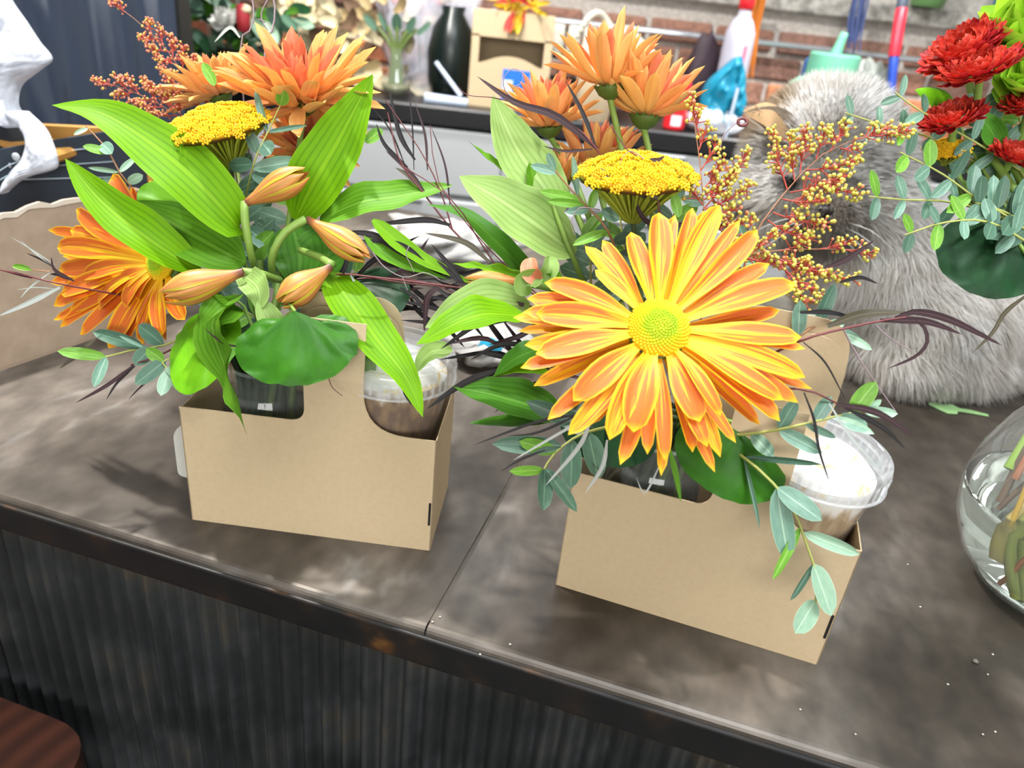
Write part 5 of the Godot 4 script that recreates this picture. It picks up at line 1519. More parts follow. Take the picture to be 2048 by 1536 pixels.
	part("tendril", tube([Vector3(-0.0908, 0.2155, -0.5352), Vector3(-0.0837, 0.2044, -0.5295), Vector3(-0.0759, 0.2025, -0.5285)], 0.0005, 0.0003, 4, 8), M.lilac_twig, t)
	plum_sprig(t, [Vector3(-0.176, 0.1796, -0.5561), Vector3(-0.138, 0.1976, -0.5653), Vector3(-0.0863, 0.2027, -0.5679), Vector3(-0.0492, 0.1956, -0.5643)], 0.0009, 11, .06, .0046, ["plum_black", "plum_black", "plum_leaf"])
	plum_sprig(t, [Vector3(-0.178, 0.1685, -0.5617), Vector3(-0.1385, 0.1797, -0.5674), Vector3(-0.0985, 0.1873, -0.5712), Vector3(-0.0648, 0.1796, -0.5673)], 0.0009, 9, .055, .0046, ["plum_black", "plum_black"])
	t = thing("plum_foliage_sprig", "dark plum sprig poking left in front of the torn box", "sprig", L_FOOT, "plum foliage sprigs")
	part("stem", tube([Vector3(-0.3248, 0.165, -0.5599), Vector3(-0.3579, 0.1802, -0.5339), Vector3(-0.3796, 0.1829, -0.5353), Vector3(-0.4032, 0.1851, -0.5364)], 0.0009, 0.0006, 5, 8), M.plum_stem, t)
	strap(t, [Vector3(-0.3776, 0.1821, -0.5349), Vector3(-0.3894, 0.1837, -0.5357), Vector3(-0.4025, 0.1852, -0.5365)], .0024, "plum_leaf")
	strap(t, [Vector3(-0.3619, 0.1909, -0.5394), Vector3(-0.3714, 0.1951, -0.5416), Vector3(-0.3847, 0.1987, -0.5434)], .0018, "plum_black")
	strap(t, [Vector3(-0.3424, 0.1851, -0.5308), Vector3(-0.3578, 0.1911, -0.5339), Vector3(-0.362, 0.2, -0.5385)], .003, "plum_leaf")
	strap(t, [Vector3(-0.3467, 0.1837, -0.5357), Vector3(-0.3567, 0.1862, -0.537), Vector3(-0.3645, 0.1861, -0.537)], .0034, "plum_black")
	strap(t, [Vector3(-0.3632, 0.1918, -0.5399), Vector3(-0.3757, 0.1982, -0.5431), Vector3(-0.3904, 0.2071, -0.5477)], .0011, "silver_leaf")
	strap(t, [Vector3(-0.3614, 0.1927, -0.5403), Vector3(-0.3799, 0.2012, -0.5447), Vector3(-0.3984, 0.2088, -0.5486)], .0009, "silver_leaf")
	strap(t, [Vector3(-0.3526, 0.1797, -0.528), Vector3(-0.3742, 0.1672, -0.5217), Vector3(-0.3977, 0.1553, -0.5156)], .0042, "silver_leaf")
	strap(t, [Vector3(-0.3646, 0.1872, -0.5375), Vector3(-0.3787, 0.1754, -0.5315), Vector3(-0.3854, 0.1671, -0.5272)], .0016, "silver_leaf")
	strap(t, [Vector3(-0.3574, 0.1764, -0.532), Vector3(-0.3748, 0.1758, -0.5317), Vector3(-0.3892, 0.1726, -0.5301)], .0009, "silver_leaf")
	part("bud", blade([Vector3(-0.3786, 0.1875, -0.5377), Vector3(-0.3861, 0.1885, -0.5382), Vector3(-0.394, 0.1888, -0.5383)], .0045, OUT, "oval", {"cup": 0.8}), M.gum_young, t)
	part("stem", tube([Vector3(-0.3647, 0.1878, -0.5378), Vector3(-0.3786, 0.1875, -0.5377)], 0.0005, 0.0004, 4, 3), M.gum_twig, t)
	t = thing("plum_foliage_sprig", "dark plum straps drooping toward the counter left of the carrier", "sprig", L_FOOT, "plum foliage sprigs")
	part("stem", tube([Vector3(-0.2587, 0.1404, -0.5529), Vector3(-0.2754, 0.1367, -0.5173), Vector3(-0.297, 0.1276, -0.5126)], 0.0009, 0.0006, 5, 6), M.plum_stem, t)
	strap(t, [Vector3(-0.2922, 0.1302, -0.5084), Vector3(-0.3108, 0.1145, -0.5003), Vector3(-0.3339, 0.0998, -0.4928)], .0032, "plum_leaf")
	strap(t, [Vector3(-0.2913, 0.1296, -0.508), Vector3(-0.3034, 0.117, -0.5016), Vector3(-0.3107, 0.1041, -0.495)], .0024, "plum_black")
	strap(t, [Vector3(-0.2752, 0.125, -0.5057), Vector3(-0.2856, 0.1153, -0.5007), Vector3(-0.2938, 0.1058, -0.4959)], .0016, "plum_leaf")
	strap(t, [Vector3(-0.3299, 0.1405, -0.5248), Vector3(-0.3405, 0.1299, -0.5194), Vector3(-0.3555, 0.1168, -0.5127)], .0045, "plum_olive")
	t = thing("plum_foliage_sprig", "dark red-edged plum straps hanging over the carrier's front", "sprig", L_FOOT, "plum foliage sprigs")
	part("stem", tube([Vector3(-0.173, 0.1834, -0.5468), Vector3(-0.1681, 0.1812, -0.512), Vector3(-0.1655, 0.1747, -0.5087)], 0.0009, 0.0006, 5, 6), M.plum_stem, t)
	strap(t, [Vector3(-0.1745, 0.1712, -0.4956), Vector3(-0.194, 0.1653, -0.4926), Vector3(-0.2124, 0.1648, -0.4924), Vector3(-0.2298, 0.174, -0.497)], .003, "plum_leaf", Vector3(-0.0931, 0.9918, 0.0878))
	strap(t, [Vector3(-0.166, 0.1769, -0.4986), Vector3(-0.1567, 0.1614, -0.4906), Vector3(-0.1411, 0.1489, -0.4842)], .0046, "plum_leaf")
	strap(t, [Vector3(-0.1957, 0.1621, -0.4966), Vector3(-0.1853, 0.1532, -0.492), Vector3(-0.1742, 0.1483, -0.4895)], .0034, "plum_black")
	strap(t, [Vector3(-0.1657, 0.1764, -0.5095), Vector3(-0.1525, 0.176, -0.5093), Vector3(-0.1407, 0.1721, -0.5073)], .0034, "plum_black")
	part("tendril", tube([Vector3(-0.1795, 0.1674, -0.4937), Vector3(-0.1771, 0.1627, -0.4913), Vector3(-0.1676, 0.1604, -0.4901), Vector3(-0.16, 0.1588, -0.4893), Vector3(-0.1534, 0.1503, -0.4849)], 0.0005, 0.0003, 4, 10), M.lilac_twig, t)
	strap(t, [Vector3(-0.0771, 0.1594, -0.4896), Vector3(-0.0782, 0.1478, -0.4837), Vector3(-0.0711, 0.138, -0.4786)], .0028, "plum_black")
	part("tendril", tube([Vector3(-0.134, 0.1544, -0.4814), Vector3(-0.1294, 0.1467, -0.4775), Vector3(-0.1215, 0.142, -0.4751)], 0.0004, 0.0003, 4, 6), M.plum_stem, t)
	# pale curly twigs above the peach flower
	t = thing("curly_twig", "pale lilac curly twigs standing above the large peach flower", "twig", L_FOOT)
	part("branch", tube([Vector3(-0.2579, 0.2527, -0.6834), Vector3(-0.2784, 0.3441, -0.7301), Vector3(-0.2713, 0.361, -0.7388), Vector3(-0.2692, 0.3734, -0.7451), Vector3(-0.2735, 0.3892, -0.7532)], 0.0008, 0.0007, 5, 14), M.lilac_twig, t)
	part("branch", tube([Vector3(-0.2444, 0.254, -0.684), Vector3(-0.2558, 0.3463, -0.7313), Vector3(-0.2511, 0.363, -0.7398), Vector3(-0.2508, 0.3793, -0.7481), Vector3(-0.2546, 0.3911, -0.7542)], 0.0012, 0.0008, 5, 14), M.lilac_twig, t)
	part("branch", tube([Vector3(-0.2508, 0.361, -0.7388), Vector3(-0.2563, 0.3686, -0.7427), Vector3(-0.2657, 0.3705, -0.7436)], 0.0006, 0.0004, 4, 6), M.lilac_twig, t)
	part("branch", tube([Vector3(-0.2556, 0.3625, -0.7396), Vector3(-0.2629, 0.374, -0.7454), Vector3(-0.2568, 0.3908, -0.7541)], 0.0008, 0.0006, 4, 6), M.lilac_twig, t)
	strap(t, [Vector3(-0.2796, 0.3541, -0.7353), Vector3(-0.2896, 0.3612, -0.7389), Vector3(-0.3025, 0.3478, -0.732)], .0036, "silver_leaf")



const R_FOOT := Vector3(0.113, 0.03, -0.493)
const R_NECK := Vector3(0.113, 0.125, -0.493)
const L_FOOT := Vector3(-0.2, 0.03, -0.538)
const L_NECK := Vector3(-0.2, 0.125, -0.538)


func build_right_bouquet() -> void:
	var t: Node3D
	# the big yellow and orange daisy
	var c := Vector3(0.0849, 0.2418, -0.425)
	var n := Vector3(-0.0197, 0.7461, 0.6656)
	t = thing("daisy_chrysanthemum", "huge yellow and orange daisy with a green eye, facing out of its jar", "flower", R_FOOT)
	daisy(t, c, n, 0.0185, [
		[Vector3(0.0818, 0.2972, -0.4837), 0.0164, 0, 0.06],
		[Vector3(0.0646, 0.2856, -0.4722), 0.0146, 0, 0.05],
		[Vector3(0.1209, 0.3047, -0.4904), 0.0158, 0, 0.05],
		[Vector3(0.1048, 0.3001, -0.4954), 0.0121, 0.0033, 0.02],
		[Vector3(0.1129, 0.2986, -0.4969), 0.0097, 0.0044, 0.02],
		[Vector3(0.1451, 0.2943, -0.4792), 0.014, 0, 0.04],
		[Vector3(0.1558, 0.2753, -0.4719), 0.0127, 0.0044, 0.02],
		[Vector3(0.169, 0.2701, -0.4533), 0.017, 0, 0.05],
		[Vector3(0.1713, 0.2452, -0.4264), 0.0176, 0, 0.04],
		[Vector3(0.1763, 0.2373, -0.4276), 0.0097, 0.0033, 0.02],
		[Vector3(0.1737, 0.2266, -0.409), 0.0146, 0.0011, 0.06],
		[Vector3(0.1816, 0.2178, -0.4128), 0.0085, 0.0055, 0.02],
		[Vector3(0.1592, 0.217, -0.395), 0.0152, 0, 0.08],
		[Vector3(0.1708, 0.2132, -0.401), 0.0115, 0.0033, 0.05],
		[Vector3(0.1582, 0.2061, -0.3883), 0.0158, 0.0018, 0.06],
		[Vector3(0.1218, 0.2084, -0.3827), 0.0103, -0.0011, 0.12],
		[Vector3(0.1341, 0.1923, -0.3816), 0.0085, 0.0044, 0.06],
		[Vector3(0.1257, 0.1845, -0.3764), 0.0097, 0.0055, 0.05],
		[Vector3(0.1104, 0.2038, -0.3813), 0.0176, 0, 0.08],
		[Vector3(0.1167, 0.1905, -0.3764), 0.0127, 0.0033, 0.06],
		[Vector3(0.1238, 0.1757, -0.3734), 0.0085, 0.0077, 0.03],
		[Vector3(0.0928, 0.1817, -0.3704), 0.0103, 0.0044, 0.06],
		[Vector3(0.0923, 0.1716, -0.3696), 0.0091, 0.0077, 0.03],
		[Vector3(0.0723, 0.1963, -0.3737), 0.02, 0, 0.09],
		[Vector3(0.0826, 0.1833, -0.3727), 0.0097, 0.0044, 0.05],
		[Vector3(0.0678, 0.1752, -0.371), 0.0115, 0.0066, 0.03],
		[Vector3(0.0591, 0.1909, -0.3714), 0.0152, 0.0011, 0.08],
		[Vector3(0.0358, 0.187, -0.3785), 0.0133, 0.0044, 0.04],
		[Vector3(0.0232, 0.1908, -0.3869), 0.0115, 0.0055, 0.03],
		[Vector3(0.0365, 0.2051, -0.3873), 0.0176, 0.0007, 0.08],
		[Vector3(0.0131, 0.2031, -0.4048), 0.0109, 0.0066, 0.02],
		[Vector3(0.004, 0.2124, -0.4085), 0.0127, 0.0044, 0.03],
		[Vector3(0.012, 0.2235, -0.4069), 0.0182, 0, 0.06],
		[Vector3(0.0049, 0.2247, -0.4153), 0.0127, 0.0022, 0.04],
		[Vector3(0.0001, 0.2267, -0.4312), 0.0085, 0.0066, 0.02],
		[Vector3(-0.0039, 0.2355, -0.4307), 0.0121, 0.0033, 0.03],
		[Vector3(0.0019, 0.2404, -0.4292), 0.0127, 0.0011, 0.04],
		[Vector3(0.0095, 0.2413, -0.4267), 0.017, 0, 0.06],
		[Vector3(0.0034, 0.2456, -0.4394), 0.0133, 0.0026, 0.03],
		[Vector3(0.0131, 0.2556, -0.444), 0.014, 0.0007, 0.05],
		[Vector3(0.0372, 0.2724, -0.4752), 0.0127, 0.0055, 0.03],
		[Vector3(0.0359, 0.2521, -0.4475), 0.0109, 0.0033, 0.03],
		[Vector3(0.0945, 0.2939, -0.4957), 0.0109, 0.0055, 0.02],
		[Vector3(0.1381, 0.2947, -0.4985), 0.0109, 0.0066, 0.01],
		[Vector3(0.1629, 0.2523, -0.4508), 0.0109, 0.0055, 0.02],
		[Vector3(0.0484, 0.2759, -0.4816), 0.0109, 0.0066, 0.02],
		[Vector3(0.0441, 0.2634, -0.4559), 0.0103, 0.0022, 0.06],
		[Vector3(0.1097, 0.1843, -0.3789), 0.0115, 0.0062, 0.04],
		[Vector3(0.0487, 0.1902, -0.3876), 0.0109, 0.0062, 0.03],
		[Vector3(0.1492, 0.1997, -0.3933), 0.0121, 0.0055, 0.04]], M.gold_petals)
	part("calyx", lathe([Vector2(0, -0.02), Vector2(0.008, -0.018), Vector2(0.018, -0.01), Vector2(0.019, -0.004), Vector2(0, -0.003)], 16), M.calyx, t, aim(c, n))
	part("stem", tube([c - n * 0.012, c - n * 0.035 + Vector3(0, -0.01, 0), R_NECK + Vector3(0.005, 0.01, 0.008), R_FOOT + Vector3(-0.01, 0, 0.01)], 0.0028, 0.003, 8, 12), M.green_stem, t)
	# peach chrysanthemums
	var rings := [[11, 20, 1.0, 0.2, 0], [12, 36, 1.0, 0.2, 0], [12, 52, 0.95, 0.17, 1], [12, 66, 0.8, 0.12, 2], [10, 78, 0.7, 0.1, 2]]
	var mums := [
		[Vector3(0.0496, 0.3575, -0.6191), Vector3(-0.1346, 0.9776, -0.1621), 0.052, Vector3(0.0631, 0.3184, -0.6103), "peach chrysanthemum at the top of the bouquet above yarrow"],
		[Vector3(0.0802, 0.3386, -0.6206), Vector3(0.0151, 0.9763, -0.2158), 0.053, Vector3(0.0879, 0.3165, -0.6149), "peach chrysanthemum right behind the topmost one, stem bare"],
		[Vector3(0.0069, 0.3215, -0.6287), Vector3(-0.1828, 0.9778, -0.1023), 0.046, Vector3(0.022, 0.3029, -0.6192), "peach chrysanthemum left of the topmost one, beside a curled tendril"],
		[Vector3(0.0519, 0.2872, -0.6449), Vector3(-0.0547, 0.9846, -0.166), 0.05, Vector3(0.0606, 0.2623, -0.6209), "deep orange chrysanthemum half hidden behind the yellow yarrow"],
		[Vector3(0.0235, 0.2844, -0.6097), Vector3(-0.2034, 0.9663, -0.1579), 0.026, Vector3(0.0342, 0.2672, -0.5897), "small half-open orange chrysanthemum left of the yellow yarrow"]]
	for q in mums:
		t = thing("peach_chrysanthemum", q[4], "flower", R_FOOT, "peach chrysanthemums")
		mum(t, q[0], q[1], q[2], rings, M.peach_petals, M.petal_shapes)
		part("stem", tube([q[0] - q[1] * 0.15 * q[2], q[3], R_NECK + Vector3(-0.005, 0.02, 0), R_FOOT], 0.0025, 0.0025, 8, 10), M.green_stem, t)
	t = thing("yarrow", "flat golden yarrow head behind the huge daisy", "flower", R_FOOT, "yarrow")
	yarrow(t, Vector3(0.071, 0.3072, -0.5427), Vector3(-0.0949, 0.9939, 0.056), 0.0435, R_NECK)
	# berry sprigs
	var bm := [M.berry_lime, M.berry_lime, M.berry_gold, M.berry_gold, M.berry_rose]
	t = thing("berry_sprig", "red-stalked berry sprig reaching right in front of the cat", "sprig", R_FOOT, "berry sprigs")
	berries(t, [Vector3(0.1343, 0.2109, -0.5272), Vector3(0.1534, 0.259, -0.5293), Vector3(0.1604, 0.2824, -0.5301), Vector3(0.1769, 0.3071, -0.5427), Vector3(0.1987, 0.3324, -0.5556), Vector3(0.2253, 0.3464, -0.5628), Vector3(0.2579, 0.3559, -0.5677)], [
		[Vector3(0.1785, 0.3089, -0.5436), Vector3(0.1639, 0.3429, -0.561)], [Vector3(0.183, 0.315, -0.5468), Vector3(0.1788, 0.3405, -0.571)], [Vector3(0.1859, 0.3207, -0.5497), Vector3(0.1869, 0.3471, -0.5632)], [Vector3(0.1961, 0.3302, -0.5545), Vector3(0.2, 0.3502, -0.5648)], [Vector3(0.2053, 0.3359, -0.5574), Vector3(0.2145, 0.3536, -0.5665)],
		[Vector3(0.2237, 0.3456, -0.5624), Vector3(0.2422, 0.3538, -0.5666)], [Vector3(0.2322, 0.3483, -0.5638), Vector3(0.2591, 0.3548, -0.5671)], [Vector3(0.1899, 0.3227, -0.5507), Vector3(0.2243, 0.3317, -0.5553)], [Vector3(0.1879, 0.3187, -0.5486), Vector3(0.224, 0.3131, -0.5346)], [Vector3(0.1804, 0.3075, -0.5429), Vector3(0.2137, 0.3233, -0.5398)],
		[Vector3(0.1756, 0.3029, -0.5406), Vector3(0.1945, 0.3082, -0.5208)], [Vector3(0.1697, 0.2938, -0.5359), Vector3(0.2035, 0.2925, -0.524)], [Vector3(0.2121, 0.3388, -0.5589), Vector3(0.2245, 0.3387, -0.5589)], [Vector3(0.1667, 0.2887, -0.5333), Vector3(0.1873, 0.2825, -0.5189)]], 0.0015, bm, 34, 0.0095)
	t = thing("berry_sprig", "upright berry sprig just right of the yellow yarrow", "sprig", R_FOOT, "berry sprigs")
	berries(t, [Vector3(0.1315, 0.2258, -0.5292), Vector3(0.1232, 0.2732, -0.5198), Vector3(0.1176, 0.304, -0.5355), Vector3(0.1107, 0.3316, -0.5496), Vector3(0.1029, 0.3574, -0.5628)], [
		[Vector3(0.111, 0.3378, -0.5528), Vector3(0.1033, 0.3597, -0.564)], [Vector3(0.1121, 0.3286, -0.5481), Vector3(0.1154, 0.342, -0.555)], [Vector3(0.1151, 0.3163, -0.5418), Vector3(0.1236, 0.3328, -0.5503)], [Vector3(0.1176, 0.304, -0.5355), Vector3(0.1311, 0.3235, -0.5455)], [Vector3(0.1195, 0.2917, -0.5292), Vector3(0.1473, 0.3271, -0.5585)],
		[Vector3(0.1195, 0.2917, -0.5292), Vector3(0.1532, 0.3078, -0.5487)], [Vector3(0.121, 0.2855, -0.5261), Vector3(0.1418, 0.2939, -0.5303)], [Vector3(0.1191, 0.2948, -0.5308), Vector3(0.1079, 0.3062, -0.5366)], [Vector3(0.1218, 0.2793, -0.5229), Vector3(0.1355, 0.2823, -0.5244)], [Vector3(0.1175, 0.3134, -0.5403), Vector3(0.1215, 0.3154, -0.5413)], [Vector3(0.1188, 0.2979, -0.5324), Vector3(0.1265, 0.3033, -0.5352)], [Vector3(0.1217, 0.2825, -0.5245), Vector3(0.1559, 0.2864, -0.5377)], [Vector3(0.1187, 0.301, -0.534), Vector3(0.1374, 0.3147, -0.541)]], 0.00145, bm, 34, 0.0095)
	t = thing("berry_sprig", "low berry sprig spreading right above the daisy petals", "sprig", R_FOOT, "berry sprigs")
	berries(t, [Vector3(0.1323, 0.2192, -0.5258), Vector3(0.1356, 0.2588, -0.5124), Vector3(0.1624, 0.2692, -0.5177), Vector3(0.197, 0.2748, -0.5206), Vector3(0.237, 0.2781, -0.5223)], [
		[Vector3(0.1387, 0.2622, -0.5141), Vector3(0.1437, 0.2784, -0.5224)], [Vector3(0.1556, 0.2676, -0.5169), Vector3(0.1698, 0.2809, -0.5237)], [Vector3(0.1762, 0.2715, -0.5189), Vector3(0.1962, 0.281, -0.5237)], [Vector3(0.2039, 0.2755, -0.5209), Vector3(0.2242, 0.2825, -0.5245)], [Vector3(0.2214, 0.2769, -0.5216), Vector3(0.2397, 0.2768, -0.5216)],
		[Vector3(0.1489, 0.2648, -0.5154), Vector3(0.17, 0.2653, -0.5157)], [Vector3(0.1524, 0.2651, -0.5156), Vector3(0.1912, 0.2642, -0.5152)], [Vector3(0.1696, 0.2684, -0.5173), Vector3(0.2052, 0.2641, -0.5039)], [Vector3(0.1769, 0.266, -0.516), Vector3(0.2224, 0.2629, -0.4976)], [Vector3(0.1773, 0.2629, -0.5145), Vector3(0.2015, 0.2517, -0.4919)], [Vector3(0.1812, 0.2601, -0.513), Vector3(0.192, 0.2462, -0.4891)], [Vector3(0.146, 0.2598, -0.5129), Vector3(0.1534, 0.2574, -0.5116)]], 0.00145, bm, 34, 0.0095)
	# broad lily leaves
	t = thing("lily_stem", "pale broad-leaved lily stem at the left of the huge daisy", "foliage", R_FOOT)
	part("stem", tube([Vector3(0.0446, 0.2255, -0.5459), Vector3(0.0315, 0.2505, -0.5362), Vector3(0.0151, 0.2785, -0.5505)], 0.0022, 0.0018, 6, 6), M.green_stem, t)
	part("stem", tube([Vector3(0.0446, 0.2255, -0.5459), R_NECK, R_FOOT], 0.0024, 0.0026, 6, 6), M.green_stem, t)
	lily_leaf(t, [Vector3(0.0234, 0.2719, -0.5584), Vector3(0.0063, 0.2886, -0.5669), Vector3(-0.0175, 0.3121, -0.5846), Vector3(-0.0388, 0.3432, -0.6061)], .041, "lily_pale", Vector3(0.0793, 0.6348, 0.7686))
	lily_leaf(t, [Vector3(0.0358, 0.2468, -0.54), Vector3(0.0077, 0.2643, -0.5377), Vector3(-0.0231, 0.2804, -0.5403), Vector3(-0.0549, 0.2917, -0.5517)], .047, "lily_pale", Vector3(-0.1539, 0.8021, 0.577))
	lily_leaf(t, [Vector3(-0.0231, 0.2937, -0.5808), Vector3(-0.0387, 0.3035, -0.5746), Vector3(-0.0522, 0.3123, -0.579)], .013, "lily_mid", Vector3(0.2458, 0.8447, 0.4755), {"twist": 0.8})
	lily_leaf(t, [Vector3(0.0112, 0.2154, -0.552), Vector3(-0.0207, 0.2429, -0.5548), Vector3(-0.0496, 0.2605, -0.5638), Vector3(-0.08, 0.265, -0.5661)], .021, "lily_shade", Vector3(0.143, 0.8439, 0.517), {"kind": "long"})
	lily_leaf(t, [Vector3(0.0046, 0.2295, -0.5255), Vector3(-0.0234, 0.232, -0.5268), Vector3(-0.0531, 0.2334, -0.5274)], .014, "lily_bright", Vector3(-0.0878, 0.9812, 0.1719), {"wave": 0.12})
	lily_leaf(t, [Vector3(0.0102, 0.2723, -0.5586), Vector3(0.0006, 0.2897, -0.5675), Vector3(-0.0055, 0.3025, -0.574)], .022, "lily_mid", Vector3(0.4926, 0.6121, 0.6186))
	lily_leaf(t, [Vector3(0.0039, 0.212, -0.494), Vector3(-0.0301, 0.2161, -0.4737), Vector3(-0.0678, 0.1948, -0.4627)], .037, "lily_bright", Vector3(-0.1329, 0.9609, 0.2431))
	lily_leaf(t, [Vector3(0.0068, 0.2132, -0.5115), Vector3(-0.0285, 0.2188, -0.4919), Vector3(-0.0649, 0.1999, -0.4822)], .034, "lily_pale", Vector3(-0.239, 0.6765, 0.6966))
	lily_leaf(t, [Vector3(0.0263, 0.174, -0.4858), Vector3(0.0045, 0.1785, -0.4769), Vector3(-0.0143, 0.1722, -0.4737)], .011, "lily_bright", Vector3(-0.0776, 0.9478, 0.3093))
	lily_leaf(t, [Vector3(0.0277, 0.1919, -0.495), Vector3(0.0034, 0.1866, -0.4811), Vector3(-0.0133, 0.1723, -0.4737)], .02, "lily_shade", Vector3(-0.0776, 0.9478, 0.3093))
	lily_leaf(t, [Vector3(0.0394, 0.1423, -0.4808), Vector3(-0.0039, 0.1546, -0.4759), Vector3(-0.0424, 0.1585, -0.4779)], .034, "lily_shade", Vector3(-0.0659, 0.8953, 0.4405), {"cup": 0.35})
	lily_leaf(t, [Vector3(0.0338, 0.1423, -0.4752), Vector3(0.0015, 0.1378, -0.4729), Vector3(-0.0279, 0.1336, -0.4708)], .012, "lily_shade", Vector3(-0.0659, 0.8953, 0.4405))
	lily_bud(t, Vector3(0.0031, 0.2281, -0.5191), Vector3(-0.043, 0.2252, -0.5176), 0.0075, [Vector3(0.0402, 0.2132, -0.534), Vector3(0.0197, 0.2265, -0.5183), Vector3(0.0013, 0.2279, -0.519)])
	# open seed pod
	t = thing("seed_pod", "small open greenish pod with pinkish flaps left of the daisy", "pod", R_FOOT)
	part("flap", blade([Vector3(0.0118, 0.234, -0.5053), Vector3(0.0047, 0.2409, -0.5043), Vector3(0.0035, 0.249, -0.513)], .013, Vector3(-0.3302, 0.5752, 0.7484), "oval", {"cup": 0.6}), M.peach_petals[2], t)
	part("flap", blade([Vector3(0.0123, 0.2356, -0.5061), Vector3(0.017, 0.2437, -0.5057), Vector3(0.0168, 0.2512, -0.5141)], .012, Vector3(0.2849, 0.6357, 0.7175), "oval", {"cup": 0.6}), M.lily_pale, t)
	part("flap", blade([Vector3(0.013, 0.2388, -0.5078), Vector3(0.0012, 0.2343, -0.5009), Vector3(0.0041, 0.2246, -0.5005)], .014, Vector3(-0.1874, 0.2263, 0.9559), "oval", {"cup": 0.8}), M.lily_pale, t)
	part("flap", blade([Vector3(0.0132, 0.2373, -0.507), Vector3(0.0203, 0.237, -0.5046), Vector3(0.0221, 0.2429, -0.5098)], .01, Vector3(0.234, 0.2677, 0.9346), "oval", {"cup": 0.8}), M.lily_mid, t)
	part("stalk", tube([Vector3(0.0126, 0.2362, -0.5064), Vector3(0.0276, 0.2224, -0.5162), R_NECK], 0.0012, 0.0015, 5, 6), M.green_stem, t)
	# dark round leaf under the daisy
	t = thing("galax_leaf", "dark glossy round leaf hanging under the huge daisy", "leaf", R_FOOT)
	galax_leaf(t, Vector3(0.1541, 0.1729, -0.4403), Vector3(0.1425, 0.1464, -0.3953), Vector3(0.0729, 0.6722, 0.7368), .078, "galax_dark", {"dome": 0.12})
	part("stalk", tube([Vector3(0.1541, 0.1729, -0.4403), Vector3(0.1345, 0.1622, -0.4685), R_NECK], 0.0014, 0.0016, 5, 5), M.green_stem, t)
	t = thing("galax_leaf", "dark round leaf at the foot of the huge daisy on the jar rim", "leaf", R_FOOT)
	galax_leaf(t, Vector3(0.0771, 0.166, -0.4705), Vector3(0.0618, 0.1375, -0.4334), Vector3(-0.1322, 0.6876, 0.714), .07, "galax_deep", {"dome": 0.12})
	part("stalk", tube([Vector3(0.0771, 0.166, -0.4705), R_NECK], 0.0014, 0.0016, 5, 4), M.green_stem, t)
	# eucalyptus
	t = thing("eucalyptus_sprig", "thin eucalyptus sprig left of the yarrow with narrow green leaves", "sprig", R_FOOT, "eucalyptus sprigs")
	gum_sprig(t, [Vector3(0.074, 0.235, -0.5283), Vector3(0.0551, 0.2714, -0.5245), Vector3(0.0335, 0.2883, -0.5331), Vector3(0.0117, 0.3067, -0.5425)], 0.0011, [
		[.72, Vector3(0.003, 0.292, -0.5238), .0075, "gum_young"], [.66, Vector3(0.0095, 0.2877, -0.5215), .006, "gum_young"], [.97, Vector3(-0.0036, 0.3078, -0.5374), .007, "gum_grey"], [.99, Vector3(0.0066, 0.3166, -0.542), .006, "gum_grey"],
		[.74, Vector3(0.0235, 0.3161, -0.5417), .005, "gum_grey"], [.6, Vector3(0.0438, 0.2974, -0.5321), .007, "gum_young"], [.4, Vector3(0.0317, 0.2635, -0.5091), .0075, "gum_young"], [.6, Vector3(0.0237, 0.2807, -0.5236), .006, "gum_grey"], [.3, Vector3(0.0745, 0.2674, -0.5336), .009, "gum_shade"], [.2, Vector3(0.0506, 0.2409, -0.5201), .012, "gum_shade"], [.2, Vector3(0.0854, 0.2524, -0.5259), .012, "gum_shade"]], "gum_twig")
	t = thing("eucalyptus_sprig", "eucalyptus sprig trailing down over the front of its carrier", "sprig", R_FOOT, "eucalyptus sprigs")
	gum_sprig(t, [Vector3(0.1462, 0.1553, -0.4482), Vector3(0.1569, 0.1618, -0.4122), Vector3(0.1673, 0.157, -0.4041), Vector3(0.1844, 0.1425, -0.3967), Vector3(0.1961, 0.123, -0.3867), Vector3(0.2059, 0.1035, -0.3801), Vector3(0.209, 0.0845, -0.3737)], 0.0012, [
		[.44, Vector3(0.1999, 0.1393, -0.3872), .0145, "gum_grey"], [.43, Vector3(0.1861, 0.1113, -0.383), .014, "gum_grey"], [.64, Vector3(0.1751, 0.1031, -0.3709), .0058, "gum_young"], [.65, Vector3(0.2282, 0.1234, -0.379), .0088, "gum_mint"],
		[.82, Vector3(0.2187, 0.084, -0.3656), .0152, "gum_mint"], [.82, Vector3(0.1923, 0.0867, -0.3715), .0045, "gum_shade"], [.99, Vector3(0.1964, 0.0719, -0.3594), .0148, "gum_mint"],
		[.22, Vector3(0.1969, 0.1725, -0.4008), .0042, "gum_shade"], [.2, Vector3(0.1608, 0.1292, -0.3843), .0033, "gum_shade"]])
	t = thing("eucalyptus_sprig", "eucalyptus sprig hanging low at the left below the huge daisy", "sprig", R_FOOT, "eucalyptus sprigs")
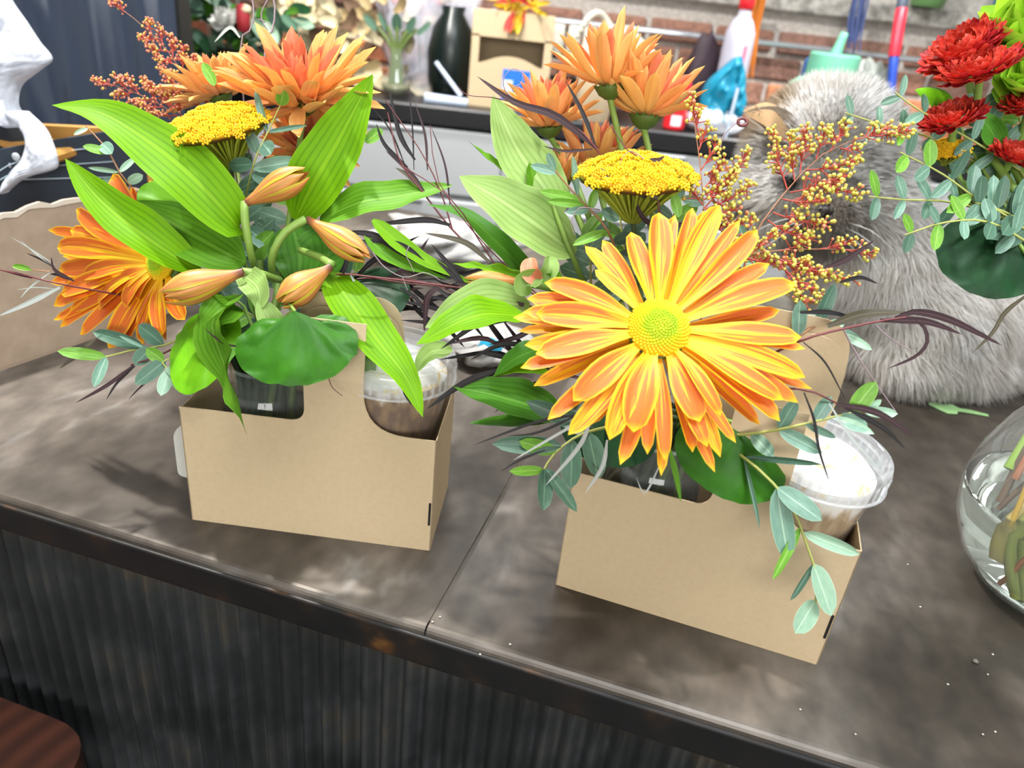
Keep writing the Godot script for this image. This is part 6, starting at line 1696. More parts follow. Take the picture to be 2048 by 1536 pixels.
	gum_sprig(t, [Vector3(0.0755, 0.15, -0.4623), Vector3(0.0488, 0.1566, -0.432), Vector3(0.033, 0.1437, -0.4254), Vector3(0.0267, 0.132, -0.4194)], 0.0012, [
		[.72, Vector3(-0.0088, 0.1482, -0.4221), .012, "gum_shade"], [.78, Vector3(0.0094, 0.1538, -0.4193), .01, "gum_young"], [.98, Vector3(0.0033, 0.1362, -0.4103), .0068, "gum_young"], [.97, Vector3(0.0289, 0.1153, -0.3996), .0115, "gum_shade"],
		[.97, Vector3(0.0511, 0.1163, -0.4001), .0088, "gum_shade"], [.6, Vector3(0.0463, 0.127, -0.4112), .0145, "gum_shade"], [.45, Vector3(0.0389, 0.1577, -0.455), .013, "gum_shade"], [.3, Vector3(0.0119, 0.1643, -0.4584), .013, "gum_shade"], [.4, Vector3(0.0624, 0.1367, -0.4106), .016, "gum_shade"]])
	t = thing("eucalyptus_sprig", "eucalyptus sprig reaching over the lidded iced coffee", "sprig", R_FOOT, "eucalyptus sprigs")
	gum_sprig(t, [Vector3(0.1334, 0.1546, -0.4534), Vector3(0.1581, 0.1731, -0.4292), Vector3(0.1822, 0.1908, -0.4158), Vector3(0.2095, 0.1996, -0.4203), Vector3(0.2233, 0.2027, -0.4219)], 0.0012, [
		[.92, Vector3(0.2235, 0.2218, -0.426), .012, "gum_young"], [.98, Vector3(0.2402, 0.2054, -0.4176), .007, "gum_mint"], [.84, Vector3(0.2216, 0.1965, -0.4097), .0105, "gum_grey"], [.65, Vector3(0.203, 0.1881, -0.4088), .005, "gum_shade"],
		[.7, Vector3(0.2011, 0.2057, -0.429), .009, "gum_shade"], [.5, Vector3(0.196, 0.1791, -0.4042), .0095, "gum_grey"], [.5, Vector3(0.1811, 0.2, -0.4317), .010, "gum_shade"], [.35, Vector3(0.169, 0.1704, -0.4054), .0095, "gum_grey"], [.99, Vector3(0.2319, 0.2097, -0.4255), .005, "gum_mint"], [.8, Vector3(0.2256, 0.192, -0.4108), .006, "gum_mint"]])
	t = thing("eucalyptus_sprig", "short eucalyptus sprig beside the kraft handle right of the daisy", "sprig", R_FOOT, "eucalyptus sprigs")
	gum_sprig(t, [Vector3(0.1629, 0.1826, -0.4902), Vector3(0.1786, 0.2159, -0.4736), Vector3(0.1888, 0.2306, -0.4699), Vector3(0.2029, 0.2389, -0.4741), Vector3(0.2171, 0.2322, -0.4707)], 0.0011, [
		[.62, Vector3(0.1821, 0.2526, -0.4755), .010, "gum_grey"], [.76, Vector3(0.2036, 0.2642, -0.4814), .0105, "gum_shade"], [.98, Vector3(0.2331, 0.2269, -0.4624), .006, "gum_mint"], [.8, Vector3(0.1893, 0.2398, -0.4858), .012, "gum_shade"], [.9, Vector3(0.2327, 0.2284, -0.4687), .006, "gum_grey"], [.85, Vector3(0.2163, 0.2393, -0.4743), .006, "gum_mint"]], "gum_twig")
	t = thing("eucalyptus_sprig", "eucalyptus sprig tucked deep between yarrow and daisy", "sprig", R_FOOT, "eucalyptus sprigs")
	gum_auto(t, [Vector3(0.1046, 0.208, -0.5257), Vector3(0.1034, 0.248, -0.5462), Vector3(0.1067, 0.2817, -0.5634), Vector3(0.1129, 0.2924, -0.5689)], 0.0012, 6, .03, .013, ["gum_grey", "gum_grey", "gum_young"])
	part("leaf", blade([Vector3(0.1004, 0.2889, -0.511), Vector3(0.0974, 0.2969, -0.515), Vector3(0.0952, 0.3037, -0.5185)], .0075, OUT, "oval", {}), M.gum_young, t)
	gum_auto(t, [Vector3(0.0536, 0.1992, -0.5324), Vector3(0.0486, 0.2395, -0.5531), Vector3(0.0389, 0.2556, -0.5613)], 0.0012, 6, .034, .014, ["gum_grey", "gum_grey", "gum_young"])
	gum_auto(t, [Vector3(0.0943, 0.21, -0.5379), Vector3(0.0742, 0.2488, -0.5578), Vector3(0.0675, 0.272, -0.5697)], 0.0012, 6, .03, .013, ["gum_grey", "gum_grey", "gum_young"])
	gum_auto(t, [Vector3(0.1335, 0.2175, -0.5306), Vector3(0.1487, 0.2457, -0.545), Vector3(0.1656, 0.2608, -0.5527)], 0.0012, 5, .03, .013, ["gum_grey", "gum_grey", "gum_young"])
	# dark plum foliage
	t = thing("plum_foliage_sprig", "dark plum sprig with curling tendrils above the pale lily leaves", "sprig", R_FOOT, "plum foliage sprigs")
	part("stem", tube([Vector3(0.0721, 0.2734, -0.5816), Vector3(0.0435, 0.3174, -0.5705), Vector3(0.0174, 0.3345, -0.5792), Vector3(-0.0033, 0.3374, -0.5807)], 0.0009, 0.0007, 5, 8), M.plum_stem, t)
	strap(t, [Vector3(0.0434, 0.3181, -0.5708), Vector3(0.0097, 0.3371, -0.5749), Vector3(-0.0203, 0.3429, -0.5779), Vector3(-0.0507, 0.3568, -0.5906)], .0062, "plum_leaf")
	strap(t, [Vector3(0.0413, 0.3205, -0.572), Vector3(0.0295, 0.3407, -0.5824), Vector3(0.015, 0.3596, -0.592)], .0035, "plum_black")
	strap(t, [Vector3(0.0398, 0.3177, -0.5706), Vector3(0.0199, 0.3144, -0.5689), Vector3(0.0031, 0.3161, -0.5698)], .0024, "plum_leaf")
	part("tendril", tube([Vector3(-0.0204, 0.342, -0.583), Vector3(-0.0373, 0.3439, -0.584), Vector3(-0.0557, 0.3438, -0.5839), Vector3(-0.0637, 0.3489, -0.5866)], 0.0005, 0.0002, 4, 10), M.plum_stem, t)
	part("tendril", tube([Vector3(-0.0207, 0.3439, -0.584), Vector3(-0.0288, 0.3497, -0.587), Vector3(-0.0305, 0.3577, -0.5911), Vector3(-0.025, 0.3639, -0.5942), Vector3(-0.0182, 0.3622, -0.5934), Vector3(-0.017, 0.3558, -0.5901), Vector3(-0.0252, 0.351, -0.5877)], 0.0005, 0.0002, 4, 16), M.lilac_twig, t)
	t = thing("plum_foliage_sprig", "dark sprig with a curled tendril in front of the yarrow", "sprig", R_FOOT, "plum foliage sprigs")
	part("stem", tube([Vector3(0.0968, 0.271, -0.5298), Vector3(0.0872, 0.291, -0.5176), Vector3(0.0832, 0.309, -0.5268), Vector3(0.074, 0.3198, -0.5324), Vector3(0.0612, 0.3253, -0.5352), Vector3(0.0481, 0.3388, -0.5421)], 0.0009, 0.0004, 5, 14), M.plum_stem, t)
	strap(t, [Vector3(0.0849, 0.2987, -0.5159), Vector3(0.0653, 0.3022, -0.5178), Vector3(0.0545, 0.3067, -0.52), Vector3(0.0433, 0.3138, -0.5237)], .0062, "plum_olive")
	strap(t, [Vector3(0.0765, 0.3222, -0.528), Vector3(0.0816, 0.3221, -0.5279), Vector3(0.0864, 0.325, -0.5294)], .003, "plum_leaf")
	part("tendril", tube([Vector3(0.0724, 0.3218, -0.5278), Vector3(0.063, 0.3258, -0.5298), Vector3(0.0578, 0.3213, -0.5275), Vector3(0.0566, 0.3166, -0.5251)], 0.0004, 0.0002, 4, 10), M.lilac_twig, t)
	strap(t, [Vector3(0.0972, 0.2783, -0.5167), Vector3(0.0792, 0.2827, -0.519), Vector3(0.0687, 0.2972, -0.5264)], .004, "plum_leaf")
	strap(t, [Vector3(0.1203, 0.2883, -0.5219), Vector3(0.107, 0.283, -0.5191), Vector3(0.0935, 0.2795, -0.5173)], .004, "plum_leaf")
	part("tendril", tube([Vector3(0.1279, 0.3292, -0.554), Vector3(0.1296, 0.3389, -0.559), Vector3(0.1381, 0.3476, -0.5635), Vector3(0.1421, 0.3471, -0.5632), Vector3(0.1439, 0.3498, -0.5646)], 0.0005, 0.0003, 4, 10), M.lilac_twig, t)
	part("curl", tube([Vector3(0.1385, 0.3474, -0.5633), Vector3(0.1389, 0.3496, -0.5645), Vector3(0.142, 0.3506, -0.5649), Vector3(0.1447, 0.3489, -0.5641), Vector3(0.1439, 0.3466, -0.5629), Vector3(0.1404, 0.346, -0.5626), Vector3(0.1381, 0.3476, -0.5635)], 0.0011, 0.0011, 6, 18), M.plum_stem, t)
	part("tendril", tube([Vector3(0.0474, 0.2858, -0.5206), Vector3(0.0352, 0.2862, -0.5208), Vector3(0.0304, 0.2826, -0.5189), Vector3(0.0286, 0.2747, -0.5149), Vector3(0.0321, 0.2688, -0.5119)], 0.0005, 0.0003, 4, 10), M.lilac_twig, t)
	t = thing("plum_foliage_sprig", "dark plum sprig arching out right of the huge daisy", "sprig", R_FOOT, "plum foliage sprigs")
	part("stem", tube([Vector3(0.1657, 0.1969, -0.4863), Vector3(0.1817, 0.2344, -0.4493), Vector3(0.211, 0.2445, -0.4545), Vector3(0.2297, 0.25, -0.4573), Vector3(0.2459, 0.2539, -0.4593)], 0.0011, 0.0007, 5, 10), M.plum_stem, t)
	strap(t, [Vector3(0.239, 0.2524, -0.4585), Vector3(0.2513, 0.2573, -0.4611), Vector3(0.2741, 0.255, -0.4599), Vector3(0.3097, 0.2436, -0.454)], .0052, "plum_leaf")
	strap(t, [Vector3(0.2296, 0.2503, -0.4575), Vector3(0.2583, 0.2526, -0.4586), Vector3(0.2831, 0.2475, -0.4561)], .005, "plum_leaf")
	strap(t, [Vector3(0.1966, 0.2439, -0.4542), Vector3(0.2219, 0.2514, -0.4637), Vector3(0.2465, 0.2568, -0.4608)], .0065, "plum_olive")
	strap(t, [Vector3(0.2459, 0.2539, -0.4593), Vector3(0.2574, 0.2499, -0.4573), Vector3(0.261, 0.2411, -0.4528), Vector3(0.255, 0.2325, -0.4483), Vector3(0.2375, 0.2233, -0.4436)], .0028, "plum_leaf")
	part("tendril", tube([Vector3(0.2268, 0.2474, -0.456), Vector3(0.239, 0.24, -0.4522), Vector3(0.2541, 0.2344, -0.4493)], 0.0005, 0.0003, 4, 6), M.lilac_twig, t)
	strap(t, [Vector3(0.1822, 0.2333, -0.4488), Vector3(0.1976, 0.2231, -0.4435), Vector3(0.2137, 0.2026, -0.4331)], .0014, "plum_black")
	part("tendril", tube([Vector3(0.2052, 0.2444, -0.4488), Vector3(0.2174, 0.2286, -0.4408), Vector3(0.2437, 0.2017, -0.427)], 0.0006, 0.0003, 4, 6), M.lilac_twig, t)
	strap(t, [Vector3(0.1819, 0.2465, -0.4668), Vector3(0.2014, 0.2484, -0.4677), Vector3(0.2214, 0.246, -0.4665)], .0034, "plum_black")
	strap(t, [Vector3(0.1989, 0.2713, -0.4907), Vector3(0.2116, 0.2771, -0.4936), Vector3(0.23, 0.2908, -0.5007)], .0042, "plum_leaf")
	strap(t, [Vector3(0.2099, 0.2635, -0.4867), Vector3(0.2228, 0.2677, -0.4889), Vector3(0.2355, 0.2651, -0.4875)], .003, "plum_black")
	t = thing("plum_foliage_sprig", "dark plum sprig hanging over the lidded iced coffee", "sprig", R_FOOT, "plum foliage sprigs")
	part("stem", tube([Vector3(0.1576, 0.1849, -0.4689), Vector3(0.1797, 0.2108, -0.426), Vector3(0.1959, 0.2076, -0.4244), Vector3(0.2074, 0.2039, -0.4225)], 0.0009, 0.0006, 5, 8), M.plum_stem, t)
	strap(t, [Vector3(0.202, 0.2069, -0.4184), Vector3(0.2272, 0.2044, -0.4171), Vector3(0.2513, 0.194, -0.4118)], .0046, "plum_leaf")
	strap(t, [Vector3(0.2068, 0.2054, -0.4177), Vector3(0.2313, 0.1967, -0.4132), Vector3(0.2473, 0.1861, -0.4078)], .0035, "plum_black")
	strap(t, [Vector3(0.1805, 0.2112, -0.4206), Vector3(0.1886, 0.1967, -0.4132), Vector3(0.1937, 0.1806, -0.4049), Vector3(0.2027, 0.1628, -0.3959)], .002, "plum_black")
	strap(t, [Vector3(0.1954, 0.2083, -0.4157), Vector3(0.2105, 0.1915, -0.4072), Vector3(0.2332, 0.1734, -0.3979)], .0019, "silver_leaf")
	t = thing("plum_foliage_sprig", "dark and silvery straps hanging low left of the daisy", "sprig", R_FOOT, "plum foliage sprigs")
	part("stem", tube([Vector3(0.0849, 0.1604, -0.4677), Vector3(0.0593, 0.1751, -0.4302), Vector3(0.0431, 0.1729, -0.4291)], 0.0008, 0.0006, 5, 6), M.plum_stem, t)
	strap(t, [Vector3(0.051, 0.1752, -0.428), Vector3(0.0208, 0.1682, -0.4244), Vector3(-0.0212, 0.1498, -0.415)], .0022, "plum_black")
	strap(t, [Vector3(0.0461, 0.1747, -0.4278), Vector3(0.02, 0.1614, -0.421), Vector3(0.0008, 0.1575, -0.419)], .002, "plum_black")
	strap(t, [Vector3(0.0539, 0.1764, -0.4253), Vector3(0.0343, 0.1641, -0.419), Vector3(0.0058, 0.1453, -0.4094)], .002, "silver_leaf")
	strap(t, [Vector3(0.0534, 0.1758, -0.425), Vector3(0.048, 0.1584, -0.4161), Vector3(0.0285, 0.1328, -0.4029)], .0031, "silver_leaf")
	strap(t, [Vector3(0.0644, 0.1656, -0.4141), Vector3(0.0633, 0.1506, -0.4064), Vector3(0.0541, 0.1339, -0.3979)], .003, "silver_leaf")
	strap(t, [Vector3(0.0262, 0.1507, -0.4178), Vector3(0.0106, 0.1434, -0.414), Vector3(-0.0015, 0.1351, -0.4098)], .0018, "plum_black")
	strap(t, [Vector3(0.103, 0.169, -0.4046), Vector3(0.1084, 0.1555, -0.3977), Vector3(0.1134, 0.1405, -0.3901)], .004, "lily_mid")
	strap(t, [Vector3(0.0988, 0.1574, -0.4043), Vector3(0.0913, 0.141, -0.3959), Vector3(0.0846, 0.1489, -0.4)], .0014, "silver_leaf")
	t = thing("plum_foliage_sprig", "dense dark sprig between the two bouquets, pointing left", "sprig", R_FOOT, "plum foliage sprigs")
	part("stem", tube([Vector3(0.0549, 0.192, -0.54), Vector3(0.0012, 0.2121, -0.5166), Vector3(-0.0419, 0.2177, -0.5194), Vector3(-0.09, 0.2189, -0.52), Vector3(-0.1306, 0.2189, -0.52)], 0.001, 0.0006, 5, 12), M.plum_stem, t)
	strap(t, [Vector3(0.0023, 0.2152, -0.5069), Vector3(-0.0208, 0.2177, -0.5082), Vector3(-0.0396, 0.2233, -0.5111), Vector3(-0.0506, 0.2242, -0.5115)], .0056, "plum_leaf")
	strap(t, [Vector3(-0.0592, 0.2207, -0.5097), Vector3(-0.0673, 0.2132, -0.5059), Vector3(-0.067, 0.1906, -0.4943)], .005, "plum_leaf", Vector3(0.4926, 0.6121, 0.6186))
	strap(t, [Vector3(-0.0418, 0.222, -0.516), Vector3(-0.0583, 0.2367, -0.5235), Vector3(-0.0697, 0.246, -0.5283)], .004, "plum_black")
	strap(t, [Vector3(-0.0436, 0.2212, -0.5156), Vector3(-0.0557, 0.2304, -0.5203), Vector3(-0.0648, 0.2361, -0.5232)], .0034, "plum_black")
	strap(t, [Vector3(-0.0258, 0.2367, -0.5292), Vector3(-0.0456, 0.2479, -0.5349), Vector3(-0.0756, 0.2512, -0.5366)], .0046, "plum_olive")
	strap(t, [Vector3(-0.0082, 0.2138, -0.5174), Vector3(-0.0372, 0.2093, -0.5151), Vector3(-0.0742, 0.2106, -0.5158)], .0046, "plum_black")
	strap(t, [Vector3(-0.0075, 0.2036, -0.5235), Vector3(-0.0445, 0.1983, -0.5207), Vector3(-0.09, 0.2022, -0.5227)], .005, "plum_black")
	strap(t, [Vector3(-0.0067, 0.197, -0.5201), Vector3(-0.0397, 0.1904, -0.5167), Vector3(-0.0884, 0.189, -0.516)], .005, "plum_black")
	strap(t, [Vector3(-0.0894, 0.214, -0.5175), Vector3(-0.0756, 0.2072, -0.514), Vector3(-0.0645, 0.1918, -0.5062)], .003, "plum_black")
	strap(t, [Vector3(-0.0063, 0.174, -0.4858), Vector3(-0.0338, 0.1616, -0.4795), Vector3(-0.0595, 0.1417, -0.4693)], .0052, "plum_black")
	strap(t, [Vector3(0.025, 0.1842, -0.5023), Vector3(0.0001, 0.1769, -0.4985), Vector3(-0.0277, 0.1774, -0.4988)], .005, "plum_black")
	strap(t, [Vector3(0.0274, 0.1648, -0.4923), Vector3(0.0063, 0.1561, -0.4879), Vector3(-0.0117, 0.1527, -0.4862)], .004, "plum_black")
	strap(t, [Vector3(0.0136, 0.1864, -0.5034), Vector3(-0.0119, 0.1839, -0.5021), Vector3(-0.0325, 0.172, -0.496)], .004, "plum_black")
	part("stem", tube([Vector3(0.0296, 0.2073, -0.5253), Vector3(-0.0183, 0.2293, -0.5366), Vector3(-0.0592, 0.2721, -0.5585), Vector3(-0.1011, 0.2914, -0.5684)], 0.0007, 0.0004, 5, 8), M.plum_stem, t)
	part("stem", tube([Vector3(0.0258, 0.2069, -0.5251), Vector3(-0.0273, 0.2418, -0.543), Vector3(-0.0697, 0.2811, -0.5631), Vector3(-0.0821, 0.32, -0.583)], 0.0006, 0.0003, 5, 8), M.plum_stem, t)
	plum_sprig(t, [Vector3(0.0586, 0.1588, -0.5118), Vector3(0.02, 0.1618, -0.5133), Vector3(-0.0123, 0.1757, -0.5204)], 0.0008, 8, .055, .0045, ["plum_black", "plum_leaf"])
	plum_sprig(t, [Vector3(0.051, 0.2161, -0.5298), Vector3(0.023, 0.1999, -0.5216), Vector3(-0.0216, 0.1956, -0.5193)], 0.0008, 7, .05, .0045, ["plum_black", "plum_leaf"])



func glass_materials() -> void:
	mat("clear_glass", Color(0.95, 0.98, 0.97, 0.07), 0.02, {"transparency": BaseMaterial3D.TRANSPARENCY_ALPHA, "cull_mode": 2})
	mat("clear_plastic", Color(0.95, 0.96, 0.98, 0.09), 0.05, {"transparency": BaseMaterial3D.TRANSPARENCY_ALPHA, "cull_mode": 2})
	mat("lid_plastic", Color(0.95, 0.96, 0.98, 0.2), 0.05, {"transparency": BaseMaterial3D.TRANSPARENCY_ALPHA, "cull_mode": 2})
	mat("cellophane", Color(0.85, 0.86, 0.92, 0.28), 0.12, {"transparency": BaseMaterial3D.TRANSPARENCY_ALPHA, "cull_mode": 2})
	mat("water", Color(0.9, 0.95, 0.92, 0.0), 0.0, {"refraction_enabled": true, "refraction_scale": 0.033})


func build_cups() -> void:
	var A := Transform3D(Basis(Vector3.UP, -0.031), Vector3(-0.252, 0, -0.491))
	var B := Transform3D(Basis(Vector3.UP, -0.276), Vector3(0.052, 0, -0.461))
	iced_coffee(A * Transform3D(Basis(Vector3(0, 0, 1), -0.035), Vector3(0.151, 0.003, -0.0475)), "iced coffee with pale cream beside the hanging lily leaf", Color(0.42, 0.30, 0.17), Color(0.58, 0.45, 0.27), 0.97)
	iced_coffee(B * Transform3D(Basis(Vector3(0, 0, 1), -0.075), Vector3(0.152, 0.003, -0.0475)), "milky iced coffee with clear ridged lid beneath the eucalyptus", Color(0.66, 0.54, 0.38), Color(0.76, 0.66, 0.5), 0.9)
	jar(A * at(Vector3(0.053, 0.002, -0.0475)), "glass jar of water in the carrier nearer the torn box")
	jar(B * at(Vector3(0.053, 0.002, -0.0475)), "glass jar of water under the huge yellow daisy")


func iced_coffee(X: Transform3D, label: String, dark: Color, light: Color, level: float) -> void:
	var t := thing("iced_coffee", label, "drink", X.origin, "iced coffees")
	var n1 := noise(int(dark.r * 1000.0), 1.0, 4)
	var tx := picture(192, 128, func(u: float, v: float) -> Color:
		var a := u * TAU
		var w := n1.get_noise_3d(cos(a) * 3.0, sin(a) * 3.0, v * 4.0)
		var f := 0.5 + 0.5 * n1.get_noise_3d(cos(a) * 6.0 + 9.0, sin(a) * 6.0, v * 7.0)
		var c := dark.lerp(light, smoothstep(0.3, 0.75, f))
		c = c.lerp(Color(0.92, 0.90, 0.87), smoothstep(level - 0.06, level + 0.06, v + w * 0.16))
		var caramel := smoothstep(0.62, 0.75, 0.5 + 0.5 * n1.get_noise_3d(cos(a) * 2.0 + 30.0, sin(a) * 2.0, v * 6.0)) * smoothstep(level, level + 0.1, v)
		return c.lerp(Color(0.85, 0.62, 0.28), caramel * 0.75))
	var top := picture(128, 128, func(u: float, v: float) -> Color:
		var q := Vector2(u - 0.5, v - 0.5)
		var s := sin(q.length() * 30.0 - q.angle() * 1.0 + 3.0 * n1.get_noise_2d(u * 4.0, v * 4.0))
		return Color(0.94, 0.93, 0.92).lerp(Color(0.90, 0.78, 0.5), smoothstep(0.75, 0.98, s) * smoothstep(0.35, 0.6, 0.5 + 0.5 * n1.get_noise_2d(u * 3.0 + 5.0, v * 3.0))))
	part("cup", lathe([Vector2(0, 0.0), Vector2(0.029, 0.0), Vector2(0.031, 0.004), Vector2(0.045, 0.138), Vector2(0.0465, 0.142), Vector2(0.0455, 0.144)], 48), M.clear_plastic, t, X)
	part("drink", lathe([Vector2(0.0, 0.0015), Vector2(0.0278, 0.0015), Vector2(0.0298, 0.005), Vector2(0.0334, 0.04), Vector2(0.0369, 0.073), Vector2(0.0403, 0.106), Vector2(0.0432, 0.133), Vector2(0.042, 0.1365)], 48), mat("drink_" + label.left(5), Color.WHITE, 0.4, {"albedo_texture": tx, "subsurf_scatter_enabled": true, "subsurf_scatter_strength": 0.1}), t, X)
	# whipped cream
	var no := noise(3, 1.0, 3)
	var p := PackedVector3Array()
	var uv := PackedVector2Array()
	for i in 11:
		var q := i / 10.0
		for j in 37:
			var a := TAU * j / 36.0
			var h := 0.1365 + 0.009 * (1.0 - q * q) + 0.005 * q * (1.0 - q) * 4.0 * no.get_noise_2d(cos(a) * q * 4.0, sin(a) * q * 4.0)
			p.append(Vector3(cos(a) * (1.0 - q) * 0.0425, 0.1365 + (h - 0.1365) * 1.0 if q < 1.0 else 0.146, sin(a) * (1.0 - q) * 0.0425))
			uv.append(Vector2(0.5 + cos(a) * (1.0 - q) * 0.5, 0.5 + sin(a) * (1.0 - q) * 0.5))
	for i in 11:
		for j in 37:
			var k := i * 37 + j
			var r := Vector2(p[k].x, p[k].z).length() / 0.0425
			p[k].y = 0.1365 + 0.0145 * (1.0 - r * r * r) + 0.004 * (1.0 - r) * no.get_noise_2d(p[k].x * 90.0, p[k].z * 90.0)
	part("cream", grid(10, 36, p, uv, true), mat("cream_" + label.left(5), Color.WHITE, 0.45, {"albedo_texture": top}), t, X)
	# flat lid: ridged skirt, rolled rim, sunken top with a stepped ring
	var lid := part("lid", lathe([Vector2(0.0492, 0.134), Vector2(0.0486, 0.142), Vector2(0.0488, 0.149), Vector2(0.0478, 0.1525), Vector2(0.0455, 0.1535), Vector2(0.0435, 0.1515), Vector2(0.0425, 0.149), Vector2(0.0405, 0.1488), Vector2(0.0395, 0.152), Vector2(0.036, 0.1535), Vector2(0.02, 0.154), Vector2(0.007, 0.154), Vector2(0.0, 0.154)], 64), M.lid_plastic, t, X)
	for k in 44:
		var a := TAU * k / 44.0
		part("ridge", rbox(Vector3(0.0011, 0.0105, 0.0022), 0.0003), M.lid_plastic, lid, X * at(Vector3(cos(a) * 0.0491, 0.1412, -sin(a) * 0.0491), a))
	part("rim_bead", ring(0.0494, 0.0012, 0.134), M.lid_plastic, lid, X)


func ring(r: float, w: float, y: float) -> ArrayMesh:
	var prof := []
	for k in 9:
		var a := TAU * k / 8.0
		prof.append(Vector2(r - cos(a) * w, y - sin(a) * w))
	return lathe(prof, 48)


func jar(X: Transform3D, label: String) -> void:
	var t := thing("glass_jar", label, "jar", X.origin, "glass jars")
	part("glass", lathe([Vector2(0, 0.0), Vector2(0.033, 0.0), Vector2(0.037, 0.005), Vector2(0.0385, 0.02), Vector2(0.0385, 0.088), Vector2(0.036, 0.1), Vector2(0.0315, 0.107), Vector2(0.031, 0.112), Vector2(0.0325, 0.114), Vector2(0.031, 0.117), Vector2(0.0325, 0.12), Vector2(0.031, 0.123), Vector2(0.0315, 0.13)], 40), M.clear_glass, t, X)
	part("water", lathe([Vector2(0, 0.003), Vector2(0.032, 0.003), Vector2(0.0358, 0.007), Vector2(0.0373, 0.021), Vector2(0.0373, 0.086), Vector2(0.0, 0.086)], 36), M.water, t, X)
	part("rim", ring(0.032, 0.0015, 0.131), M.clear_glass, t, X)
	var g := thing("stem_bundle", "dark green cut stems crowded in the " + label.replace(" of water", ""), "stems", X.origin, "stem bundles")
	for k in 26:
		var a := k * 2.4
		var q := sqrt((k + 0.5) / 26.0)
		part("cut_stem", tube([X * Vector3(cos(a + 0.8) * q * 0.03, 0.008, sin(a + 0.8) * q * 0.03), X * Vector3(cos(a) * q * 0.024, 0.12, sin(a) * q * 0.024), X * Vector3(cos(a) * q * 0.034, 0.15, sin(a) * q * 0.034)], 0.003, 0.003, 6, 5), [mat("dark_stem", Color(0.25, 0.33, 0.14), 0.5), mat("deep_stem", Color(0.13, 0.19, 0.09), 0.5), mat("deep_stem", Color(0.13, 0.19, 0.09), 0.5)][k % 3], g)



const V_FOOT := Vector3(0.465, 0.02, -0.52)
const V_NECK := Vector3(0.462, 0.19, -0.525)


func within(p: Vector3) -> Vector3:
	# keeps a stem inside the bowl
	p.y = clampf(p.y, 0.022, 0.19)
	var r := 0.084 * sqrt(maxf(1.0 - pow((p.y - 0.08) / 0.115, 2.0), 0.2))
	var d := Vector2(p.x - 0.483, p.z + 0.52)
	if d.length() > r:
		d = d.normalized() * r
	return Vector3(0.483 + d.x, p.y, -0.52 + d.y)


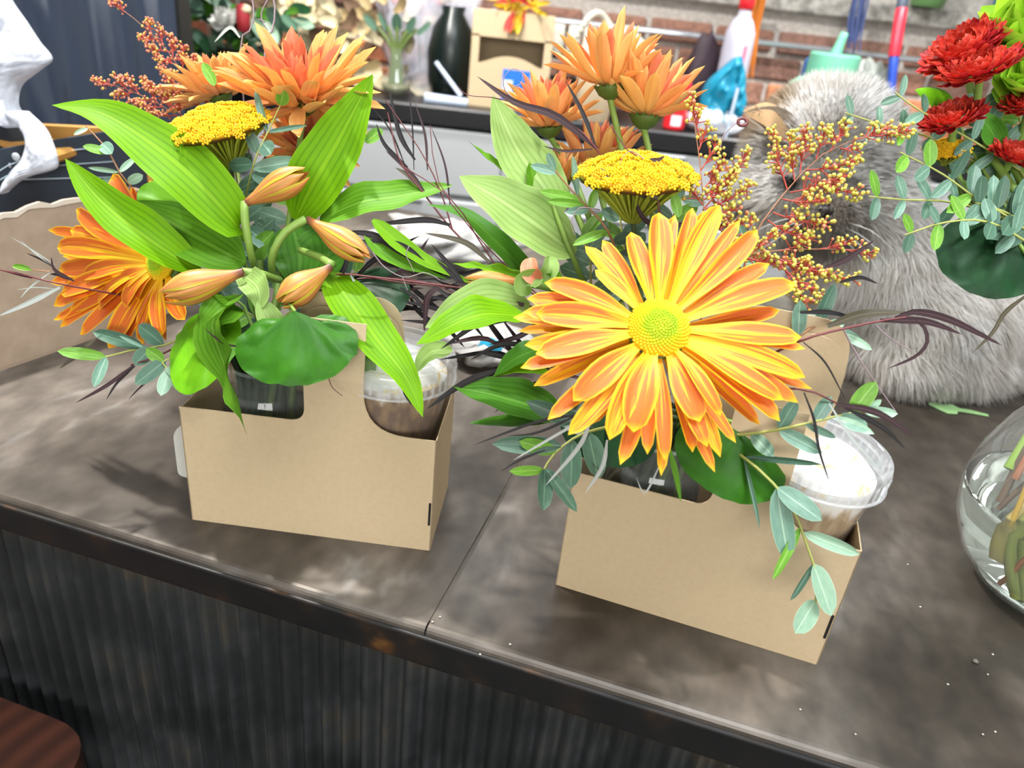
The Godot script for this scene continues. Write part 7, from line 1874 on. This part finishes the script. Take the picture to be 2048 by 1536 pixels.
func build_vase() -> void:
	var t: Node3D
	var X := at(Vector3(0.483, 0.001, -0.52))
	t = thing("glass_vase", "round clear glass vase with water and stems at the right", "vase", X.origin)
	part("glass", lathe([Vector2(0, 0.0), Vector2(0.05, 0.0), Vector2(0.064, 0.006), Vector2(0.082, 0.028), Vector2(0.093, 0.055), Vector2(0.0965, 0.08), Vector2(0.093, 0.108), Vector2(0.081, 0.14), Vector2(0.066, 0.165), Vector2(0.058, 0.182), Vector2(0.058, 0.195), Vector2(0.062, 0.205)], 48), M.clear_glass, t, X)
	part("glass_foot", lathe([Vector2(0, 0.0015), Vector2(0.05, 0.0015), Vector2(0.062, 0.008), Vector2(0.055, 0.012), Vector2(0, 0.012)], 40), mat("thick_glass", Color(0.97, 0.99, 0.98, 0.0), 0.0, {"refraction_enabled": true, "refraction_scale": 0.05}), t, X)
	part("water", lathe([Vector2(0, 0.014), Vector2(0.056, 0.014), Vector2(0.068, 0.016), Vector2(0.0795, 0.029), Vector2(0.0905, 0.055), Vector2(0.094, 0.078), Vector2(0.094, 0.084), Vector2(0, 0.084)], 44), M.water, t, X)
	# cut stems standing in it
	var stems := [
		[Vector3(0.414, 0.1605, -0.5463), Vector3(0.3733, 0.1153, -0.5232), 0.0085, "stem_lime", Color(0.48, 0.62, 0.18)], [Vector3(0.4099, 0.1421, -0.5257), Vector3(0.3704, 0.09, -0.5102), 0.005, "stem_bark", Color(0.34, 0.26, 0.18)],
		[Vector3(0.4068, 0.1409, -0.5194), Vector3(0.381, 0.1128, -0.5107), 0.0045, "stem_rust", Color(0.58, 0.34, 0.18)], [Vector3(0.399, 0.1368, -0.5061), Vector3(0.3586, 0.0771, -0.4812), 0.0032, "stem_mustard", Color(0.67, 0.54, 0.12)],
		[Vector3(0.4133, 0.1142, -0.5114), Vector3(0.3691, 0.0845, -0.5074), 0.0035, "stem_bark", Color(0.34, 0.26, 0.18)], [Vector3(0.4158, 0.1004, -0.5043), Vector3(0.3877, 0.0818, -0.4948), 0.006, "stem_straw", Color(0.58, 0.52, 0.26)],
		[Vector3(0.4124, 0.0829, -0.501), Vector3(0.4234, 0.0109, -0.481), 0.008, "stem_moss", Color(0.50, 0.53, 0.2)], [Vector3(0.4206, 0.0621, -0.4847), Vector3(0.3894, 0.0246, -0.4824), 0.0032, "stem_rust", Color(0.58, 0.34, 0.18)], [Vector3(0.4261, 0.0954, -0.513), Vector3(0.436, 0.0176, -0.4844), 0.008, "stem_moss", Color(0.5, 0.53, 0.2)],
		[Vector3(0.4104, 0.076, -0.5031), Vector3(0.4029, 0.0468, -0.4938), 0.010, "stem_straw", Color(0.58, 0.52, 0.26)]]
	for q in stems:
		var e: Vector3 = q[0] + ((q[0] as Vector3) - (q[1] as Vector3)) * 0.35
		part("cut_stem", tube([within(q[1]), within(q[0]), within(e.lerp(V_NECK, 0.5))], q[2] * 0.62, q[2] * 0.65, 8, 6), mat(q[3], q[4], 0.55), t)
	# red chrysanthemums
	var rings := [[26, -6, 0.5, 0.17, 0, 0.5], [26, 8, 0.5, 0.17, 0, 0.48], [24, 22, 0.46, 0.17, 0, 0.4], [20, 34, 0.42, 0.16, 1, 0.31], [16, 46, 0.38, 0.15, 1, 0.22], [12, 58, 0.34, 0.14, 1, 0.13], [7, 75, 0.3, 0.12, 1, 0.05]]
	var reds := [
		[Vector3(0.3512, 0.4082, -0.718), Vector3(-0.6899, 0.716, 0.1062), 0.036, "crimson chrysanthemum at the very top edge of the vase bouquet"],
		[Vector3(0.3494, 0.3959, -0.678), Vector3(-0.504, 0.8602, 0.0775), 0.033, "brighter scarlet chrysanthemum just below the crimson topmost one"],
		[Vector3(0.3382, 0.3577, -0.6697), Vector3(-0.5257, 0.8411, 0.1271), 0.027, "smaller scarlet chrysanthemum left, below the two larger ones"],
		[Vector3(0.3925, 0.3357, -0.6584), Vector3(0.0227, 0.9528, 0.3027), 0.022, "rust red chrysanthemum low in the shade of the vase bouquet"],
		[Vector3(0.4001, 0.3753, -0.6787), Vector3(-0.3868, 0.8905, 0.2395), 0.024, "red chrysanthemum cut by the right picture edge"]]
	for q in reds:
		t = thing("red_chrysanthemum", q[3], "flower", V_FOOT, "red chrysanthemums")
		mum(t, q[0], q[1], q[2], rings, M.red_petals, M.curl_shapes)
		part("stem", tube([q[0] - q[1] * 0.15 * q[2], q[0] - q[1] * 0.045 + Vector3(0.008, -0.02, 0), V_NECK + Vector3(-0.02, 0.02, 0.01), V_FOOT], 0.0032, 0.0035, 8, 12), M.green_stem, t)
	var lime := []
	for k in 2:
		lime.append(mat("lime_petal_%d" % k, [Color(0.68, 0.83, 0.22), Color(0.56, 0.75, 0.16)][k], 0.55, {"cull_mode": 2, "backlight_enabled": true, "backlight": Color(0.4, 0.45, 0.15)}))
	for q in [[Vector3(0.4035, 0.4229, -0.7256), Vector3(-0.3567, 0.7854, 0.5058), 0.05, "chartreuse ruffled flower at the right edge, topmost"], [Vector3(0.4058, 0.3878, -0.6964), Vector3(-0.4366, 0.6222, 0.6498), 0.038, "chartreuse ruffled flower at the right edge, lower one"]]:
		t = thing("chartreuse_carnation", q[3], "flower", V_FOOT, "chartreuse flowers")
		mum(t, q[0], q[1], q[2], [[10, 10, 0.8, 0.5, 0], [10, 35, 0.8, 0.5, 0], [8, 60, 0.7, 0.5, 0]], lime, M.curl_shapes)
		part("stem", tube([q[0] - q[1] * 0.02, V_NECK, V_FOOT], 0.003, 0.003, 8, 8), M.green_stem, t)
	t = thing("yarrow", "small yellow yarrow peeking below the scarlet chrysanthemums", "flower", V_FOOT, "yarrow")
	yarrow(t, Vector3(0.3465, 0.3321, -0.6791), Vector3(-0.2865, 0.9351, 0.2085), 0.019, Vector3(0.3806, 0.2888, -0.6569))
	# leaves
	t = thing("galax_leaf", "large deep green round leaf at the right before the cat", "leaf", V_FOOT)
	galax_leaf(t, Vector3(0.3839, 0.2893, -0.6235), Vector3(0.3661, 0.2382, -0.5861), Vector3(-0.138, 0.7245, 0.6753), .085, "galax_deep", {"dome": 0.12, "ruffle": 0.05})
	part("stalk", tube([Vector3(0.3839, 0.2893, -0.6235), Vector3(0.401, 0.2649, -0.5998), V_NECK], 0.0015, 0.0018, 6, 6), M.green_stem, t)
	t = thing("ivy_leaf", "pointed pale green leaf behind the scarlet chrysanthemums", "leaf", V_FOOT)
	part("leaf", blade([Vector3(0.3504, 0.3636, -0.7008), Vector3(0.3383, 0.374, -0.7061), Vector3(0.3167, 0.3738, -0.706)], .03, Vector3(-0.1557, 0.8271, 0.54), "lily", {"cup": -0.5, "cols": 6}), M.galax_bright, t)
	part("stalk", tube([Vector3(0.3504, 0.3636, -0.7008), Vector3(0.3764, 0.3228, -0.6743), V_NECK], 0.0012, 0.0015, 5, 6), M.green_stem, t)
	t = thing("ivy_leaf", "pale green leaf behind the crimson chrysanthemum near the top edge", "leaf", V_FOOT)
	part("leaf", blade([Vector3(0.389, 0.4029, -0.7378), Vector3(0.3927, 0.4191, -0.746), Vector3(0.3868, 0.4382, -0.7558)], .022, Vector3(-0.0347, 0.712, 0.7013), "lily", {}), M.lily_mid, t)
	part("leaf", blade([Vector3(0.3859, 0.337, -0.6703), Vector3(0.3731, 0.3545, -0.6793), Vector3(0.3578, 0.3587, -0.6814)], .026, Vector3(-0.0347, 0.712, 0.7013), "lily", {}), M.lily_shade, t)
	part("leaf", blade([Vector3(0.4019, 0.3253, -0.6756), Vector3(0.3852, 0.339, -0.6826), Vector3(0.3708, 0.3337, -0.6799)], .03, Vector3(-0.0347, 0.712, 0.7013), "lily", {}), M.gum_shade, t)
	part("stalk", tube([Vector3(0.389, 0.4029, -0.7378), Vector3(0.4, 0.3543, -0.7016), Vector3(0.4019, 0.3253, -0.6756), V_NECK], 0.0012, 0.0015, 5, 8), M.green_stem, t)
	# eucalyptus reaching left
	var sprigs := [
		[[Vector3(0.4135, 0.2813, -0.6194), Vector3(0.3754, 0.2921, -0.6249), Vector3(0.3378, 0.2979, -0.6279), Vector3(0.3013, 0.2958, -0.6268), Vector3(0.2719, 0.2954, -0.6266)], 6, .031, .0105, "eucalyptus sprig reaching farthest left at the cat's chin height"],
		[[Vector3(0.4072, 0.2799, -0.6074), Vector3(0.3772, 0.2948, -0.6151), Vector3(0.3518, 0.3049, -0.6202), Vector3(0.3218, 0.3198, -0.6279), Vector3(0.2882, 0.3309, -0.6335)], 6, .032, .0125, "eucalyptus sprig from vase rising left toward the cat's cheek"],
		[[Vector3(0.4044, 0.3238, -0.6636), Vector3(0.3687, 0.3391, -0.6714), Vector3(0.3376, 0.351, -0.6775), Vector3(0.311, 0.3616, -0.6829), Vector3(0.2929, 0.3711, -0.6878)], 5, .027, .0095, "eucalyptus sprig under the scarlet flowers over the cat's brow"],
		[[Vector3(0.3794, 0.3221, -0.6796), Vector3(0.334, 0.3389, -0.6882), Vector3(0.29, 0.3449, -0.6913), Vector3(0.2591, 0.3504, -0.694)], 5, .026, .0085, "slim eucalyptus sprig crossing the cat's forehead"],
		[[Vector3(0.4047, 0.2739, -0.5988), Vector3(0.3629, 0.2894, -0.6067), Vector3(0.3274, 0.2859, -0.6049), Vector3(0.2969, 0.274, -0.5988)], 5, .029, .011, "lowest eucalyptus sprig of the vase, over the cat's chest"],
		[[Vector3(0.4107, 0.2838, -0.6094), Vector3(0.3895, 0.2925, -0.6139), Vector3(0.3728, 0.298, -0.6167), Vector3(0.3522, 0.3013, -0.6184)], 4, .034, .014, "thick eucalyptus tip pointing at the large deep green leaf"]]
	for q in sprigs:
		t = thing("eucalyptus_sprig", q[4], "sprig", V_FOOT, "eucalyptus sprigs")
		gum_auto(t, q[0], 0.0011, q[1], q[2], q[3], ["gum_grey", "gum_shade", "gum_shade", "gum_grey", "gum_young"], 0.2, "gum_stem")
		part("stem", tube([q[0][0], V_NECK, V_FOOT], 0.0011, 0.0014, 5, 5), M.gum_stem, t)
	t = thing("eucalyptus_sprig", "eucalyptus filling the core of the vase bouquet", "sprig", V_FOOT, "eucalyptus sprigs")
	gum_auto(t, [Vector3(0.4464, 0.2618, -0.6543), Vector3(0.4201, 0.298, -0.6729), Vector3(0.3938, 0.3342, -0.6914), Vector3(0.3761, 0.3713, -0.7104)], 0.0013, 9, .035, .016, ["gum_grey", "gum_grey", "gum_young"])
	gum_auto(t, [Vector3(0.4473, 0.2541, -0.6504), Vector3(0.4134, 0.2818, -0.6646), Vector3(0.3856, 0.2946, -0.6711), Vector3(0.3694, 0.3202, -0.6842)], 0.0013, 8, .032, .015, ["gum_grey", "gum_grey", "gum_young"])
	gum_auto(t, [Vector3(0.4523, 0.2673, -0.6684), Vector3(0.4387, 0.3054, -0.6879), Vector3(0.4188, 0.3586, -0.7151), Vector3(0.4101, 0.3932, -0.7328)], 0.0013, 8, .036, .018, ["gum_grey", "gum_grey", "gum_young"])
	part("stem", tube([Vector3(0.4464, 0.2618, -0.6543), V_NECK, V_FOOT], 0.0012, 0.0014, 5, 5), M.gum_stem, t)
	t = thing("plum_foliage_sprig", "single olive strap crossing the cat's flank", "sprig", V_FOOT, "plum foliage sprigs")
	strap(t, [Vector3(0.4039, 0.2419, -0.588), Vector3(0.3857, 0.2258, -0.5797), Vector3(0.3776, 0.2107, -0.572), Vector3(0.3627, 0.1938, -0.5634)], .004, "plum_olive")
	part("stem", tube([Vector3(0.4187, 0.2523, -0.5933), Vector3(0.4039, 0.2419, -0.588)], 0.0008, 0.0006, 5, 3), M.plum_stem, t)
	# scraps on the counter
	t = thing("leaf_scrap", "torn pale green leaf scrap lying on the counter before the cat", "leaf")
	var sc := PackedVector2Array([Vector2(0, 0.01), Vector2(0.008, 0.02), Vector2(0.02, 0.012), Vector2(0.034, 0.014), Vector2(0.04, 0.004), Vector2(0.052, 0.002), Vector2(0.07, -0.008), Vector2(0.068, -0.013), Vector2(0.05, -0.008), Vector2(0.032, -0.004), Vector2(0.026, -0.012), Vector2(0.014, -0.012), Vector2(0.008, -0.004)])
	part("leaf", extrude(sc, 0.0006), mat("scrap_green", Color(0.55, 0.70, 0.47), 0.6), t, Transform3D(Basis(Vector3.UP, 0.1) * Basis(Vector3.RIGHT, -PI / 2), Vector3(0.5338, 0, -0.8605) + Vector3(0, 0.0016, 0)))
	var bits := [Vector3(0.3707, 0, -0.4265), Vector3(0.3378, 0, -0.4011), Vector3(0.3892, 0, -0.4364), Vector3(0.3525, 0, -0.3632), Vector3(0.353, 0, -0.4817), Vector3(0.3656, 0, -0.536), Vector3(0.3743, 0, -0.4152), Vector3(0.2193, 0, -0.364), Vector3(0.0191, 0, -0.3932), Vector3(-0.0387, 0, -0.4065), Vector3(-0.0339, 0, -0.4122), Vector3(-0.0014, 0, -0.3811), Vector3(0.2515, 0, -0.3485), Vector3(0.3423, 0, -0.3599)]
	for k in bits.size():
		single("crumb", blob(Vector3.ZERO, Vector3(0.0009, 0.0006, 0.0008) * (2.6 if k == 0 else 1.0), 0.4, k, 8), mat("crumb_pale", Color(0.72, 0.7, 0.66), 0.8) if k else mat("crumb_grey", Color(0.42, 0.40, 0.37), 0.9), "tiny pale crumb lying on the dark counter" if k else "largest grey crumb on the counter near the vase", "crumb", at(bits[k] + Vector3(0, 0.0007 * (2.0 if k == 0 else 1.0), 0)), "crumbs on the counter")
	# clear packets behind the carriers
	t = thing("clear_packet", "crumpled clear packet with a blue mark between the two carriers", "packet", Vector3(-0.0405, 0, -0.8586))
	var q0: Vector3 = Vector3(-0.0424, 0, -0.8434)
	part("film", blob(q0 + Vector3(0.01, 0.022, -0.02), Vector3(0.055, 0.022, 0.05), 0.5, 31, 26), mat("packet_film", Color(0.62, 0.61, 0.6), 0.55), t)
	part("mark", blob(q0 + Vector3(0.012, 0.034, 0.018), Vector3(0.016, 0.012, 0.008), 0.3, 32, 12), mat("packet_blue", Color(0.15, 0.6, 0.75), 0.3), t)
	t = thing("clear_packet", "heap of crumpled clear plastic at the counter's far edge", "packet", Vector3(-0.1452, 0, -1.2943))
	part("film", blob(Vector3(-0.1379, 0, -1.2385) + Vector3(0, 0.036, 0.02), Vector3(0.12, 0.035, 0.08), 0.5, 33, 34), M.packet_film, t)



func build_cat() -> void:
	# one continuous body from joined ellipsoids, meshed as surface nets, then fur
	var head := Vector3(0.3814, 0.2535, -1.0432)
	var parts := [
		[head, Vector3(0.088, 0.08, 0.075)], [head + Vector3(0.0, 0.03, -0.005), Vector3(0.07, 0.06, 0.06)],
		[Vector3(0.3734, 0.2085, -0.964), Vector3(0.045, 0.032, 0.035)], [Vector3(0.324, 0.2037, -1.0009), Vector3(0.045, 0.042, 0.045)], [Vector3(0.4488, 0.2101, -1.0042), Vector3(0.045, 0.042, 0.045)],
		[Vector3(0.4851, 0.1287, -1.0131), Vector3(0.09, 0.09, 0.08)], [Vector3(0.5449, 0.0755, -0.9971), Vector3(0.1, 0.085, 0.09)], [Vector3(0.6614, 0.0843, -1.069), Vector3(0.12, 0.11, 0.12)], [Vector3(0.8026, 0.0976, -1.1432), Vector3(0.14, 0.12, 0.13)], [Vector3(0.8837, 0.0746, -1.1202), Vector3(0.12, 0.1, 0.12)],
		[Vector3(0.5085, 0.0337, -0.942), Vector3(0.045, 0.028, 0.055)], [Vector3(0.5989, 0.0342, -0.976), Vector3(0.05, 0.03, 0.06)], [Vector3(0.7338, 0.0521, -1.03), Vector3(0.09, 0.06, 0.07)]]
	var field := func(p: Vector3) -> float:
		var s := 0.0
		for q in parts:
			var d: Vector3 = (p - q[0]) / q[1]
			var r: Vector3 = q[1]
			var k := (d.length() - 1.0) * minf(r.x, minf(r.y, r.z))
			s += exp(-k / 0.012)
		return -0.012 * log(maxf(s, 1e-30))
	var lo := Vector3(0.2, 0.004, -1.42)
	var n := Vector3i(54, 30, 44)
	var h := 0.0135
	var val := PackedFloat32Array()
	val.resize((n.x + 1) * (n.y + 1) * (n.z + 1))
	var sy := n.x + 1
	var sz := (n.x + 1) * (n.y + 1)
	for k in n.z + 1:
		for j in n.y + 1:
			for i in n.x + 1:
				var p := lo + Vector3(i, j, k) * h
				val[i + j * sy + k * sz] = field.call(p) if j > 0 else 0.02
	var vid := {}
	var pts := PackedVector3Array()
	for k in n.z:
		for j in n.y:
			for i in n.x:
				var b := i + j * sy + k * sz
				var acc := Vector3.ZERO
				var cnt := 0
				for e in [[0, 0, 0, 0], [0, 1, 0, 0], [0, 0, 0, 1], [0, 1, 0, 1], [1, 0, 0, 0], [1, 0, 1, 0], [1, 0, 0, 1], [1, 0, 1, 1], [2, 0, 0, 0], [2, 0, 1, 0], [2, 1, 0, 0], [2, 1, 1, 0]]:
					# axis, then offsets of the edge's start
					var ox := 0
					var oy := 0
					var oz := 0
					if e[0] == 0:
						oy = e[1]
						oz = e[3]
					elif e[0] == 1:
						ox = e[2]
						oz = e[3]
					else:
						oy = e[1]
						ox = e[2]
					var a := b + ox + oy * sy + oz * sz
					var c: int = a + [1, sy, sz][e[0]]
					var va := val[a]
					var vc := val[c]
					if (va < 0.0) != (vc < 0.0):
						var f := va / (va - vc)
						var q := Vector3(ox, oy, oz)
						q[e[0]] += f
						acc += q
						cnt += 1
				if cnt:
					vid[b] = pts.size()
					pts.append(lo + (Vector3(i, j, k) + acc / cnt) * h)
	var ix := PackedInt32Array()
	for k in range(1, n.z):
		for j in range(1, n.y):
			for i in range(1, n.x):
				var b := i + j * sy + k * sz
				for ax in 3:
					var c: int = b + [1, sy, sz][ax]
					var ins := val[b] < 0.0
					if ins == (val[c] < 0.0):
						continue
					var u: int = [sy, sz, 1][ax]
					var w: int = [sz, 1, sy][ax]
					var q := [b, b - u, b - u - w, b - w]
					if not (vid.has(q[0]) and vid.has(q[1]) and vid.has(q[2]) and vid.has(q[3])):
						continue
					var f := [vid[q[0]], vid[q[1]], vid[q[2]], vid[q[3]]]
					if ins:
						ix.append_array(PackedInt32Array([f[0], f[2], f[1], f[0], f[3], f[2]]))
					else:
						ix.append_array(PackedInt32Array([f[0], f[1], f[2], f[0], f[2], f[3]]))
	var nm := PackedVector3Array()
	for p in pts:
		var e := 0.004
		nm.append(Vector3(field.call(p + Vector3(e, 0, 0)) - field.call(p - Vector3(e, 0, 0)), field.call(p + Vector3(0, e, 0)) - field.call(p - Vector3(0, e, 0)), field.call(p + Vector3(0, 0, e)) - field.call(p - Vector3(0, 0, e))).normalized())
	var t := thing("cat", "fluffy cream long-haired cat lying on the counter behind the flowers", "cat", Vector3(0.55, 0.0, -1.05))
	var no := noise(23, 1.0, 3)
	var eye_l := Vector3(0.3222, 0.2335, -0.9712)
	var eye_r := Vector3(0.3942, 0.2293, -0.9635)
	var nose := Vector3(0.3555, 0.2136, -0.9386)
	var coat := func(p: Vector3) -> Color:
		# coat markings: cream, smoky mask round the face, tan by the ears
		var c := Color(0.975, 0.96, 0.945).lerp(Color(0.9, 0.865, 0.82), clampf(0.5 + no.get_noise_3dv(p * 22.0) * 1.3, 0, 1) * 0.55)
		var d := minf(p.distance_to(eye_l), p.distance_to(eye_r))
		c = c.lerp(Color(0.10, 0.08, 0.07), 1.0 - smoothstep(0.007, 0.017, d))
		c = c.lerp(Color(0.60, 0.54, 0.48), (1.0 - smoothstep(0.02, 0.06, p.distance_to(nose))) * 0.7)
		c = c.lerp(Color(0.62, 0.49, 0.33), (1.0 - smoothstep(0.02, 0.05, minf(p.distance_to(Vector3(0.3134, 0.3019, -1.0568)), p.distance_to(Vector3(0.4672, 0.32, -1.066))))) * 0.8)
		return c
	var tint := PackedColorArray()
	for p in pts:
		tint.append((coat.call(p) as Color).srgb_to_linear())
	var fur_mat := mat("cat_coat", Color.WHITE, 0.75, {"vertex_color_use_as_albedo": true, "cull_mode": 2, "backlight_enabled": true, "backlight": Color(0.95, 0.95, 0.95)})
	part("body", raw(pts, nm, PackedVector2Array(), ix, tint), fur_mat, t)
	# fur: tapered hairs on the surface
	var fp := PackedVector3Array()
	var fn := PackedVector3Array()
	var fc := PackedColorArray()
	var fi := PackedInt32Array()
	var fr := RandomNumberGenerator.new()
	fr.seed = 99
	for k in range(0, ix.size(), 3):
		var a := pts[ix[k]]
		var b := pts[ix[k + 1]]
		var c := pts[ix[k + 2]]
		var na := nm[ix[k]]
		if a.x > 0.85 or na.z < -0.55:
			continue
		for q in 26:
			var u := fr.randf()
			var v := fr.randf()
			if u + v > 1.0:
				u = 1.0 - u
				v = 1.0 - v
			var p := a + (b - a) * u + (c - a) * v
			var nn := (na + (nm[ix[k + 1]] - na) * u + (nm[ix[k + 2]] - na) * v).normalized()
			var on_head := p.distance_to(head) < 0.125
			var flow := (p - head).normalized() if on_head else Vector3(0.25, -0.8, 0.2)
			flow += Vector3(no.get_noise_3dv(p * 14.0), no.get_noise_3dv(p * 14.0 + Vector3(40, 0, 0)), no.get_noise_3dv(p * 14.0 + Vector3(0, 40, 0))) * 0.8
			var len := (0.03 if on_head else 0.042) * fr.randf_range(0.6, 1.15)
			if p.distance_to(nose) < 0.05:
				len *= 0.5
			var d := (nn * (0.7 if on_head else 0.42) + flow * 0.55 + Vector3(fr.randf_range(-1, 1), fr.randf_range(-1, 1), fr.randf_range(-1, 1)) * 0.14).normalized()
			var tip := p + d * len + Vector3(0, -0.12 * len, 0)
			tip.y = maxf(tip.y, 0.002)
			var mid := p.lerp(tip, 0.55) + nn * len * 0.12
			mid.y = maxf(mid.y, 0.002)
			var side := d.cross(nn + Vector3(fr.randf_range(-1, 1), fr.randf_range(-1, 1), fr.randf_range(-1, 1)) * 0.5).normalized() * fr.randf_range(0.00035, 0.0007)
			var base := fp.size()
			var col: Color = (coat.call(p) as Color)
			col = col.lightened(fr.randf_range(0.0, 0.3)).darkened(fr.randf_range(0.0, 0.12)).srgb_to_linear()
			for w in [p - side, p + side, mid - side * 0.8, mid + side * 0.8, tip]:
				fp.append(w)
				fn.append((nn + d * 0.3).normalized())
				fc.append(col)
			fi.append_array(PackedInt32Array([base, base + 2, base + 1, base + 1, base + 2, base + 3, base + 2, base + 4, base + 3]))
	var fur := part("fur", raw(fp, fn, PackedVector2Array(), fi, fc), fur_mat, t)
	fur.set_meta("kind", "stuff")
	# ears, eyes, nose, whiskers
	var ear_mat := mat("ear_tan", Color(0.66, 0.53, 0.38), 0.8, {"cull_mode": 2})
	var ear_in := mat("ear_inner", Color(0.52, 0.46, 0.40), 0.8, {"cull_mode": 2})
	for q in [[Vector3(0.3211, 0.2932, -1.0018), Vector3(0.2934, 0.3236, -1.0398), Vector3(0.2475, 0.3139, -0.9955)], [Vector3(0.4391, 0.2986, -1.0326), Vector3(0.4673, 0.3266, -1.0638), Vector3(0.4809, 0.3222, -1.0278)]]:
		var e := part("ear", blade([q[0], (q[0] as Vector3).lerp(q[2], 0.5) + Vector3(0, 0.018, 0.004), q[2]], 0.07, Vector3(0, 0.8, 0.4), "lily", {"cols": 6, "cup": -0.5}), ear_mat, t)
		part("inner_ear", blade([q[0] + Vector3(0, -0.004, 0.006), (q[0] as Vector3).lerp(q[2], 0.5) + Vector3(0, 0.003, 0.01), q[2] + Vector3(0, -0.002, 0.002)], 0.036, Vector3(0, 0.35, 0.9), "lily", {"cols": 4, "cup": 0.3}), ear_in, e)
		var tuft := []
		for k in 26:
			var u := fr.randf()
			var p: Vector3 = (q[0] as Vector3).lerp(q[2], u * 0.9) + Vector3(fr.randf_range(-0.01, 0.01), fr.randf_range(0.0, 0.015), 0.004)
			tuft.append([tube([p, p + ((q[2] as Vector3) - (q[0] as Vector3)) * 0.25 + Vector3(0, fr.randf_range(-0.012, 0.014), fr.randf_range(0, 0.01))], 0.0006, 0.0002, 3, 2), Transform3D()])
		var o := part("ear_tuft", join(tuft), mat("tuft_cream", Color(0.74, 0.66, 0.55), 0.8), e)
		o.set_meta("kind", "stuff")
	for q in [eye_l, eye_r]:
		var e := part("eye", ball(Vector3(0.0115, 0.009, 0.008), 8, 12), mat("eye_amber", Color(0.22, 0.14, 0.06), 0.1), t, at(q + Vector3(0, 0, 0.004)))
		part("pupil", ball(Vector3(0.006, 0.007, 0.004), 6, 10), mat("pupil_black", grey(0.01), 0.08), e, at(q + Vector3(-0.002, 0.002, 0.0095)))
	part("nose", blob(nose + Vector3(0, 0.004, 0.01), Vector3(0.011, 0.008, 0.008), 0.2, 2, 12), mat("nose_dark", Color(0.10, 0.07, 0.07), 0.35), t)
	part("mouth", tube([nose + Vector3(-0.016, -0.016, 0.008), nose + Vector3(0, -0.01, 0.014), nose + Vector3(0.018, -0.015, 0.008)], 0.0012, 0.0012, 5, 6), mat("nose_dark", Color(0.1, 0.07, 0.07), 0.35), t)
	for k in 8:
		var s := -1.0 if k < 3 else 1.0
		var p := nose + Vector3(0.02 * s, -0.006 - 0.004 * (k % 4), 0.006)
		part("whisker", tube([p, p + Vector3(0.035 * s, -0.004 - 0.008 * (k % 4), 0.02), p + Vector3(0.07 * s, -0.025 - 0.016 * (k % 4), 0.02)], 0.0005, 0.0002, 4, 6), mat("whisker_white", Color(0.9, 0.9, 0.88), 0.5), t)
